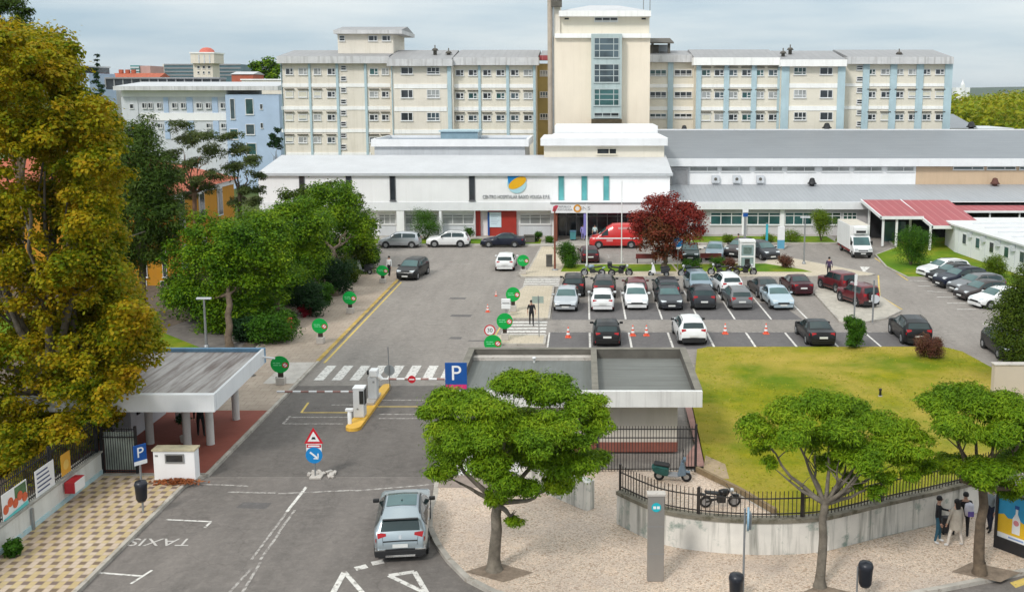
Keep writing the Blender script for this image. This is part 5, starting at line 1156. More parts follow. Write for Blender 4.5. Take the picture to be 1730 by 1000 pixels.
def smalls():
    x, y = P(491, 565, .12); h = thing('fire_hydrant', (x, y, .12), 'red fire hydrant post at the edge of the left pavement', 'hydrant')
    MB().lathe([(.2, 0), (.2, .1), (.13, .12), (.13, .35)], n=14).build('base', BLACK, h, local=True); MB().lathe([(.13, .35), (.13, .95), (.16, .97), (.16, 1.05), (.1, 1.13), (.01, 1.16)], n=14).build('body', SIGNR, h, local=True); MB().tube([(-.22, 0, .8), (.22, 0, .8)], .07, 10).build('outlets', SIGNR, h, local=True)
    x, y = P(828, 590); s = thing('speed_sign', (x, y, 0), 'round speed limit sign reading 30 on a thin pole', 'sign')
    z = Q(828, 558, y)[1]; MB().tube([(0, .05, 0), (0, .05, z)], .03, 8).build('pole', STEEL, s, local=True); o = MB().disc((0, 0, z), .36, .02, 32).build('plate', SIGNR, s, local=True); MB().disc((0, -.013, z), .285, .01, 32).build('face', SIGNW, o, local=True); text_mesh('number', '30', .36, SIGNK, o, Matrix.Translation((0, -.022, z)) @ UPR, .003, local=True)
    x, y = P(855, 538); s = thing('box_sign', (x, y, 0), 'white double box sign beside the round green sign on the island', 'sign'); z = Q(855, 514, y)[1]
    MB().box(-.04, .04, 0, .08, 0, z - .2).build('pole', STEEL, s, local=True); MB().box(-.32, .32, -.12, .08, z - .32, z + .0).box(-.32, .32, -.12, .08, z + .04, z + .4).build('boxes', WHITEM, s, local=True, bevel=.03); MB().box(-.25, .25, -.125, -.121, z + .1, z + .16).build('print', GREYM, s, local=True)
    x, y = P(911, 572, .0); s = thing('road_sign', (x, y, 0), 'green backed square sign on a tall thin pole near the person in black', 'sign'); z = Q(911, 506, y)[1]; MB().tube([(0, 0, 0), (-.05, 0, z + .25)], .03, 8).build('pole', STEEL, s, local=True); MB().box(-.45, .3, .03, .05, z - .25, z + .2).build('plate', M('sign_back_green', (.33, .40, .35), .5, .1), s, local=True)
    x, y = P(1145, 455, .12); psign('parking_sign', x, y, Q(1145, 410, y)[1], .01, .01, 'round blue parking sign with a white P in front of the red tree', None, 0, True, .12) if 0 else None
    s = thing('parking_sign', (x, y, .12), 'round blue parking sign with a white P in front of the red tree', 'sign'); z = Q(1145, 410, y)[1] - .12
    MB().tube([(0, .05, 0), (0, .05, z)], .035, 8).build('pole', STEEL, s, local=True); o = MB().disc((0, 0, z), .42, .02, 32).build('plate', SIGNB2, s, local=True); text_mesh('letter', 'P', .6, SIGNW, o, Matrix.Translation((0, -.014, z + .02)) @ UPR, .004, local=True); MB().box(-.16, .16, -.02, 0, z - .6, z - .45).build('small_plate', SIGNW, s, local=True)
    # phone kiosk
    x, y = P(1261, 452, .12); k = thing('glass_kiosk', (x, y, .12), 'white framed glass phone kiosk among the shrubs of the island', 'kiosk'); k.scale = (.74, .8, .88)
    f = MB(); W = .85; h = 2.7
    for a in (-W, W):
        for b in (-.5, .5): f.box(a - .09, a + .09, b - .09, b + .09, 0, h)
    for z in (0.05, 1.15, h - .25): f.box(-W, W, -.56, -.44, z, z + .16).box(-W, W, .44, .56, z, z + .16)
    f.box(-W - .12, W + .12, -.65, .65, h, h + .22); f.build('frame', WHITEM, k, local=True)
    MB().box(-W + .09, W - .09, -.515, -.505, .2, h - .25).box(-W + .09, W - .09, .505, .515, .2, h - .25).build('glass', M('kiosk_glass', (.25, .33, .33), .1, .2), k, local=True); MB().box(-.3, .3, -.53, -.516, .35, 1.0).build('dark_board', SIGNK, k, local=True); MB().box(-.5, .5, -.53, -.516, 1.5, 2.2).build('notice', M('kiosk_notice', (.12, .17, .15), .5, .3, 5), k, local=True)
    # flag poles and posts
    for px, pb, pt, r, nm, lab, mat in ((937.5, 456, 352, .1, 'steel_post', 'brown steel post rising beside the round shrub', BROWN), (991.5, 450, 345, .07, 'flag_pole', 'pale pole with a purple banner in front of the entrance', WHITEM), (1050, 445, 305, .06, 'flag_pole', 'tall bare white pole in front of the red van', WHITEM)):
        x, y = P(px, pb, .12); z = Q(px, pt, y)[1]; s = thing(nm, (x, y, .12), lab, 'pole'); MB().tube([(0, 0, 0), (0, 0, z - .12)], [r, r * .7], 10).build('shaft', mat, s, local=True); MB().lathe([(r * 3, 0), (r * 3, .06), (r, .1)], n=12).build('base', STEEL, s, local=True)
        if px == 991.5: z0 = Q(px, 398, y)[1] - .12; MB().box(-.3, -.07, -.02, .02, z0, z0 + 2.0).build('banner', M('banner_purple', (.20, .18, .48), .7, .1), s, local=True)
    for px, pb, pt, lab in ((1358, 446, 370, 'double headed grey lamp post beyond the car park island'), (349, 588, 508, 'slim double headed lamp post among the left trees')):
        x, y = P(px, pb, .12); z = Q(px, pt, y)[1]; s = thing('street_lamp', (x, y, .1), lab, 'lamp post'); MB().tube([(0, 0, 0), (0, 0, z)], [.09, .055], 10).build('pole', STEEL, s, local=True); MB().box(-.45, .45, -.09, .09, z, z + .1).build('lamp_head', GREYW, s, local=True); MB().lathe([(.16, 0), (.16, .2), (.09, .25)], n=10).build('base', STEEL, s, local=True)
    for px, pb, pt, lab, mt in ((1295, 418, 380, 'turquoise post behind the parked cars', M('turquoise_post', (.04, .38, .46), .5, .1)), (1258, 412, 355, 'pale post with a blue plate before the grey wall windows', STEEL), (1319, 420, 385, 'white pillar sign with a blue foot behind the dark parked car', WHITEM)):
        x, y = P(px, pb, .1); z = Q(px, pt, y)[1]; s = thing('sign_post', (x, y, .1), lab, 'post'); MB().box(-.11, .11, -.09, .09, 0, z).build('shaft', mt, s, local=True)
        if px == 1258: MB().box(-.3, .3, -.12, -.092, z - .35, z).build('plate', SIGNW, s, local=True); MB().box(-.25, .25, -.12, -.092, z - .8, z - .4).build('plate', SIGNB, s, local=True)
        elif px == 1319: MB().box(-.35, .35, -.13, .11, .9, z + .02).build('panel', WHITEM, s, local=True); MB().box(-.35, .35, -.13, .11, .0, .89).build('foot', M('foot_blue', (.12, .35, .5), .5, .1), s, local=True)
        else: MB().box(-.13, .13, -.11, .11, z, z + .06).build('cap', GREYM, s, local=True)
    for px, pb, pt, lab in ((1443, 540, 466, 'thin grey pole with a white plate left of the red jeep'), (1474, 545, 476, 'thin grey pole with a small round plate right of the red jeep')):
        x, y = P(px, pb, .12); z = Q(px, pt, y)[1]; s = thing('sign_pole', (x, y, .12), lab, 'pole'); MB().tube([(0, 0, 0), (0, 0, z)], .06, 8).build('shaft', STEEL, s, local=True)
        if px == 1474: MB().disc((.15, .04, z - 1.35), .3, .02, 20).build('plate', GREYW, s, local=True)
        else: MB().box(-.1, .1, -.08, -.06, z - .8, z).build('plate', WHITEM, s, local=True)
    x, y = P(928, 450, .12); b = thing('litter_bin', (x, y, .12), 'dark square litter bin beside the round shrub and brown post', 'bin'); MB().box(-.28, .28, -.28, .28, 0, .95).build('body', M('bin_grey', (.09, .085, .08), .6, .2), b, local=True, bevel=.04); MB().box(-.3, .3, -.3, .3, 1.0, 1.08).build('lid', CONC_D, b, local=True); MB().box(-.25, .25, -.25, .25, .951, .999).build('slot', SIGNK, b, local=True)
    x, y = P(1487, 669, .16); b = thing('garden_spike', (x, y, .16), 'short black bollard standing alone on the lawn', 'bollard'); MB().lathe([(.07, 0), (.06, .3), (.08, .32), (.08, .4), (.01, .43)], n=12).build('post', BLACK, b, local=True); MB().lathe([(.11, 0), (.11, .03), (.07, .04)], n=12).build('foot', CONC, b, local=True)
    # benches
    for px, py, lab in ((1092, 444, 'dark red slatted bench left of the red tree trunk'), (1200, 443, 'dark red slatted bench right of the red tree trunk')):
        x, y = P(px, py, .12); b = thing('park_bench', (x, y, .12), lab, 'bench', 'red benches on the island'); mm = M('bench_red', (.17, .03, .03), .6, .15); MB().box(-1, 1, -.25, .2, .42, .47).build('seat', mm, b, local=True); MB().box(-1, 1, -.32, -.27, .5, .9).build('backrest', mm, b, local=True)
        for s_ in (-.85, .85): MB().box(s_ - .04, s_ + .04, -.3, .18, 0, .42).build('leg', BLACK, b, local=True)
    # wall by the lawn corner on the right
    a = P(1677, 690); w = thing('garden_wall', (a[0] + .8, a[1], 0), 'smooth beige wall end beside the lawn under the dark hedge', 'wall'); z = Q(1677, 617, a[1])[1]
    MB().box(a[0], a[0] + 1.6, a[1], a[1] + .4, .0, z).build('wall', M('beige_render', (.55, .47, .39), .8, .06, .6), w); MB().box(a[0] - .05, a[0] + 1.65, a[1] - .05, a[1] + .45, z + .002, z + .06).build('coping', CONC_L, w)
    bars_fence('metal_gate', [(a[0] + 1.65, a[1] + .2), (a[0] + 5, a[1] - .6)], .1, 1.9, 'black gate at the right edge beside the beige wall', None, .12, (.06, .9), cat='gate', postr=.05)
    x, y = P(968, 407, .13); b = thing('waste_bin', (x, y + .6, .13), 'teal wheeled waste bin before the glass entrance doors', 'bin'); MB().box(-.32, .32, -.35, .35, .1, .95).build('body', M('bin_teal', (.06, .22, .24), .6, .1), b, local=True, bevel=.04); MB().box(-.34, .34, -.4, .38, .952, 1.02).build('lid', M('bin_lid_blue', (.10, .22, .32), .5, .1), b, local=True)
    for s_ in (-.25, .25): MB().disc((s_, .3, .09), .09, .06, 12, axis='X').build('wheel', BLACK, b, local=True)
    x, y = P(894, 410, .13); b = thing('planter_box', (x, y + .5, .13), 'dark square planter beside the small rounded shrub at the hospital wall', 'planter'); MB().frame(-.6, .6, 0, .75, -.45, .45, .06).box(-.53, .53, -.42, .42, .07, .6).build('box', CONC_D, b, local=True)
smalls()
# ---------------------------------------------------------------- vehicles
def paint(name, c, metal=.35, rough=.28):
    m, N, L, b = _new(name); dk = max(c) < .12; b.inputs['Specular IOR Level'].default_value = .25 if dk else .5
    b.inputs['Metallic'].default_value = metal; b.inputs['Roughness'].default_value = rough
    b.inputs['Coat Weight'].default_value = .12 if dk else .4; b.inputs['Coat Roughness'].default_value = .06
    f = noise(N, L, 1.2, 4, .6, lo=.3, hi=.75); d = mixc(N, L, mathn(N, L, 'MULTIPLY', f, .06 if dk else .12), c, (.22, .2, .18)); L.new(d, b.inputs[0])
    return m
PBASE = paint('car_paint', (.5, .5, .5))
PT = {k: paint(k + '_car_paint', c, me) for k, c, me in (('silver', (.50, .53, .56), .55), ('white', (.78, .78, .78), .0), ('black', (.007, .0075, .009), .0), ('navy', (.006, .01, .026), .0), ('darkgrey', (.035, .038, .045), .2), ('grey', (.16, .16, .165), .5), ('bluegrey', (.24, .32, .38), .5), ('lightblue', (.46, .57, .64), .4), ('maroon', (.045, .006, .012), .1), ('red', (.58, .012, .012), .0), ('darkred', (.12, .006, .012), .1), ('darkgreen', (.008, .026, .02), .1), ('greybrown', (.065, .055, .055), .3), ('palesilver', (.42, .48, .515), .6))}
TRIM = M('black_plastic_trim', (.02, .02, .021), .55, .1, 3)
TYRE = M('tyre_rubber', (.016, .016, .017), .8, .15, 5); RIM = M('alloy_rim', (.42, .43, .44), .3, .05, 3, metal=.7)
CGLASS = glassmat('car_glass', (.018, .036, .038), .04, .3); CGLASS2 = glassmat('car_windscreen', (.06, .125, .125), .05, .25)
HEADL = M('headlight_lens', (.55, .58, .60), .12, .1, 8); TAILL = M('tail_light_red', (.38, .008, .012), .2, .1, 8); PLATE = M('number_plate', (.72, .72, .70), .45, .03); CHROME = M('chrome', (.6, .6, .6), .2, .05, 3, metal=.9)
TYPES = {
 'hatch': dict(L=4.1, W=1.75, r=.31, ax=(.78, 3.35), top=[(0, .55), (.04, .68), (.22, .78), (1.0, .93), (1.12, .97), (1.85, 1.38), (2.35, 1.48), (3.2, 1.44), (3.72, 1.30), (3.98, .95), (4.07, .78), (4.1, .5)], belt=.93, ws=(1.18, 1.82), rw=(3.74, 3.96), side=(1.42, 3.62), tl=(3.985, 4.06)),
 'suv': dict(L=4.45, W=1.84, r=.36, ax=(.88, 3.56), top=[(0, .6), (.04, .82), (.22, .95), (1.05, 1.06), (1.18, 1.1), (1.9, 1.50), (2.35, 1.62), (3.5, 1.59), (4.02, 1.47), (4.29, 1.08), (4.40, .86), (4.45, .55)], belt=1.05, ws=(1.24, 1.86), rw=(4.05, 4.27), side=(1.5, 3.95), tl=(4.285, 4.375)),
 'sedan': dict(L=4.6, W=1.78, r=.31, ax=(.85, 3.55), top=[(0, .52), (.04, .66), (.3, .76), (1.2, .91), (1.32, .95), (2.1, 1.34), (2.5, 1.42), (3.1, 1.39), (3.8, 1.04), (3.92, 1.0), (4.48, .98), (4.57, .84), (4.6, .5)], belt=.92, ws=(1.4, 2.06), rw=(3.16, 3.76), side=(1.68, 3.5), tl=(4.49, 4.575)),
 'mpv': dict(L=4.3, W=1.8, r=.32, ax=(.82, 3.5), top=[(0, .6), (.04, .76), (.2, .86), (.85, 1.04), (.95, 1.08), (1.75, 1.54), (2.2, 1.62), (3.6, 1.58), (4.0, 1.45), (4.2, 1.02), (4.27, .8), (4.3, .5)], belt=1.02, ws=(1.02, 1.71), rw=(4.02, 4.18), side=(1.25, 3.9), tl=(4.18, 4.28)),
 'wagon': dict(L=4.65, W=1.8, r=.32, ax=(.88, 3.62), top=[(0, .54), (.04, .7), (.28, .8), (1.15, .95), (1.27, .99), (2.0, 1.38), (2.4, 1.47), (3.8, 1.43), (4.2, 1.32), (4.48, .98), (4.6, .8), (4.65, .5)], belt=.95, ws=(1.33, 1.96), rw=(4.22, 4.46), side=(1.6, 4.1), tl=(4.47, 4.61)),
 'jeep': dict(L=4.2, W=1.74, r=.38, ax=(.75, 3.25), top=[(0, .7), (.03, .95), (.15, 1.02), (1.25, 1.1), (1.34, 1.12), (1.75, 1.58), (1.95, 1.70), (3.85, 1.70), (4.0, 1.62), (4.12, 1.1), (4.17, .9), (4.2, .6)], belt=1.08, ws=(1.38, 1.74), rw=(4.01, 4.11), side=(1.55, 3.85), tl=(4.1, 4.17)),
 'van': dict(L=5.5, W=1.98, r=.36, ax=(.95, 4.3), top=[(0, .7), (.05, 1.0), (.2, 1.12), (.85, 1.28), (.95, 1.32), (1.75, 2.05), (2.4, 2.45), (3.2, 2.5), (5.3, 2.46), (5.45, 2.3), (5.48, 1.0), (5.5, .6)], belt=1.3, ws=(1.0, 1.72), rw=(5.455, 5.475), side=(1.2, 1.95), tl=(5.46, 5.48)),
}
def car_proto(kind, extras=None):
    T = TYPES[kind]; Lg, W = T['L'], T['W'] / 2; tp = T['top']; bl = T['belt']; zr = max(z for _, z in tp); kroof = .12 if kind in ('jeep', 'van') else .26 if kind == 'suv' else .22
    xs_ = [p[0] for p in tp]; zs_ = [p[1] for p in tp]
    top = lambda x: float(np.interp(x, xs_, zs_))
    def hw(x):
        e = min(x, Lg - x); return W * (1 - .17 * max(0, 1 - e / .55) ** 2)
    def ring(x):
        t = top(x); b = min(bl + .03 * x / Lg, t - .03); w = hw(x); hf = max(0, min(1, (t - b) / (zr - bl))); wt = w * (.95 - kroof * hf)
        s = .20 + .1 * max(0, 1 - min(x, Lg - x) / .5)
        return [(w * .9, s), (w * .985, s + .1), (w, (s + b) / 2 + .03), (w * .985, b), (wt, t - min(.07, (t - b) * .5)), (wt * .86, t - .008), (0, t + .018 * hf + .004)]
    st = sorted(set([round(q, 3) for q in np.linspace(0, Lg, 40)] + xs_))
    m = MB(); n = 7; vs = []
    for x in st:
        r = ring(x); full = [(-y, z) for y, z in r[:-1]] + [(0, r[-1][1])] + [(y, z) for y, z in reversed(r[:-1])]
        vs += [(x - Lg / 2, y, z) for y, z in full]
    k = 13; fs = []; fm = []
    for i in range(len(st) - 1):
        for j in range(k - 1): fs.append((i * k + j, i * k + j + 1, (i + 1) * k + j + 1, (i + 1) * k + j)); fm.append(1 if j in (0, 11) or (kind in ('suv', 'jeep') and False) else 0)
        fs.append((i * k + k - 1, i * k, (i + 1) * k, (i + 1) * k + k - 1)); fm.append(1)
    fs += [tuple(range(k))[::-1], tuple((len(st) - 1) * k + j for j in range(k))]; fm += [1, 1]
    for f, q in zip(fs, fm): m.f.append(f); m.m.append(q); m.sm.append(True)
    m.v = vs
    for ax in T['ax']:
        for s in (-1, 1): m.disc((ax - Lg / 2, s * (W - .095), T['r'] + .02), T['r'] + .075, .20, 24, 1)
    # bumpers
    for x, d in ((0, 1), (Lg, -1)):
        w = hw(x) * .97; m.box(*sorted((x - Lg / 2 - d * .025, x - Lg / 2 + d * .12)), -w, w, .24, .46 if kind != 'suv' else .52, 1 if kind in ('suv', 'jeep', 'van') else 0)
    root = bpy.data.objects.new(kind, None); col.objects.link(root)
    m.build('body', [PBASE, TRIM], root, local=True)
    def toppt(x, v):
        r = ring(x); a = abs(v); s = 1 if v > 0 else -1
        p4, p5, p6 = r[4], r[5], r[6]
        if a > .86: t = (a - .86) / .14; y = p5[0] + (p4[0] - p5[0]) * t; z = p5[1] + (p4[1] - p5[1]) * t
        else: t = a / .86; y = p5[0] * t; z = p6[1] + (p5[1] - p6[1]) * t
        return Vector((x - Lg / 2, s * y, z))
    def toppatch(name, x0, x1, v0, v1, mat, off=.012, par=None, nx=6, nv=8, taper=0):
        xm_ = x0 + (x1 - x0) * .35; am = max(abs(v0), abs(v1)); an = min(abs(v0), abs(v1))
        def xx(i, v): q = x0 + (x1 - x0) * i / nx; return xm_ + (q - xm_) * (1 - taper * (am - abs(v)) / (am - an)) if taper else q
        P_ = [[toppt(xx(i, v0 + (v1 - v0) * j / nv), v0 + (v1 - v0) * j / nv) for j in range(nv + 1)] for i in range(nx + 1)]
        mb = MB(); vv = []
        for i in range(nx + 1):
            for j in range(nv + 1):
                dx = P_[min(i + 1, nx)][j] - P_[max(i - 1, 0)][j]; dy = P_[i][min(j + 1, nv)] - P_[i][max(j - 1, 0)]
                nn = dx.cross(dy).normalized(); vv.append(P_[i][j] + nn * off)
        mb.add(vv, [(i * (nv + 1) + j, (i + 1) * (nv + 1) + j, (i + 1) * (nv + 1) + j + 1, i * (nv + 1) + j + 1) for i in range(nx) for j in range(nv)], 0, True)
        return mb.build(name, mat, par or root, local=True)
    toppatch('windscreen', *T['ws'], -.9, .9, CGLASS2)
    toppatch('rear_window', *T['rw'], -.84, .84, CGLASS)
    sd0, sd1 = T['side']; cuts = [sd0, sd0 + (sd1 - sd0) * .47, sd1] if kind != 'van' else [sd0, sd1]
    for s in (-1, 1):
        for a, b in zip(cuts[:-1], cuts[1:]):
            mb = MB(); vv = []; nx = 8
            a2 = a + .03; b2 = b - .03
            for i in range(nx + 1):
                x = a2 + (b2 - a2) * i / nx; r = ring(x); p3, p4 = Vector((x - Lg / 2, s * r[3][0], r[3][1])), Vector((x - Lg / 2, s * r[4][0], r[4][1]))
                for t in (.06, .5, .94): q = p3.lerp(p4, t); vv.append(q + Vector((0, s * .012, .004)))
            fs2 = [(i * 3 + j, (i + 1) * 3 + j, (i + 1) * 3 + j + 1, i * 3 + j + 1) for i in range(nx) for j in range(2)]
            mb.add(vv, fs2 if s < 0 else [f[::-1] for f in fs2]); mb.build('side_window', CGLASS, root, local=True)
    for s in (-1, 1):
        a, b = (.5, .99) if s > 0 else (-.99, -.5)
        toppatch('headlight', .045, .34, a, b, HEADL, .012, nx=4, nv=4, taper=.6)
        x0, x1 = T['tl']
        toppatch('tail_light', x0, x1, s * .62 if s > 0 else -1.0, 1.0 if s > 0 else -.62, TAILL, .014, nx=3, nv=4, taper=.55)
        hx = T['ax'][1] + .5; bx = min(hx + .35, Lg - .06); r0, r1 = ring(hx + .25), ring(bx); zb = min(r0[3][1], top(Lg - .1)) - .02
        MB().add([(hx + .25 - Lg / 2, s * (r0[2][0] + .012), zb - .15), (bx - Lg / 2, s * (r1[2][0] + .015), zb - .19), (bx - Lg / 2, s * (r1[3][0] + .02), zb - .02), (hx + .25 - Lg / 2, s * (r0[3][0] + .016), zb - .05)], [(0, 1, 2, 3) if s < 0 else (3, 2, 1, 0)]).build('tail_light', TAILL, root, local=True) if kind not in ('van', 'jeep') else None
    mb = MB(); mb.box(-Lg / 2 - .03, -Lg / 2 - .005, -.42, .42, .5, .62); mb.build('grille', TRIM, root, local=True)
    MB().box(-Lg / 2 - .045, -Lg / 2 - .031, -.26, .26, .36, .47).build('number_plate', PLATE, root, local=True)
    zp = .52 if kind not in ('sedan', 'suv', 'hatch', 'wagon') else .6
    MB().box(Lg / 2 + .012, Lg / 2 + .04, -.26, .26, zp, zp + .12).build('number_plate', PLATE, root, local=True)
    xm = sd0 + .12
    for s in (-1, 1): MB().obox((xm - Lg / 2, s * (W + .1), min(bl, top(xm)) + .09), (.13, .22, .14)).build('door_mirror', TRIM if kind in ('suv', 'jeep', 'van') else PBASE, root, local=True, bevel=.03)
    for ax in T['ax']:
        for s in (-1, 1):
            c = (ax - Lg / 2, s * (W - .085), T['r']); r = T['r']
            w = MB().lathe([(r * .6, -.1), (r * .93, -.1), (r, -.07), (r, .07), (r * .93, .1), (r * .6, .1)], c, 22, axis='Y').build('wheel', TYRE, root, local=True)
            rm = MB().disc((c[0], c[1] + s * .085, c[2]), r * .64, .02, 20)
            for q in range(5): rm.obox((c[0] + math.cos(q * 1.2566) * r * .33, c[1] + s * .1, c[2] + math.sin(q * 1.2566) * r * .33), (r * .6, .02, .055), 0, 0, 0, -q * 1.2566)
            rm.build('rim', RIM, w, local=True)
    if kind in ('suv', 'wagon'):
        for s in (-1, 1):
            pts = [toppt(x, s * .97) + Vector((0, 0, .06 if 0 < i < 4 else .0)) for i, x in enumerate((2.15, 2.3, 2.9, 3.5, 3.75))]; MB().tube(pts, .018, 6).build('roof_rail', TRIM, root, local=True)
    if kind == 'jeep':
        w = MB().lathe([(.01, .0), (.2, .02), (.3, .02), (.34, -.02), (.34, -.18), (.3, -.2), (.01, -.2)], (Lg / 2 + .2, 0, .95), 20, axis='X').build('spare_wheel', TYRE, root, local=True)
        MB().lathe([(.01, .03), (.18, .03), (.18, .0)], (Lg / 2 + .2, 0, .95), 16, axis='X').build('cover', RIM, w, local=True)
        for s in (-1, 1): MB().box(-1.75, 1.7, s * W - .02, s * W + .02, .42, .52).build('side_moulding', TRIM, root, local=True)
    if extras: extras(root, T, toppatch, hw)
    return root
def near_extras(root, T, tpatch, hw):
    Lg = T['L']
    tpatch('glass_roof', 1.98, 3.28, -.8, .8, CGLASS2, .012, nx=10)
    for v0 in (-.8, .785): tpatch('tailgate_seam', 4.29, 4.43, v0, v0 + .015, TRIM, .013, nx=4, nv=1)
    tpatch('tailgate_seam', 4.405, 4.412, -.8, .8, TRIM, .013, nx=1, nv=8)
    MB().box(Lg / 2 - .1, Lg / 2 + .03, -.86, .86, .27, .5).build('rear_bumper_trim', TRIM, root, local=True, bevel=.03)
    MB().box(Lg / 2 + .0, Lg / 2 + .045, -.5, .5, .27, .34).build('skid_plate', CHROME, root, local=True)
    for s in (-1, 1):
        mb = MB(); mb.obox((Lg / 2 + .01, s * .68, .53), (.05, .36, .04)).obox((Lg / 2 + .0, s * .83, .58), (.05, .05, .12)).build('bumper_accent', CHROME, root, local=True)
    MB().obox((Lg / 2 - .075, 0, .93), (.03, .1, .13), 0, 0, 0, R(-25)).build('badge', CHROME, root, local=True)
    MB().tube([(.62, 0, 1.62), (.74, 0, 1.68)], [.035, .01], 6).build('roof_aerial', TRIM, root, local=True)
    MB().box(Lg / 2 - .38, Lg / 2 - .28, -.6, .6, 1.455, 1.475).build('spoiler_lip', TRIM, root, local=True)
    for s in (-1, 1):
        for x in (-.45, .55): MB().box(x, x + .2, s * .915, s * .935, .86, .89).build('door_handle', CHROME, root, local=True)
PROT = {}
CARS = []
def car(kind, pt, px, py, head, label, end='near', dx=0.0, group=None, z=0.0):
    """head: direction the bonnet points, degrees from +x; px,py: ground point under the middle of the end nearest to the viewer"""
    key = kind
    if key not in PROT: PROT[key] = car_proto(kind)
    x, y = P(px, py, z); L_ = TYPES[kind]['L']; h = R(head); d = Vector((math.cos(h), math.sin(h)))
    if end == 'front': c = Vector((x, y)) - d * L_ / 2
    elif end == 'rear': c = Vector((x, y)) + d * L_ / 2
    else: c = Vector((x, y + TYPES[kind]['W'] / 2))
    # local -x is the front of the car
    r = dup(PROT[key], (c.x, c.y, z + .004), h + math.pi, label, group, {'car_paint': PT[pt]})
    if kind == 'jeep': r.scale = (.86, .95, .95)
    r.name = {'van': 'van', 'jeep': 'off_roader'}.get(kind, 'parked_car'); r['category'] = 'van' if kind == 'van' else 'car'
    return r
# along the front of the hospital
car('mpv', 'silver', 673.5, 419.5, 180, 'silver grey people carrier parked side on, leftmost before the hospital front')
car('suv', 'white', 756, 418.5, 180, 'white crossover parked side on before the hospital, between a silver carrier and a navy saloon')
car('sedan', 'navy', 849, 418.5, 180, 'dark navy saloon parked side on under the red wall panels')
v = car('van', 'red', 1041, 420, 180, 'red high roofed emergency van with a white stripe before the entrance')
def vanstripe():
    T = TYPES['van']; W = T['W'] / 2
    for s in (-1, 1):
        MB().box(-2.1, 2.3, s * (W + .012) - .006, s * (W + .012) + .006, 1.0, 1.13).build('white_stripe', SIGNW, v, local=True)
        MB().box(-1.0, -.35, s * (W + .012) - .006, s * (W + .012) + .006, .72, .94).build('lettering_patch', M('pale_red_patch', (.62, .3, .3), .5, .2, 6), v, local=True)
        MB().box(.2, 1.6, s * (W * .9 + .002) - .006, s * (W * .9 + .002) + .006, 1.98, 2.2).build('lettering_patch', MATS['pale_red_patch'], v, local=True)
vanstripe()
car('mpv', 'black', 684, 475, -100, 'dark people carrier rolling toward the viewer beside the left kerb', 'front')
car('hatch', 'white', 852.5, 459, 90, 'white hatchback seen from behind at the top of the entry road', 'rear')
# back lane behind the island
car('hatch', 'maroon', 998, 446, 95, 'maroon hatchback half hidden behind the round clipped shrub', 'rear')
car('hatch', 'darkgreen', 1166, 443, -95, 'dark green hatchback next to the red tree trunk', 'front')
car('hatch', 'bluegrey', 1206, 441, -100, 'pale blue grey hatchback facing out beside the dark green one', 'front')
car('suv', 'greybrown', 1236, 436, -120, 'grey brown car half covered by the glass kiosk', 'front')
car('mpv', 'darkgrey', 1306, 441, -72, 'dark grey carrier facing out, right of the glass kiosk', 'front')
# car park, back row
BR = 'cars in the back row of the car park'
car('suv', 'black', 969, 503, 90, 'black car tucked behind the silver hatchback in the back row', 'rear', group=BR)
car('suv', 'greybrown', 1020, 506, 88, 'grey brown car showing its rear window behind the white hatchback with red lights', 'rear', group=BR)
car('hatch', 'darkred', 1076, 506, 90, 'dark red car hidden behind the white car that faces forward', 'rear', group=BR)
car('wagon', 'darkgrey', 1131, 507, 92, 'dark grey estate behind the slate grey facing car in the back row', 'rear', group=BR)
car('mpv', 'bluegrey', 1187, 501, -86, 'blue grey tall van like carrier facing forward in the back row', 'front', group=BR)
car('suv', 'white', 1238, 501, 97, 'white crossover with its rear showing in the back row', 'rear', group=BR)
car('sedan', 'greybrown', 1303, 507, 95, 'dark brownish saloon left of the maroon saloon in the back row', 'rear', group=BR)
car('sedan', 'maroon', 1358, 501, 94, 'very dark maroon saloon at the right end of the back row', 'rear', group=BR)
FR = 'cars in the front row of the car park'
car('hatch', 'silver', 955, 528, -92, 'silver hatchback facing the viewer at the left end of the front row', 'front', group=FR)
car('hatch', 'white', 1018, 528, 90, 'white hatchback showing its red tail lights in the front row', 'rear', group=FR)
car('hatch', 'white', 1076, 525, -90, 'white hatchback facing the viewer in the front row', 'front', group=FR)
car('sedan', 'darkgrey', 1135, 526, -88, 'slate grey saloon facing the viewer in the front row', 'front', group=FR)
car('suv', 'darkgrey', 1190, 525, 90, 'dark grey crossover seen from behind in the front row', 'rear', group=FR)
car('wagon', 'grey', 1254, 525, 92, 'mid grey estate seen from behind with wide red lights in the front row', 'rear', group=FR)
car('sedan', 'lightblue', 1324, 525, -87, 'pale blue saloon facing the viewer at the right end of the front row', 'front', group=FR)
NR = 'cars in the nearest row of the car park'
car('hatch', 'black', 1026, 587, 90, 'black hatchback seen from behind, at the left of the nearest row beside the gatehouse roof', 'rear', group=NR)
car('suv', 'white', 1172, 585, 92, 'large white crossover seen from behind in the nearest row', 'rear', group=NR)
car('sedan', 'black', 1391, 588, 91, 'black saloon seen from behind next to the upright green bush', 'rear', group=NR)
car('suv', 'black', 1553, 586, 88, 'black estate with roof rails beside the reddish round shrub', 'rear', group=NR)
car('jeep', 'darkred', 1440, 498, 110, 'dark red off roader behind the other red one on the paved corner', 'rear', z=.12)
car('jeep', 'darkred', 1476, 522, 108, 'dark red off roader with a spare wheel, nearest on the paved corner', 'rear', z=.12)
AR = 'cars parked at an angle by the prefab cabins'
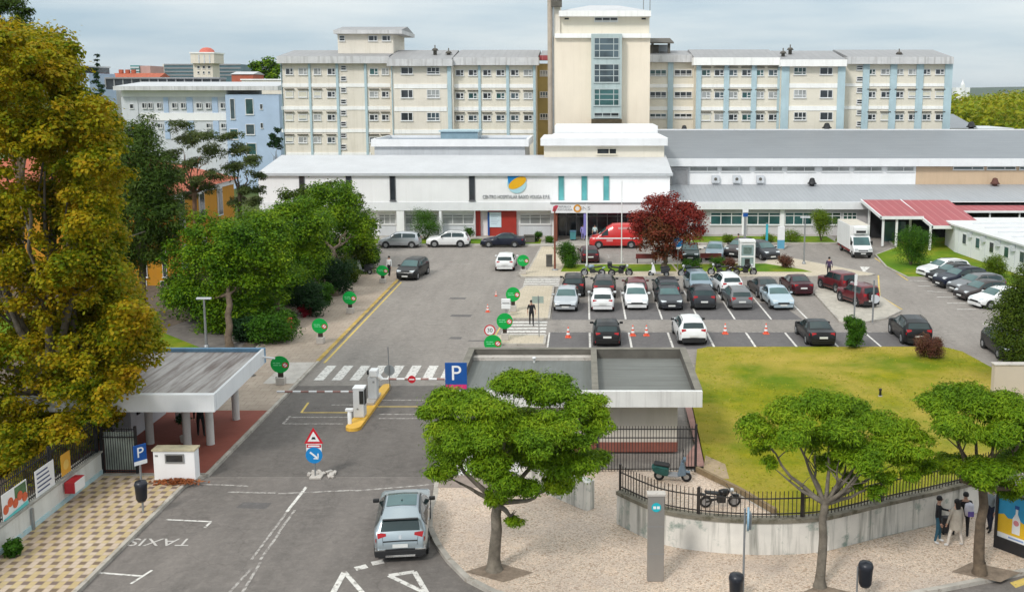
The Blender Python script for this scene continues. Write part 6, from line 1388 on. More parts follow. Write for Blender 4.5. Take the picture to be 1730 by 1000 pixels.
for pt, kd, px, py, lab in (('white', 'wagon', 1556, 468, 'white estate, farthest of the angled row by the cabins'), ('black', 'hatch', 1572, 476, 'black hatchback just behind the white estate in the angled row'), ('navy', 'suv', 1584, 486, 'dark blue crossover, third from the far end of the angled row'), ('grey', 'wagon', 1608, 495, 'grey estate, fourth from the far end of the angled row'), ('greybrown', 'hatch', 1620, 507, 'grey brown hatchback next to the nearest white car of the angled row'), ('white', 'hatch', 1645, 520, 'white hatchback, nearest of the angled row by the dark hedge')):
    car(kd, pt, px, py, 197, lab, 'front', group=AR)
car('hatch', 'black', 1718, 612, -92, 'black car peeping out between the dark hedge and the beige wall', 'front')
n0 = car_proto('suv', near_extras)
def nearcar():
    x, y = P(677, 952); h = R(97); d = Vector((math.cos(h), math.sin(h))); c = Vector((x, y)) + d * (TYPES['suv']['L'] / 2)
    r = dup(n0, (c.x, c.y, .004), h + math.pi, 'silver blue crossover with a glass roof driving in at the street corner', None, {'car_paint': PT['palesilver']}); r.name = 'moving_car'; r['category'] = 'car'
nearcar()
for p in list(PROT.values()) + [n0]:
    for o in list(p.children_recursive) + [p]: bpy.data.objects.remove(o)
# --- box truck
def truck():
    x, y = P(1459, 438); t = thing('box_truck', (x, y + 3.2, 0), 'white refrigerated box truck facing the viewer beside the red canopy', 'truck', rz=R(-90) + math.pi); t.scale = (.93, .93, .93)
    # local -x is the front
    Wp = PT['white']
    MB().box(-1.6, 3.6, -1.05, 1.05, .75, 3.3).build('cargo_box', M('box_white', (.76, .76, .75), .5, .04, .5, streak=(.5, .48, .45), streak_amt=.3), t, local=True, bevel=.04)
    mb = MB(); mb.yprism  # cab profile swept across y
    prof = [(-3.2, .45), (-3.25, .75), (-3.15, 1.05), (-2.65, 1.3), (-2.05, 2.15), (-1.65, 2.25), (-1.62, .45)]
    c = MB().xprism(prof, -.98, .98).build('cab', Wp, t, local=True, bevel=.05)
    a, b = Vector((-2.62, 0, 1.33)), Vector((-2.08, 0, 2.1)); nn = Vector((-.82, 0, .57)) * .03
    MB().add([a + nn + Vector((0, -.88, 0)), b + nn + Vector((0, -.8, 0)), b + nn + Vector((0, .8, 0)), a + nn + Vector((0, .88, 0))], [(3, 2, 1, 0)]).build('windscreen', CGLASS2, t, local=True)
    for s in (-1, 1):
        MB().add([(-2.5, s * .995, 1.3), (-1.75, s * .995, 1.3), (-1.75, s * .995, 2.05), (-2.05, s * .995, 2.05)], [(0, 1, 2, 3) if s < 0 else (3, 2, 1, 0)]).build('side_window', CGLASS, t, local=True)
        MB().obox((-3.22, s * .72, .98), (.1, .36, .2)).build('headlight', HEADL, t, local=True, bevel=.03); MB().box(-2.5, -2.38, s * 1.05 - .1, s * 1.05 + .12, 1.35, 1.75).build('door_mirror', TRIM, t, local=True)
        for ax in (-2.45, 2.2):
            w = MB().lathe([(.2, -.12), (.36, -.12), (.39, -.08), (.39, .08), (.36, .12), (.2, .12)], (ax, s * .86, .39), 20, axis='Y').build('wheel', TYRE, t, local=True); MB().disc((ax, s * .95, .39), .22, .02, 18).build('rim', RIM, w, local=True)
        MB().box(-1.5, 3.5, s * .92 - .04, s * .92 + .04, .5, .74).build('side_skirt', M('truck_red_frame', (.25, .03, .03), .6, .15), t, local=True)
    MB().box(-3.3, -3.1, -.95, .95, .38, .72).build('bumper', TRIM, t, local=True, bevel=.03); MB().box(-3.235, -3.21, -.5, .5, .78, .92).build('grille', TRIM, t, local=True); MB().box(-3.33, -3.301, -.26, .26, .5, .61).build('number_plate', PLATE, t, local=True)
    MB().box(-2.1, -1.61, -.7, .7, 2.45, 3.15).build('cooling_unit', WHITEM, t, local=True, bevel=.05); MB().box(-2.12, -2.1, -.5, .5, 2.55, 2.8).build('vent', TRIM, t, local=True)
    MB().box(-1.55, 3.55, -1.0, 1.0, 3.301, 3.33).build('box_roof', M('dusty_roof', (.55, .50, .42), .8, .12, 1), t, local=True)
truck()
# --- two wheelers
def motorbike(x, y, z, rz, label, pt, seat=None, big=True, k=1.0, lean=.12, box=False):
    t = thing('motorcycle', (x, y, z), label, 'motorcycle', 'motorcycles parked along the island' if y > 80 else None); t.rotation_euler = (lean, 0, rz); t.scale = (k,) * 3
    for ax in (-.7, .7):
        w = MB().lathe([(.2, -.05), (.28, -.06), (.31, 0), (.28, .06), (.2, .05)], (ax, 0, .31), 20, axis='Y').build('wheel', TYRE, t, local=True); MB().disc((ax, 0, .31), .2, .05, 14).build('rim', GREYM, w, local=True)
    MB().tube([(.7, .07, .31), (.42, .07, .95)], .03, 8).tube([(.7, -.07, .31), (.42, -.07, .95)], .03, 8).build('fork', STEEL, t, local=True)
    MB().tube([(-.7, 0, .31), (-.1, 0, .45), (.1, 0, .35), (.35, 0, .75)], .06, 8).build('frame', TRIM, t, local=True)
    MB().obox((.05, 0, .45), (.42, .3, .34)).obox((-.15, .12, .36), (.9, .08, .09)).build('engine', TRIM, t, local=True, bevel=.05)
    MB().lathe([(.01, -.28), (.12, -.24), (.17, 0), (.15, .2), (.02, .3)], (.16, 0, .8), 12, axis='X').build('tank', PT[pt], t, local=True)
    MB().obox((-.4, 0, .78), (.75, .26, .12), 0, 0, 0, R(8)).build('seat', TRIM, t, local=True, bevel=.05); MB().obox((-.85, 0, .7), (.3, .18, .1), 0, 0, 0, R(20)).build('tail', PT[pt], t, local=True, bevel=.03)
    MB().tube([(.35, -.38, 1.02), (.42, -.1, .98), (.42, .1, .98), (.35, .38, 1.02)], .018, 6).build('handlebar', TRIM, t, local=True); MB().lathe([(.01, .1), (.1, .06), (.1, -.06), (.01, -.08)], (.55, 0, .9), 12, axis='X').build('headlight', HEADL, t, local=True)
    MB().lathe([(.3, 0), (.33, .02)], (.7, 0, .33), 8, axis='Y').obox((.7, 0, .66), (.4, .12, .03), 0, 0, 0, R(5)).build('mudguard', PT[pt], t, local=True)
    if box: MB().box(-1.05, -.68, -.24, .24, .85, 1.2).build('top_box', TRIM, t, local=True, bevel=.05)
    return t
def scooter(x, y, z, rz, label, c1, c2, k=1.0, lean=.1):
    t = thing('motor_scooter', (x, y, z), label, 'scooter'); t.rotation_euler = (lean, 0, rz); t.scale = (k,) * 3
    for ax in (-.6, .62):
        w = MB().lathe([(.13, -.06), (.21, -.07), (.24, 0), (.21, .07), (.13, .06)], (ax, 0, .24), 20, axis='Y').build('wheel', TYRE, t, local=True); MB().disc((ax, 0, .24), .13, .05, 14).build('rim', RIM, w, local=True)
    MB().xprism([(.62, .35), (.52, .98), (.40, 1.02), (.22, .34), (.3, .28)], -.17, .17).build('front_shield', c1, t, local=True, bevel=.05)
    MB().xprism([(.3, .28), (.25, .36), (-.2, .36), (-.2, .26)], -.2, .2).build('footboard', GREYM, t, local=True, bevel=.02)
    MB().xprism([(-.18, .28), (-.15, .68), (-.75, .78), (-.95, .68), (-.8, .42), (-.4, .3)], -.19, .19).build('rear_body', c2, t, local=True, bevel=.05)
    MB().xprism([(-.1, .7), (-.15, .82), (-.8, .9), (-.85, .8)], -.16, .16).build('seat', TRIM, t, local=True, bevel=.04)
    MB().tube([(.46, -.33, 1.12), (.48, 0, 1.08), (.46, .33, 1.12)], .022, 6).build('handlebar', TRIM, t, local=True); MB().obox((.53, 0, 1.07), (.14, .28, .16)).build('headlamp_cowl', c1, t, local=True, bevel=.04)
    for s in (-1, 1): MB().tube([(.48, s * .25, 1.12), (.47, s * .32, 1.3)], .01, 6).obox((.47, s * .34, 1.33), (.03, .13, .09)).build('mirror', TRIM, t, local=True)
    MB().obox((.62, 0, .5), (.34, .16, .06), 0, 0, 0, R(12)).build('mudguard', c1, t, local=True, bevel=.02); MB().tube([(.62, .08, .24), (.46, .06, .9)], .025, 6).build('fork', STEEL, t, local=True)
    return t
bl_ = [(1002, 467, 'motorcycle with a violet blue tank nearest the brown post', 'bluegrey', 180, False), (1048, 467, 'dark motorcycle with a black top box left of the white scooter', 'black', 0, True), (1166, 468, 'dark green black motorcycle right of the white scooter', 'darkgreen', 180, False), (1216, 466, 'black motorcycle behind the blue grey carrier, second from the right', 'black', 170, False), (1258, 466, 'black motorcycle with a spoked front wheel, rightmost by the glass kiosk', 'black', 5, False)]
for px, py, lab, pt, a, bx in bl_: x, y = P(px, py); motorbike(x, y, .0, R(a), lab, pt, box=bx, k=1.08)
x, y = P(1113, 468); scooter(x, y, 0, R(180), 'white scooter parked between dark motorcycles under the red tree', PT['white'], M('scooter_dark', (.03, .03, .035), .4, .2), 1.1)
x, y = P(614, 463, .12); scooter(x, y, .12, R(160), 'white scooter parked at the far end of the left row of trees', PT['white'], MATS['scooter_dark'], 1.05)
x, y = P(1136, 812, .13); scooter(x, y, .13, R(-8), 'blue grey scooter with a teal flank parked behind the curved fence', M('scooter_grey_blue', (.12, .17, .22), .35, .1), M('scooter_teal', (.012, .07, .062), .4, .3, 4), .92)
x, y = P(1216, 856, .13); motorbike(x, y, .13, R(4), 'black motorcycle low behind the fence of the curved wall', 'black', k=.8)
# ---------------------------------------------------------------- people
def cloth(name, c): return M(name, c, .85, .12, 6)
SKIN = M('skin', (.48, .28, .20), .6, .08, 4); SKIN_D = M('skin_brown', (.20, .11, .075), .6, .08, 4); HAIRK = M('black_hair', (.012, .01, .01), .6, .2, 8); HAIRG = M('grey_hair', (.25, .24, .23), .7, .2, 8)
def person(px, py, rz, label, top, legs, shoes, hair=HAIRK, skin=SKIN, z=0.0, h=1.72, stride=.12, arms=(.1, -.1), bend=0.0, wide=.0, long_coat=0.0, reach=None, short=False, pose_y=None, long_hair=False, loc=None):
    x, y = loc if loc else P(px, py, z)
    k = h / 1.72
    t = thing('person', (x, y, z), label, 'person', rz=rz)
    # local: facing -y
    J = {}
    lean = bend
    def up(zz, fwd=0): return -math.sin(lean) * (zz - .92) - fwd
    J['pelvis'] = (0, 0, .95); J['belly'] = (0, up(1.1), 1.1); J['chest'] = (0, up(1.32), .92 + (1.32 - .92) * math.cos(lean)); J['neck'] = (0, up(1.48), .92 + .56 * math.cos(lean)); J['headb'] = (0, up(1.54, .01), .92 + .63 * math.cos(lean)); J['head'] = (0, up(1.64, .02), .92 + .73 * math.cos(lean))
    for s, n in ((-1, 'l'), (1, 'r')):
        q = stride * s; J['hip' + n] = (s * .1, 0, .9); J['knee' + n] = (s * (.11 + wide * .5), -q * .55 - .03, .5); J['ank' + n] = (s * (.11 + wide), -q, .09); J['toe' + n] = (s * (.125 + wide), -q - .15, .045)
        sh = J['chest']; J['sh' + n] = (s * .19, sh[1], sh[2] + .07)
        a = arms[0] if s < 0 else arms[1]
        if reach and reach[0] == s:
            J['el' + n] = (s * .26, sh[1] - .16, sh[2] - .14); J['wr' + n] = (s * .2, sh[1] - .38, sh[2] - .16); J['hand' + n] = (s * .19, sh[1] - .46, sh[2] - .16)
        else:
            J['el' + n] = (s * .26, sh[1] + a * .5, sh[2] - .22); J['wr' + n] = (s * .27, sh[1] - .04 + a * .6 - abs(a) * .3, sh[2] - .46); J['hand' + n] = (s * .265, sh[1] - .07 + a * .6 - abs(a) * .3, sh[2] - .54)
    rad = dict(pelvis=(.155, .12), belly=(.145, .11), chest=(.165, .125), neck=(.058, .06), headb=(.07, .078), head=(.082, .1))
    for n in 'lr': rad.update({'hip' + n: (.098, .1), 'knee' + n: (.062, .066), 'ank' + n: (.045, .05), 'toe' + n: (.042, .036), 'sh' + n: (.07, .075), 'el' + n: (.045, .047), 'wr' + n: (.032, .036), 'hand' + n: (.038, .024)})
    names = list(J); idx = {n: i for i, n in enumerate(names)}
    E_ = [('pelvis', 'belly'), ('belly', 'chest'), ('chest', 'neck'), ('neck', 'headb'), ('headb', 'head')]
    for n in 'lr': E_ += [('pelvis', 'hip' + n), ('hip' + n, 'knee' + n), ('knee' + n, 'ank' + n), ('ank' + n, 'toe' + n), ('chest', 'sh' + n), ('sh' + n, 'el' + n), ('el' + n, 'wr' + n), ('wr' + n, 'hand' + n)]
    me = bpy.data.meshes.new('skel'); me.from_pydata([Vector(J[n]) * k for n in names], [(idx[a], idx[b]) for a, b in E_], []); o = bpy.data.objects.new('skel', me); col.objects.link(o)
    o.modifiers.new('s', 'SKIN'); 
    sv_ = me.skin_vertices[0].data
    for i, n in enumerate(names): sv_[i].radius = (rad[n][0] * k, rad[n][1] * k); sv_[i].use_root = n == 'pelvis'
    ss = o.modifiers.new('u', 'SUBSURF'); ss.levels = 1; ss.render_levels = 1
    dg = bpy.context.evaluated_depsgraph_get(); bm_ = bpy.data.meshes.new_from_object(o.evaluated_get(dg)); bpy.data.objects.remove(o); bpy.data.meshes.remove(me)
    m = MB(); m.v = [tuple(v.co) for v in bm_.vertices]; m.f = [tuple(p.vertices) for p in bm_.polygons]
    segs = [(Vector(J[a]) * k, Vector(J[b]) * k, a, b) for a, b in E_]
    for p in bm_.polygons:
        c = p.center; best = None
        for a, b, na, nb in segs:
            d = b - a; u = max(0, min(1, (c - a).dot(d) / d.length_squared)); dist = (c - a - d * u).length
            if best is None or dist < best[0]: best = (dist, na, nb, u)
        _, na, nb, u = best
        mi = 0
        if nb in ('hipl', 'hipr') or nb.startswith('knee'): mi = 1
        if nb.startswith('ank'): mi = 1
        if nb.startswith('toe') or (nb.startswith('ank') and u > .88): mi = 2
        if nb.startswith('hand') or nb in ('headb', 'head') or (nb == 'neck' and u > .75): mi = 3
        if nb.startswith('wr') and short: mi = 3
        if na == 'pelvis' and nb == 'belly' and u < .15: mi = 1
        m.m.append(mi); m.sm.append(True)
    bpy.data.meshes.remove(bm_)
    # fingers, thumb and face, joined to the body
    for n, s in (('l', -1), ('r', 1)):
        hd = Vector(J['hand' + n]) * k; w = Vector(J['wr' + n]) * k; d = (hd - w).normalized(); side = Vector((0, 1, 0)) if abs(d.z) > .5 else Vector((1, 0, 0)); pn = d.cross(side).normalized()
        for q, ln in enumerate((.07, .08, .075, .06)):
            b0 = hd + side * (q - 1.5) * .017 * k + d * .02; m.tube([b0, b0 + d * ln * .55 * k, b0 + (d * ln * .95 + pn * .02) * k], [.009 * k, .008 * k, .006 * k], 5, 3)
        b0 = w + d * .03 + side * -.03 * k; m.tube([b0, b0 + (d * .04 + side * -.025) * k, b0 + (d * .07 + side * -.03) * k], [.011 * k, .009 * k, .007 * k], 5, 3)
    hc = Vector(J['head']) * k
    m.lathe([(.001, -.03), (.014, -.01), (.008, .03), (.001, .035)], (hc.x, hc.y - .098 * k, hc.z - .02), 6, 3)
    for s in (-1, 1): m.obox((s * .085 * k, hc.y + .005, hc.z - .015), (.02, .035, .06), 0, 3); m.obox((s * .032 * k, hc.y - .092 * k, hc.z + .01), (.022, .01, .012), 0, 4)
    m.obox((0, hc.y - .09 * k, hc.z - .062), (.045, .012, .009), 0, 5)
    m.build('body', [top, legs, shoes, skin, HAIRK, M('lip', (.35, .12, .1), .6, .05)], t, local=True)
    hb = MB().lathe([(.098, -.03), (.104, .02), (.092, .075), (.055, .115), (.001, .125)], (0, hc.y + .018, hc.z), 14)
    if long_hair: hb.obox((0, hc.y + .085, hc.z - .1), (.17, .06, .26), 0)
    hb.build('hair', hair, t, local=True)
    if long_coat:
        zt = J['chest'][2] * k; c0 = J['chest'][1]; 
        MB().lathe([(.225, long_coat), (.21, .95 * k), (.19, 1.1 * k), (.2, 1.3 * k), (.13, 1.42 * k)], (0, 0, 0), 16).build('coat', top, t, local=True)
    return t
DARKC = cloth('black_cloth', (.012, .012, .015)); JEAN = cloth('blue_jeans', (.03, .10, .15)); BEIGE = cloth('beige_cloth', (.36, .32, .27)); PALE = cloth('pale_trousers', (.60, .54, .48)); WSHOE = cloth('white_shoes', (.7, .7, .7)); GREYC = cloth('grey_cloth', (.25, .28, .30)); LILAC = cloth('lilac_cloth', (.28, .25, .55)); MINT = cloth('pale_mint_cloth', (.50, .62, .62)); NAVYC = cloth('navy_cloth', (.02, .025, .05)); BSHOE = cloth('dark_shoes', (.02, .018, .016)); ORG = cloth('orange_cloth', (.5, .12, .03))
person(898, 549, R(4), 'person in black clothes walking on the striped crossing', DARKC, DARKC, BSHOE, z=.01, stride=.2, arms=(.15, -.12), short=True)
person(1583, 917, R(80), 'person in a black jacket, blue jeans and white shoes reaching out by the curved wall', DARKC, JEAN, WSHOE, z=.13, stride=.1, arms=(0, .1), reach=(1, 0))
person(1613, 923, R(200), 'person in a long beige coat and pale trousers with legs apart on the pavement', BEIGE, PALE, WSHOE, z=.13, stride=.06, wide=.16, long_coat=.68, long_hair=True)
b3 = person(1628, 907, R(170), 'person in dark clothes carrying a white and purple backpack beside the beige coat', DARKC, DARKC, BSHOE, z=.13, stride=.06, h=1.66)
def bags():
    x, y = P(1633, 909, .13)
    b = thing('backpack', (x, y - .1, 1.05), 'white and purple backpack on a person near the curved wall', 'backpack'); MB().lathe([(.01, -.22), (.14, -.2), (.17, 0), (.15, .2), (.06, .27), (.01, .28)], (0, 0, .2), 14).build('bag', M('backpack_white', (.62, .6, .68), .7, .1, 4), b, local=True); MB().box(-.1, .1, -.19, -.15, .02, .2).build('pocket', M('pocket_purple', (.12, .08, .30), .7, .1), b, local=True); MB().tube([(-.08, 0, .47), (0, 0, .53), (.08, 0, .47)], .012, 6).build('handle', TRIM, b, local=True)
    x, y = P(1605, 906, .13); s = thing('suitcase', (x, y + .25, .13), 'black suitcase on the pavement between the people at the curved wall', 'suitcase'); MB().box(-.22, .22, -.13, .13, .06, .66).build('shell', M('suitcase_black', (.02, .02, .024), .5, .1), s, local=True, bevel=.04); MB().tube([(-.1, .08, .66), (-.1, .08, .9), (.1, .08, .9), (.1, .08, .66)], .012, 6).build('handle', STEEL, s, local=True)
    for a in (-.18, .18): MB().disc((a, 0, .04), .04, .2, 12).build('wheel', TYRE, s, local=True)
bags()
person(1672, 897, R(-60), 'person in a grey top half hidden behind the rightmost tree trunk', GREYC, NAVYC, BSHOE, z=.13, stride=.12, hair=HAIRG)
person(658, 466, R(-20), 'person in a pale top and dark trousers beside the parked dark carrier', cloth('white_top', (.6, .6, .6)), DARKC, BSHOE, z=.12)
person(1400, 468, R(160), 'person in dark violet clothes at the tip of the car park island', cloth('dark_violet', (.06, .035, .08)), cloth('dark_trousers', (.03, .022, .04)), BSHOE, z=.12)
person(0, 0, R(15), 'person in a lilac top walking before the glass entrance doors', LILAC, LILAC, BSHOE, z=.13, loc=(Q(985, 398, 107.5)[0], 107.5), skin=SKIN_D)
person(0, 0, R(-10), 'person in a pale mint shirt standing behind the bonnet of the red van', MINT, NAVYC, BSHOE, z=.13, loc=(Q(1005, 398, 107.2)[0], 107.2), short=True)
person(1247, 424, R(90), 'person in dark clothes and an orange top behind the glass kiosk', ORG, DARKC, BSHOE, z=.1)
def shelterfolk():
    x, y = P(334, 744, .13)
    person(0, 0, R(30), 'person in a dark jacket standing between the shelter columns', cloth('black_jacket', (.01, .01, .012)), cloth('black_trousers', (.012, .012, .012)), BSHOE, z=.13, loc=(x - .1, y + .7))
    q = thing('potted_plant', (x - .55, y - .2, .13), 'small dark potted shrub beside the round shelter column', 'plant'); MB().lathe([(.14, 0), (.18, .3), (.15, .3), (.01, .28)], n=14).build('pot', CONC_L, q, local=True); MB().tube([(0, 0, .28), (0, 0, 1.0)], .025, 6).build('stem', WOOD, q, local=True)
    return q
POT = shelterfolk()
# ---------------------------------------------------------------- vegetation
def leaves_mesh(name, clumps, total, leaf, mat, parent=None, seed=1, sub=10, droop=.0, flat=1.0, shell=.5, origin=None, jit=.35):
    """clumps: (x, y, z, r). Leaf quads spread through sub-clumps in every clump."""
    g = np.random.default_rng(seed)
    C = np.array([c[:3] for c in clumps], float); Rr = np.array([c[3] for c in clumps], float)
    subs = []; sr = []
    for c, r in zip(C, Rr):
        n = max(4, int(sub)); d = g.normal(size=(n, 3)); d /= np.linalg.norm(d, axis=1)[:, None]; d[:, 2] = np.where(g.random(n) < .7, np.abs(d[:, 2]), d[:, 2]) * flat
        subs.append(c + d * r * g.uniform(.2, .95, (n, 1))); sr.append(r * g.uniform(.36, .72, n))
    S = np.concatenate(subs); SR = np.concatenate(sr)
    w_ = SR ** 2; w_ /= w_.sum(); k = g.choice(len(S), total, p=w_)
    d = g.normal(size=(total, 3)); d /= np.linalg.norm(d, axis=1)[:, None]; d[:, 2] = np.where(g.random(total) < .45, np.abs(d[:, 2]), d[:, 2])
    rad = shell + (1 - shell) * np.sqrt(g.random(total)); rad *= np.where(g.random(total) < .22, g.uniform(1.0, 1.55, total), 1)
    p = S[k] + d * (SR[k] * rad)[:, None] * np.array([1, 1, flat * .9])
    nrm = d * .7 + g.normal(size=(total, 3)) * jit + np.array([0, 0, .55]); nrm /= np.linalg.norm(nrm, axis=1)[:, None]
    t = np.cross(nrm, g.normal(size=(total, 3))); t += d * .5; t[:, 2] -= droop; t -= nrm * (t * nrm).sum(1)[:, None] * .8; t /= np.linalg.norm(t, axis=1)[:, None] + 1e-9
    b = np.cross(nrm, t); s = g.uniform(.6, 1.25, (total, 1))
    L_, W_ = leaf
    a0 = p - t * L_ / 2 * s; a1 = p + b * W_ / 2 * s + t * L_ * .05; a2 = p + t * L_ / 2 * s - np.array([0, 0, 1]) * droop * L_ * .3; a3 = p - b * W_ / 2 * s + t * L_ * .05
    V = np.stack([a0, a1, a2, a3], 1).reshape(-1, 3)
    if origin is not None: V = V - np.array(origin)
    me = bpy.data.meshes.new(name); me.vertices.add(total * 4); me.vertices.foreach_set('co', V.astype(np.float32).ravel())
    me.loops.add(total * 4); me.loops.foreach_set('vertex_index', np.arange(total * 4, dtype=np.int32)); me.polygons.add(total)
    me.polygons.foreach_set('loop_start', np.arange(0, total * 4, 4, dtype=np.int32))
    me.update(calc_edges=True); me.materials.append(mat)
    o = bpy.data.objects.new(name, me); col.objects.link(o)
    if origin is not None: o.location = origin
    if parent is not None:
        o.parent = parent
        if parent.parent is None: o.location = -Vector(parent.location)
    return o
def cl(px, py, rpx, Y, dy=0.0):
    x, z = Q(px, py, Y + dy); d = ray(px, py); zc = (Y + dy) / d[1]
    return (x, Y + dy, z, rpx * zc / FPX)
GREEN_A = leafmat('acacia_leaves', ((.045, .10, .003), (.10, .20, .005), (.19, .30, .008), (.30, .36, .015)), .2, .7)
GREEN_B = leafmat('bright_green_leaves', ((.012, .045, .002), (.05, .13, .003), (.15, .26, .005), (.32, .40, .012)), .2, .5)  # ramp ends put dark crown gaps and sunlit highlights into the leaf colour
GREEN_D = leafmat('dark_green_leaves', ((.008, .028, .008), (.016, .05, .012), (.035, .08, .018)), .2, .5)
GREEN_O = leafmat('olive_dark_leaves', ((.022, .05, .004), (.06, .10, .006), (.12, .15, .01)), .25, .5)
PINE_L = leafmat('pine_needles', ((.02, .05, .006), (.055, .10, .01), (.11, .14, .018)), .2, .4)
AUTUMN = leafmat('autumn_leaves', ((.06, .12, .004), (.15, .215, .006), (.33, .295, .008), (.46, .31, .008), (.36, .17, .012)), .4, .55)
REDL = leafmat('red_leaves', ((.12, .014, .012), (.25, .03, .022), (.34, .07, .04)), .3, .8)
REDB = leafmat('brown_red_leaves', ((.07, .035, .012), (.15, .06, .02), (.22, .04, .025), (.09, .09, .015)), .25, .8)
SPARSE = leafmat('grey_green_needles', ((.035, .06, .015), (.08, .11, .025), (.14, .15, .05)), .25, .5)
WOODL = leafmat('far_wood_leaves', ((.09, .16, .006), (.19, .26, .01), (.34, .33, .015), (.40, .28, .02)), .3, .06)
BUSHG = leafmat('clipped_bush_leaves', ((.018, .06, .004), (.045, .13, .006), (.11, .21, .01)), .25, .9)
BUSHY = leafmat('yellow_green_bush_leaves', ((.05, .11, .005), (.12, .19, .007), (.20, .26, .01)), .3, .9)
BUSHR = leafmat('reddish_bush_leaves', ((.08, .035, .02), (.16, .06, .04), (.10, .09, .03)), .25, 1.2)
def trunk_mesh(root, base, top, r0, limbs, mat=WOOD, wob=.12, seed=0):
    g = random.Random(seed); m = MB(); base = Vector(base); top = Vector(top)
    def bent(a, b, ra, rb_, n=5, w=wob):
        pts = [a.lerp(b, i / n) + (Vector((g.uniform(-w, w), g.uniform(-w, w), 0)) if 0 < i < n else Vector((0, 0, 0))) for i in range(n + 1)]
        m.tube(pts, [ra + (rb_ - ra) * i / n for i in range(n + 1)], 9); return pts
    m.lathe([(r0 * 1.7, -.05), (r0 * 1.3, .12), (r0 * 1.05, .4)], base, 10)
    bent(base, top, r0 * 1.1, r0 * .8)
    for l in limbs:
        l = Vector(l); mid = top.lerp(l, .5) + Vector((g.uniform(-.2, .2), g.uniform(-.2, .2), -.08 * (l - top).length)); q = bent(top, mid, r0 * .55, r0 * .32, 3, wob * .6); bent(mid, l, r0 * .32, r0 * .08, 4, wob * .9)
        for j in range(2):
            a = mid.lerp(l, g.uniform(.1, .6)); bent(a, a + Vector((g.uniform(-1, 1), g.uniform(-1, 1), g.uniform(.3, 1))) * (l - top).length * .3, r0 * .16, r0 * .04, 3, wob * .5)
    return m.build('trunk', mat, root)
def tree(name, base, label, clumps, total, leaf, mat, fork=.4, r0=.18, seed=1, bark=WOOD, group=None, nl=8, cat='tree', extra=None, top=None, wob=None, reach=.68, **k):
    t = thing(name, base, label, cat, group)
    cx = sum(c[0] for c in clumps) / len(clumps); cy = sum(c[1] for c in clumps) / len(clumps); zmin = min(c[2] for c in clumps)
    top = top or (base[0] * .6 + cx * .4, base[1] * .6 + cy * .4, base[2] + max(.4, (zmin - base[2]) * .9) if fork is None else base[2] + fork)
    g = random.Random(seed); lim = g.sample(list(clumps), min(nl, len(clumps)))
    trunk_mesh(t, base, top, r0, [tuple(Vector(top).lerp(Vector(c[:3]), reach)) for c in lim], bark, wob if wob is not None else .1 + r0 * .3, seed)
    leaves_mesh('crown', clumps, total, leaf, mat, t, seed, **k)
    if extra:
        for nm, cc, tt, mm in extra: leaves_mesh(nm, cc, tt, leaf, mm, t, seed + 7, **k)
    return t
rv = random.Random(11)
AK = dict(reach=.9, sub=13, flat=.62, droop=.45, shell=.35, wob=.05)
def domecl(cx, cy, rx, ry, Y, depth, n, r, seed):
    g = random.Random(seed); out = []
    for i in range(n):
        a = g.uniform(0, 6.283); q = math.sqrt(g.random()); h = math.sqrt(max(0, 1 - q * q)); lump = 1 + .12 * math.sin(3 * a + seed) + .08 * math.sin(5 * a)
        out.append(cl(cx + math.cos(a) * q * rx * lump, cy + math.sin(a) * q * ry * lump, r * g.uniform(.75, 1.35), Y, depth * h * (-1 if g.random() < .72 else .8)))
    return out
# --- three street trees on the plaza
b = P(835, 962, .13)
C1 = [cl(px, py, r * .97, 32, dy) for px, py, r, dy in ((872, 652, 42, .6), (760, 683, 44, .2), (812, 690, 46, -.6), (925, 668, 50, .8), (985, 688, 40, .4), (742, 728, 36, -.5), (800, 738, 50, -1.4), (868, 715, 52, 1.2), (938, 728, 48, -1.0), (1003, 722, 28, .1), (758, 775, 42, .3), (828, 792, 48, -1.6), (898, 775, 52, .6), (958, 786, 42, -.6), (880, 826, 34, -1.2), (940, 822, 30, .4), (1000, 775, 26, .8), (850, 760, 44, 1.6), (866, 880, 16, -.3), (725, 700, 24, .6), (745, 800, 24, -.8), (840, 715, 40, -.8), (905, 745, 36, -2), (790, 755, 34, -2), (975, 750, 30, -.8), (835, 840, 20, -.6), (1010, 700, 20, .2))]
t = tree('street_tree', (b[0], b[1], .13), 'leafy bright green tree on the cobbled plaza, nearest the entry lane', C1, 170000, (.145, .045), GREEN_A, 2.55, .2, 3, WOOD_G, 'street trees of the plaza', 11, top=(b[0] + .15, b[1], 2.5), **AK)
b = P(1385, 990, .13)
C2 = [cl(px, py, r * .93, 31, dy) for px, py, r, dy in ((1330, 700, 42, .5), (1395, 688, 46, .8), (1285, 728, 34, 0), (1345, 738, 42, -.8), (1415, 735, 42, -.4), (1475, 722, 44, .6), (1525, 735, 40, .2), (1465, 778, 38, -.9), (1520, 778, 36, .3), (1398, 785, 26, .6), (1555, 768, 22, -.5), (1500, 810, 20, -.4), (1290, 755, 20, .7), (1440, 700, 36, 1.4), (1440, 750, 34, .4), (1500, 755, 38, -.2), (1375, 745, 30, .6), (1545, 742, 26, .3), (1315, 745, 26, -.2), (1420, 770, 24, -.6), (1270, 715, 22, .4), (1300, 785, 18, -.2), (1480, 828, 20, -.6), (1440, 812, 20, .3), (1535, 805, 22, -.2))]
tree('street_tree', (b[0], b[1], .13), 'sparse feathery green tree in the middle of the plaza, before the lawn fence', C2, 80000, (.14, .04), GREEN_A, 3.1, .15, 5, WOOD_G, 'street trees of the plaza', 12, top=(b[0] + .1, b[1] + .1, 2.9), **AK)
b = P(1655, 968, .13)
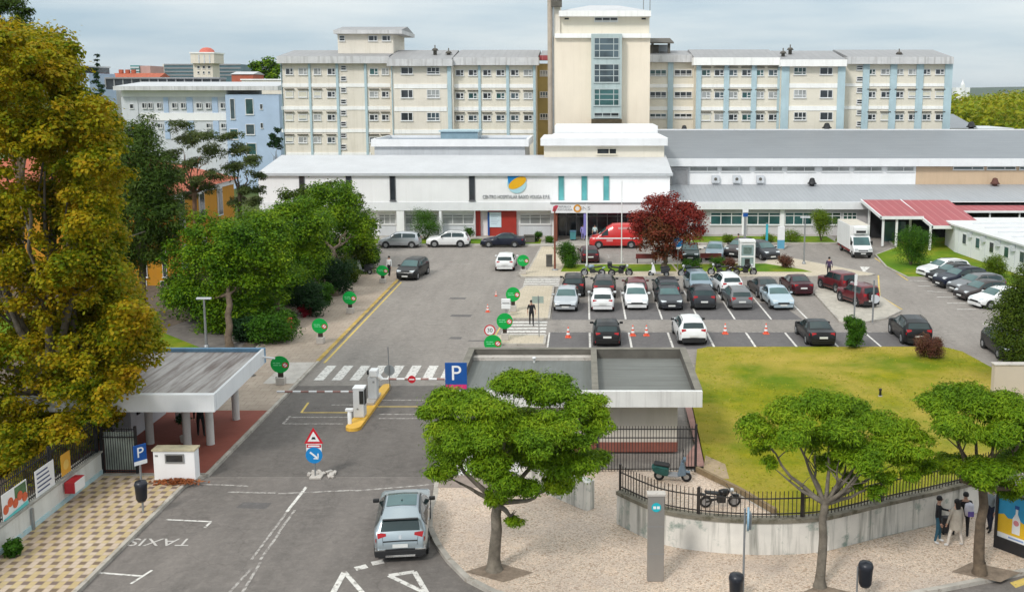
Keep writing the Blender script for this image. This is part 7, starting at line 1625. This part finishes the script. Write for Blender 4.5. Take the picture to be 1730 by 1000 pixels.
C3 = [cl(px, py, r * 1.0, 31.8, dy) for px, py, r, dy in ((1585, 682, 42, .4), (1640, 676, 44, .8), (1698, 695, 42, .2), (1748, 712, 44, .4), (1612, 722, 36, -.8), (1680, 738, 38, -.6), (1602, 786, 32, .2), (1655, 803, 42, -1.0), (1722, 780, 44, .5), (1568, 790, 24, -.3), (1700, 828, 24, .3), (1752, 820, 36, -.4), (1740, 760, 40, 1.2))]
tree('street_tree', (b[0], b[1], .13), 'green tree with a dark straight trunk at the right edge, beside the advert panel', C3, 95000, (.14, .042), GREEN_A, 3.0, .175, 8, WOOD, 'street trees of the plaza', 11, top=(b[0] - .05, b[1] + .05, 3.1), **AK)
for i, (px, py) in enumerate(((838, 968), (1400, 1008), (1662, 968))):
    x, y = P(px, py, .13); sheet('tree_pit', [(x - 1.05, y + .1), (x + .3, y - .62), (x + 1.25, y + .05), (x - .1, y + .8)], .1375, M('tree_pit_soil', (.23, .175, .13), .95, .3, 4, bump=.4))
# --- big autumn tree
edge = [(55, 95), (80, 110), (120, 122), (150, 112), (190, 195), (250, 192), (300, 180), (350, 200), (430, 200), (500, 222), (550, 255), (600, 240), (650, 215), (700, 185), (750, 150), (790, 100)]
ex = [e[0] for e in edge]; ey = [e[1] for e in edge]; CA = []
for i in range(170):
    py = rv.uniform(60, 795); xm = float(np.interp(py, ex, ey)); r = rv.uniform(30, 56); px = rv.uniform(-170, xm - r * .75) if i % 3 else xm - r * rv.uniform(.75, 1.3)
    CA.append(cl(px, py, r, 42, rv.uniform(-3.5, 4.5) if i % 3 else rv.uniform(-2.5, 2.5)))
for i in range(90):
    py = rv.uniform(70, 790); xm = float(np.interp(py, ex, ey)); r = rv.uniform(15, 30); CA.append(cl(xm - r * .5 - rv.random() ** 1.3 * (xm + 30), py, r, 42, rv.uniform(-5, -2.2)))
for i in range(60):
    py = rv.uniform(110, 720); xm = float(np.interp(py, ex, ey)); CA.append(cl(xm - rv.uniform(0, 45), py, rv.uniform(18, 30), 42, rv.uniform(-3.5, 2.5)))
for px, py in ((255, 570), (262, 595), (240, 545), (235, 620), (215, 650), (200, 240), (205, 300), (120, 90), (150, 210), (190, 700), (120, 760), (60, 800), (30, 830)): CA.append(cl(px, py, 22, 41, 0))
b = (-23.2, 42.5, .1)
tree('plane_tree', b, 'huge yellow and olive autumn tree filling the left edge of the photo', CA, 360000, (.17, .125), AUTUMN, 3.5, .42, 4, WOOD_G, None, 26, sub=12, flat=.9, droop=.15, shell=.3)
# --- trees behind it
def conifer(px0, pw, ptop, pbase, Y, n, label, mat=GREEN_D, seed=2, k=7):
    cs = []
    for i in range(k * 4):
        t_ = (i + .5) / (k * 4); py = ptop + (pbase - ptop) * t_; w_ = pw * (.12 + .88 * t_ ** .8); cs.append(cl(px0 + rv.uniform(-w_, w_) * .7, py, max(5, w_ * .55), Y, rv.uniform(-1, 1) * w_ * .02))
    x = cs[-1][0]; return tree('conifer', (x, Y, .1), label, cs, n, (.32, .1), mat, 2.0, .25, seed, nl=8, sub=8, flat=.7, droop=.3, shell=.3)
C = [cl(px, py, r, 70, dy) for px, py, r, dy in ((8, 15, 26, 0), (30, 55, 28, 0), (48, 92, 28, 0), (5, 75, 40, 0), (38, 22, 13, 0), (68, 112, 24, 0), (20, 120, 40, 1), (-30, 30, 40, 0), (15, -20, 18, 0), (56, 62, 12, 0))]
tree('conifer', (C[1][0] - 1, 70, .1), 'tall dark green conifer rising behind the autumn tree at the left edge', C, 22000, (.3, .09), PINE_L, 9, .3, 12, sub=10, flat=.9, droop=.3)
conifer(104, 34, 52, 200, 74, 6500, 'shorter dark conifer tip between the autumn tree crown and the grey chimney', GREEN_D, 13)
conifer(166, 30, 92, 300, 95, 9000, 'slender dark cypress spire left of the clinic roof', GREEN_D, 14)
C = [cl(px, py, r * 1.35, 68, dy) for px, py, r, dy in ((232, 250, 34, 0), (200, 290, 40, 1), (255, 295, 34, -1), (228, 345, 42, 0), (190, 375, 36, 1.5), (258, 370, 32, -1), (215, 425, 32, 0), (245, 420, 28, 1), (180, 330, 34, 0), (205, 455, 26, 0), (250, 330, 36, 1), (272, 310, 26, 0), (275, 360, 26, .5), (262, 400, 26, 0), (240, 225, 22, 0), (265, 440, 18, 0))]
tree('pine_tree', (*[C[3][0], 68], .1), 'broad dark pine in front of the clinic, right of the autumn tree', C, 52000, (.3, .08), PINE_L, 5, .25, 15, sub=14, flat=.95, droop=.2)
C = [cl(px, py, r * 1.25, 79, dy) for px, py, r, dy in ((300, 215, 15, 0), (318, 240, 20, 1), (345, 232, 18, -1), (290, 262, 18, 0), (325, 280, 22, 0), (360, 262, 20, 1), (300, 300, 18, -1), (345, 310, 20, 0), (372, 295, 16, 0), (316, 335, 15, 1))]
tree('pine_tree', (C[4][0], 79, .1), 'thin pine with see through branches before the terracotta roof', C, 11000, (.3, .07), SPARSE, 8, .2, 16, nl=10, bark=M('reddish_bark', (.20, .11, .07), .9, .3, 3), sub=7, flat=.6, droop=.2)
C = [cl(px, py, r * 1.25, 80, dy) for px, py, r, dy in ((388, 232, 15, 0), (405, 258, 19, 1), (425, 275, 17, -1), (395, 285, 16, 0), (432, 300, 14, 0), (420, 325, 15, 0), (440, 322, 10, 1), (400, 345, 15, 0), (430, 345, 12, 0))]
tree('pine_tree', (C[3][0], 80, .1), 'thin leaning pine against the white end of the hospital front', C, 8500, (.3, .07), SPARSE, 8, .18, 17, nl=9, sub=7, flat=.6, droop=.2)
# --- green row along the left pavement
GR = 'green trees along the left pavement'
C = domecl(383, 468, 104, 98, 68, 3.6, 85, 25, 3)
xb, yb = P(388, 588, .1)
tree('broadleaf_tree', (xb, yb, .1), 'dense rounded green tree with a leaning trunk, nearest of the left row behind the shelter', C, 72000, (.19, .11), GREEN_B, 3, .22, 21, group=GR, sub=9, flat=.95)
C = domecl(468, 432, 84, 84, 77, 3.4, 75, 23, 4)
xb, yb = P(468, 548, .1)
tree('broadleaf_tree', (xb, yb, .1), 'dense rounded green tree with a straight pale trunk, middle of the left row', C, 72000, (.19, .11), GREEN_B, 4, .24, 22, group=GR, sub=9, flat=.95)
C = domecl(562, 404, 72, 86, 89, 3.4, 75, 22, 5)
tree('broadleaf_tree', (*P(566, 500, .1), .1), 'dense rounded green tree at the far end of the left row, near the hospital corner', C, 62000, (.2, .12), GREEN_B, 3, .24, 23, group=GR, sub=9, flat=.95)
C = [cl(px, py, r * 1.2, 99, dy) for px, py, r, dy in ((485, 335, 16, 0), (515, 332, 20, 0), (548, 330, 22, 0), (580, 335, 20, 0), (605, 345, 18, 0), (560, 315, 12, 0), (590, 352, 20, 1), (525, 350, 20, 1), (620, 380, 16, 0), (622, 420, 14, 0))]
tree('broadleaf_tree', (C[2][0], 99, .1), 'darker green tree behind the row, close to the white hospital wall', C, 10000, (.26, .13), GREEN_O, 3, .2, 24, sub=9, flat=.8)
def shrub(name, px, pb, w_, h_, label, mat, n, seed, leaf=(.15, .08), group=None, z=.12, k=12, upright=False, cat='shrub'):
    x, y = P(px, pb, z); d = ray(px, pb); s = FPX * d[1] / y; rx = w_ / 2 / s; rz = h_ / 2 / s / .97
    g = random.Random(seed); cs = []
    for i in range(k):
        a = g.uniform(0, 6.28); q = math.sqrt(g.random()) * .62; zz = g.uniform(.16 if not upright else .12, .95) * 2 * rz * .84; f = math.sqrt(max(.15, 1 - ((zz - rz) / rz) ** 2)) if not upright else .75
        cs.append((x + math.cos(a) * q * rx * f, y + rx + math.sin(a) * q * rx * f, z + zz * .9, rx * (.62 if not upright else .42)))
    t = thing(name, (x, y + rx, z), label, cat, group)
    m = MB(); B = Vector((x, y + rx, z))
    for c in cs[:6]: m.tube([B + Vector((0, 0, -.03)), B.lerp(Vector(c[:3]), .6), Vector(c[:3])], [.05, .03, .012], 6)
    m.build('stem', WOOD, t); leaves_mesh('foliage', cs, int(n * 2), (leaf[0] * .85, leaf[1] * .85), mat, t, seed, sub=10, flat=.95, shell=.45); return t
shrub('round_shrub', 961, 455, 42, 44, 'round clipped green shrub on the island before the entrance', BUSHG, 5000, 31)
shrub('round_shrub', 1551, 454, 76, 68, 'large round green shrub in front of the red canopy', BUSHG, 7500, 32)
shrub('round_shrub', 1393, 411, 50, 54, 'rounded green shrub against the grey wall left of the box truck', BUSHY, 5000, 33)
shrub('round_shrub', 714, 409, 58, 55, 'loose green shrub between two parked cars at the hospital wall', BUSHG, 4500, 34)
shrub('round_shrub', 1690, 472, 44, 36, 'low yellow green shrub before the prefab cabins', BUSHY, 3500, 35)
shrub('round_shrub', 1578, 610, 46, 38, 'reddish round shrub on the top edge of the lawn', BUSHR, 5200, 36, (.11, .06), z=.16)
shrub('upright_shrub', 1451, 593, 54, 60, 'upright leafy green bush on the lawn edge beside the black saloon', BUSHG, 6000, 37, (.2, .07), z=.16, upright=True, k=16)
shrub('low_shrub', 1236, 457, 26, 20, 'low brownish shrub on the island left of the glass kiosk', BUSHR, 1600, 38)
shrub('low_shrub', 1330, 455, 28, 22, 'low reddish shrub on the island right of the glass kiosk', BUSHR, 1600, 39)
for i, (px, pb, w_, h_) in enumerate(((908, 410, 20, 17), (928, 411, 16, 11), (790, 408, 22, 26), (693, 411, 14, 18))):
    shrub('low_shrub', px, pb, w_, h_, ('small rounded shrub at the foot of the grey panels under the logo wall', 'flat hedge bit beside the brown entrance jamb', 'small green shrub behind the white crossover', 'little shrub beside the wall pillar left of the loose green shrub')[i], BUSHG, 1200, 40 + i, k=7)
for i, (px, pb, w_, h_) in enumerate(((1230, 411, 22, 9), (1340, 411, 40, 14), (1425, 414, 22, 14), (1300, 411, 30, 8))):
    shrub('low_shrub', px, pb, w_, h_, ('low green tuft left of the blue plated post by the grey wall', 'spreading low shrub right of the white pillar sign', 'low shrub between the rounded shrub and the box truck', 'low hedge strip behind the turquoise post')[i], BUSHY, 1300, 50 + i, k=7)
shrub('low_shrub', 1213, 453, 30, 12, 'low dark green shrub behind the motorcycles on the island', BUSHG, 1100, 56, k=7); shrub('low_shrub', 1170, 457, 34, 12, 'dark low shrub at the foot of the red tree', BUSHG, 1200, 57, k=7)
# undergrowth
UG = 'dark shrubs under the left row of trees'
for i, (px, pb, w_, h_, lab, mt) in enumerate(((452, 588, 88, 52, 'glossy green shrub beside the shelter roof and the hydrant', BUSHG), (410, 582, 50, 40, 'dark shrub at the trunk of the nearest row tree', GREEN_D), (515, 540, 60, 62, 'dark shrub behind the red flowering bush', GREEN_D), (560, 505, 62, 64, 'dark shrub halfway along the left pavement edge', GREEN_D), (606, 465, 44, 52, 'dark shrub at the far end of the left pavement', GREEN_O), (335, 545, 70, 60, 'dark shrub below the nearest row tree on its left', GREEN_D), (300, 520, 60, 50, 'dark shrub before the ochre wall', GREEN_O), (540, 520, 40, 36, 'green shrub by the pavement right of the red bush', BUSHG), (478, 560, 44, 30, 'low green shrub right of the straight trunk', BUSHG), (585, 482, 50, 44, 'dark shrub between the halfway shrub and the far end one', GREEN_O), (625, 452, 26, 34, 'narrow dark shrub at the very end of the row, behind the standing person', GREEN_D), (495, 520, 60, 48, 'dark shrub behind the straight pale trunk', GREEN_D), (380, 560, 70, 44, 'wide dark shrub between the two nearest trunks', GREEN_D), (430, 545, 60, 50, 'dark shrub left of the straight pale trunk', GREEN_O))):
    shrub('dark_shrub', px, pb, w_, h_, lab, mt, 4200, 60 + i, (.2, .11), UG, z=.1)
shrub('flowering_bush', 512, 537, 24, 22, 'small red flowering bush among the dark shrubs', leafmat('red_flowers', ((.22, .01, .02), (.36, .02, .04), (.10, .03, .02)), .2, 1), 1200, 70, (.12, .09), z=.12, k=7)
shrub('ivy_clump', 10, 948, 40, 26, 'green ivy clump at the bottom left on the patterned pavement', BUSHG, 1500, 71, (.1, .08), z=.13, k=7)
for i, (px, pb, w_, h_) in enumerate(((25, 800, 90, 90), (120, 775, 80, 80), (175, 745, 50, 50))): shrub('hedge_shrub', px, pb, w_, h_, ('dark shrub behind the fence and the colourful poster', 'dark shrub behind the fence and the orange poster', 'dark shrub behind the black gate')[i], GREEN_D, 3000, 74 + i, (.2, .12), 'shrubs behind the black fence', z=.1)
leaves_mesh('crown', [(POT.location.x, POT.location.y, 1.2, .32)], 500, (.14, .07), GREEN_D, POT, 5, sub=8)
# --- red tree on the island
b = P(1122, 452, .12)
CR = [cl(px, py, r * 1.35, 90.5, dy) for px, py, r, dy in ((1105, 352, 18, 0), (1128, 345, 18, .5), (1150, 358, 20, 0), (1088, 375, 18, 0), (1172, 372, 17, 0), (1182, 392, 12, 0), (1120, 370, 22, -1), (1078, 390, 12, .5), (1152, 385, 18, -.8), (1165, 352, 8, 0))]
CB = [cl(px, py, r * 1.35, 90.5, dy) for px, py, r, dy in ((1110, 385, 24, -.8), (1140, 392, 24, -.8), (1095, 405, 18, -.5), (1125, 412, 22, 0), (1160, 405, 18, -.5), (1115, 432, 12, .3), (1140, 432, 12, 0))]
tree('red_tree', (b[0], b[1], .12), 'dark red leaved tree on the car park island with brown lower foliage', CR, 13000, (.2, .13), REDL, 1.2, .24, 80, extra=[('lower_foliage', CB, 11000, REDB)], sub=9, flat=.85)
# --- dark hedge tree at the right edge
C = [cl(px, py, r * 1.3, 55.5, dy) for px, py, r, dy in ((1732, 500, 32, 0), (1708, 545, 26, -.5), (1740, 545, 34, 0), (1698, 580, 17, -.8), (1722, 592, 28, -1), (1750, 610, 34, 0), (1712, 515, 20, .5), (1745, 470, 22, .5), (1704, 606, 12, -1.2), (1735, 625, 24, -1.5), (1715, 560, 26, 0))]
tree('hedge_tree', (C[4][0] + .8, 55.5, .1), 'dense olive green hedge tree at the right edge above the beige wall', C, 30000, (.13, .08), GREEN_O, .6, .2, 82, sub=14, flat=1, shell=.6)
# --- far trees
C = [cl(px, py, r, 262, dy) for px, py, r, dy in ((430, 118, 12, 0), (450, 113, 14, 0), (465, 118, 12, 2), (440, 128, 14, 0), (460, 130, 14, 0))]
tree('broadleaf_tree', (C[1][0], 262, 0), 'round green tree far behind, at the left end of the hospital roof', C, 2500, (.9, .5), GREEN_B, 6, .4, 84, sub=9)
C = [cl(px, py, r, 150, dy) for px, py, r, dy in ((464, 232, 9, 0), (470, 242, 8, 0), (460, 245, 7, 0), (468, 222, 6, 0))]
tree('broadleaf_tree', (C[0][0], 150, 0), 'small dark tree between the clinic and the hospital corner', C, 1300, (.4, .2), GREEN_D, 3, .2, 85, sub=8)
cw = []
for i in range(150):
    Yw = rv.uniform(190, 420); px = rv.uniform(1600, 1790); py_top = 152 + (1730 - px) * .03 + rv.uniform(0, 8)
    x, z = Q(px, py_top, Yw); r = rv.uniform(2.5, 4.2); z = min(z, 17) - r
    for q in range(4): cw.append((x + rv.uniform(-3, 3), Yw + rv.uniform(-2, 2), z - rv.uniform(0, 8), r))
o = leaves_mesh('woodland', cw, 46000, (1.0, .65), WOODL, None, 90, sub=8, shell=.4); o['kind'] = 'stuff'
cw = []
for i in range(260):
    Yw = rv.uniform(450, 1500); x = Yw * rv.uniform(-.62, .62); r = rv.uniform(5, 9); cw.append((x, Yw, rv.uniform(1, 6), r))
o = leaves_mesh('distant_woodland', cw, 16000, (3.2, 2.2), WOODL, None, 91, sub=6, shell=.4); o['kind'] = 'stuff'
def hills():
    g = np.random.default_rng(8); m = MB(); nx, ny = 160, 6; vs = []
    ph = g.uniform(0, 6.28, 9)
    for j in range(ny):
        Y = 3800 + 500 * j
        for i in range(nx):
            x = -4200 + 8400 * i / (nx - 1); h = 0
            for q in range(9): h += math.sin(x * .00055 * (1.55 ** q) + ph[q] + j * .4) / (1.3 ** q)
            env = math.sin(math.pi * (j + .5) / ny); base = 26 + (16 if x > 1300 else 0) * min(1, (x - 1300) / 500 if x > 1300 else 0)
            vs.append((x, Y, max(-5, (base + 9 * h) * (.4 + .6 * env)) if 0 < j < ny - 1 else -6))
    m.add(vs, [(j * nx + i, j * nx + i + 1, (j + 1) * nx + i + 1, (j + 1) * nx + i) for j in range(ny - 1) for i in range(nx - 1)], 0, True)
    o = m.build('hills', M('wooded_hill', (.05, .075, .045), .95, .35, .012)); o['kind'] = 'structure'
hills()
# --- blades on the lawn
def blades():
    g = np.random.default_rng(4); n = 9000
    pl = [Vector(p) for p in lawn]
    import mathutils
    X = g.uniform(5, 25, n * 2); Yv = g.uniform(33.4, 61.5, n * 2); keep = []
    px = np.array([p.x for p in pl]); py = np.array([p.y for p in pl]); ins = np.zeros(len(X), bool); j = len(pl) - 1
    for i in range(len(pl)):
        c = ((py[i] > Yv) != (py[j] > Yv)) & (X < (px[j] - px[i]) * (Yv - py[i]) / (py[j] - py[i] + 1e-9) + px[i]); ins ^= c; j = i
    X = X[ins][:n]; Yv = Yv[ins][:n]; n = len(X)
    dens = np.sin(X * .9 + np.sin(Yv * .7)) + np.sin(Yv * .6 + 2 + .5 * np.sin(X * .8)); k = dens + g.normal(0, .8, n) > -.4; X = X[k]; Yv = Yv[k]; n = len(X)
    a = g.uniform(0, 6.28, n); h = g.uniform(.02, .06, n); w_ = g.uniform(.03, .06, n); z = np.full(n, .155); lx = g.normal(0, .09, n); ly = g.normal(0, .09, n)
    V = np.stack([np.stack([X - np.cos(a) * w_, Yv - np.sin(a) * w_, z], 1), np.stack([X + np.cos(a) * w_, Yv + np.sin(a) * w_, z], 1), np.stack([X + lx, Yv + ly, z + h], 1)], 1).reshape(-1, 3)
    me = bpy.data.meshes.new('lawn_blades'); me.vertices.add(n * 3); me.vertices.foreach_set('co', V.astype(np.float32).ravel()); me.loops.add(n * 3); me.loops.foreach_set('vertex_index', np.arange(n * 3, dtype=np.int32)); me.polygons.add(n); me.polygons.foreach_set('loop_start', np.arange(0, n * 3, 3, dtype=np.int32)); me.update(calc_edges=True)
    me.materials.append(leafmat('lawn_blade', ((.20, .27, .01), (.36, .36, .02), (.50, .40, .05)), .4, .25)); o = bpy.data.objects.new('lawn_blades', me); col.objects.link(o); o['kind'] = 'stuff'
blades()
# ---------------------------------------------------------------- air
hz = MB().box(-9300, 9300, -900, 12300, -8, 95).build('haze', None)
hm, HN, HL, hb = _new('haze_air'); HN.remove(hb)
pv_ = HN.new('ShaderNodeVolumePrincipled'); pv_.inputs['Color'].default_value = (.80, .88, .95, 1); pv_.inputs['Density'].default_value = .00005; pv_.inputs['Anisotropy'].default_value = .2
HL.new(pv_.outputs[0], HN['Material Output'].inputs['Volume']); hz.data.materials.clear(); hz.data.materials.append(hm); hz['kind'] = 'stuff'
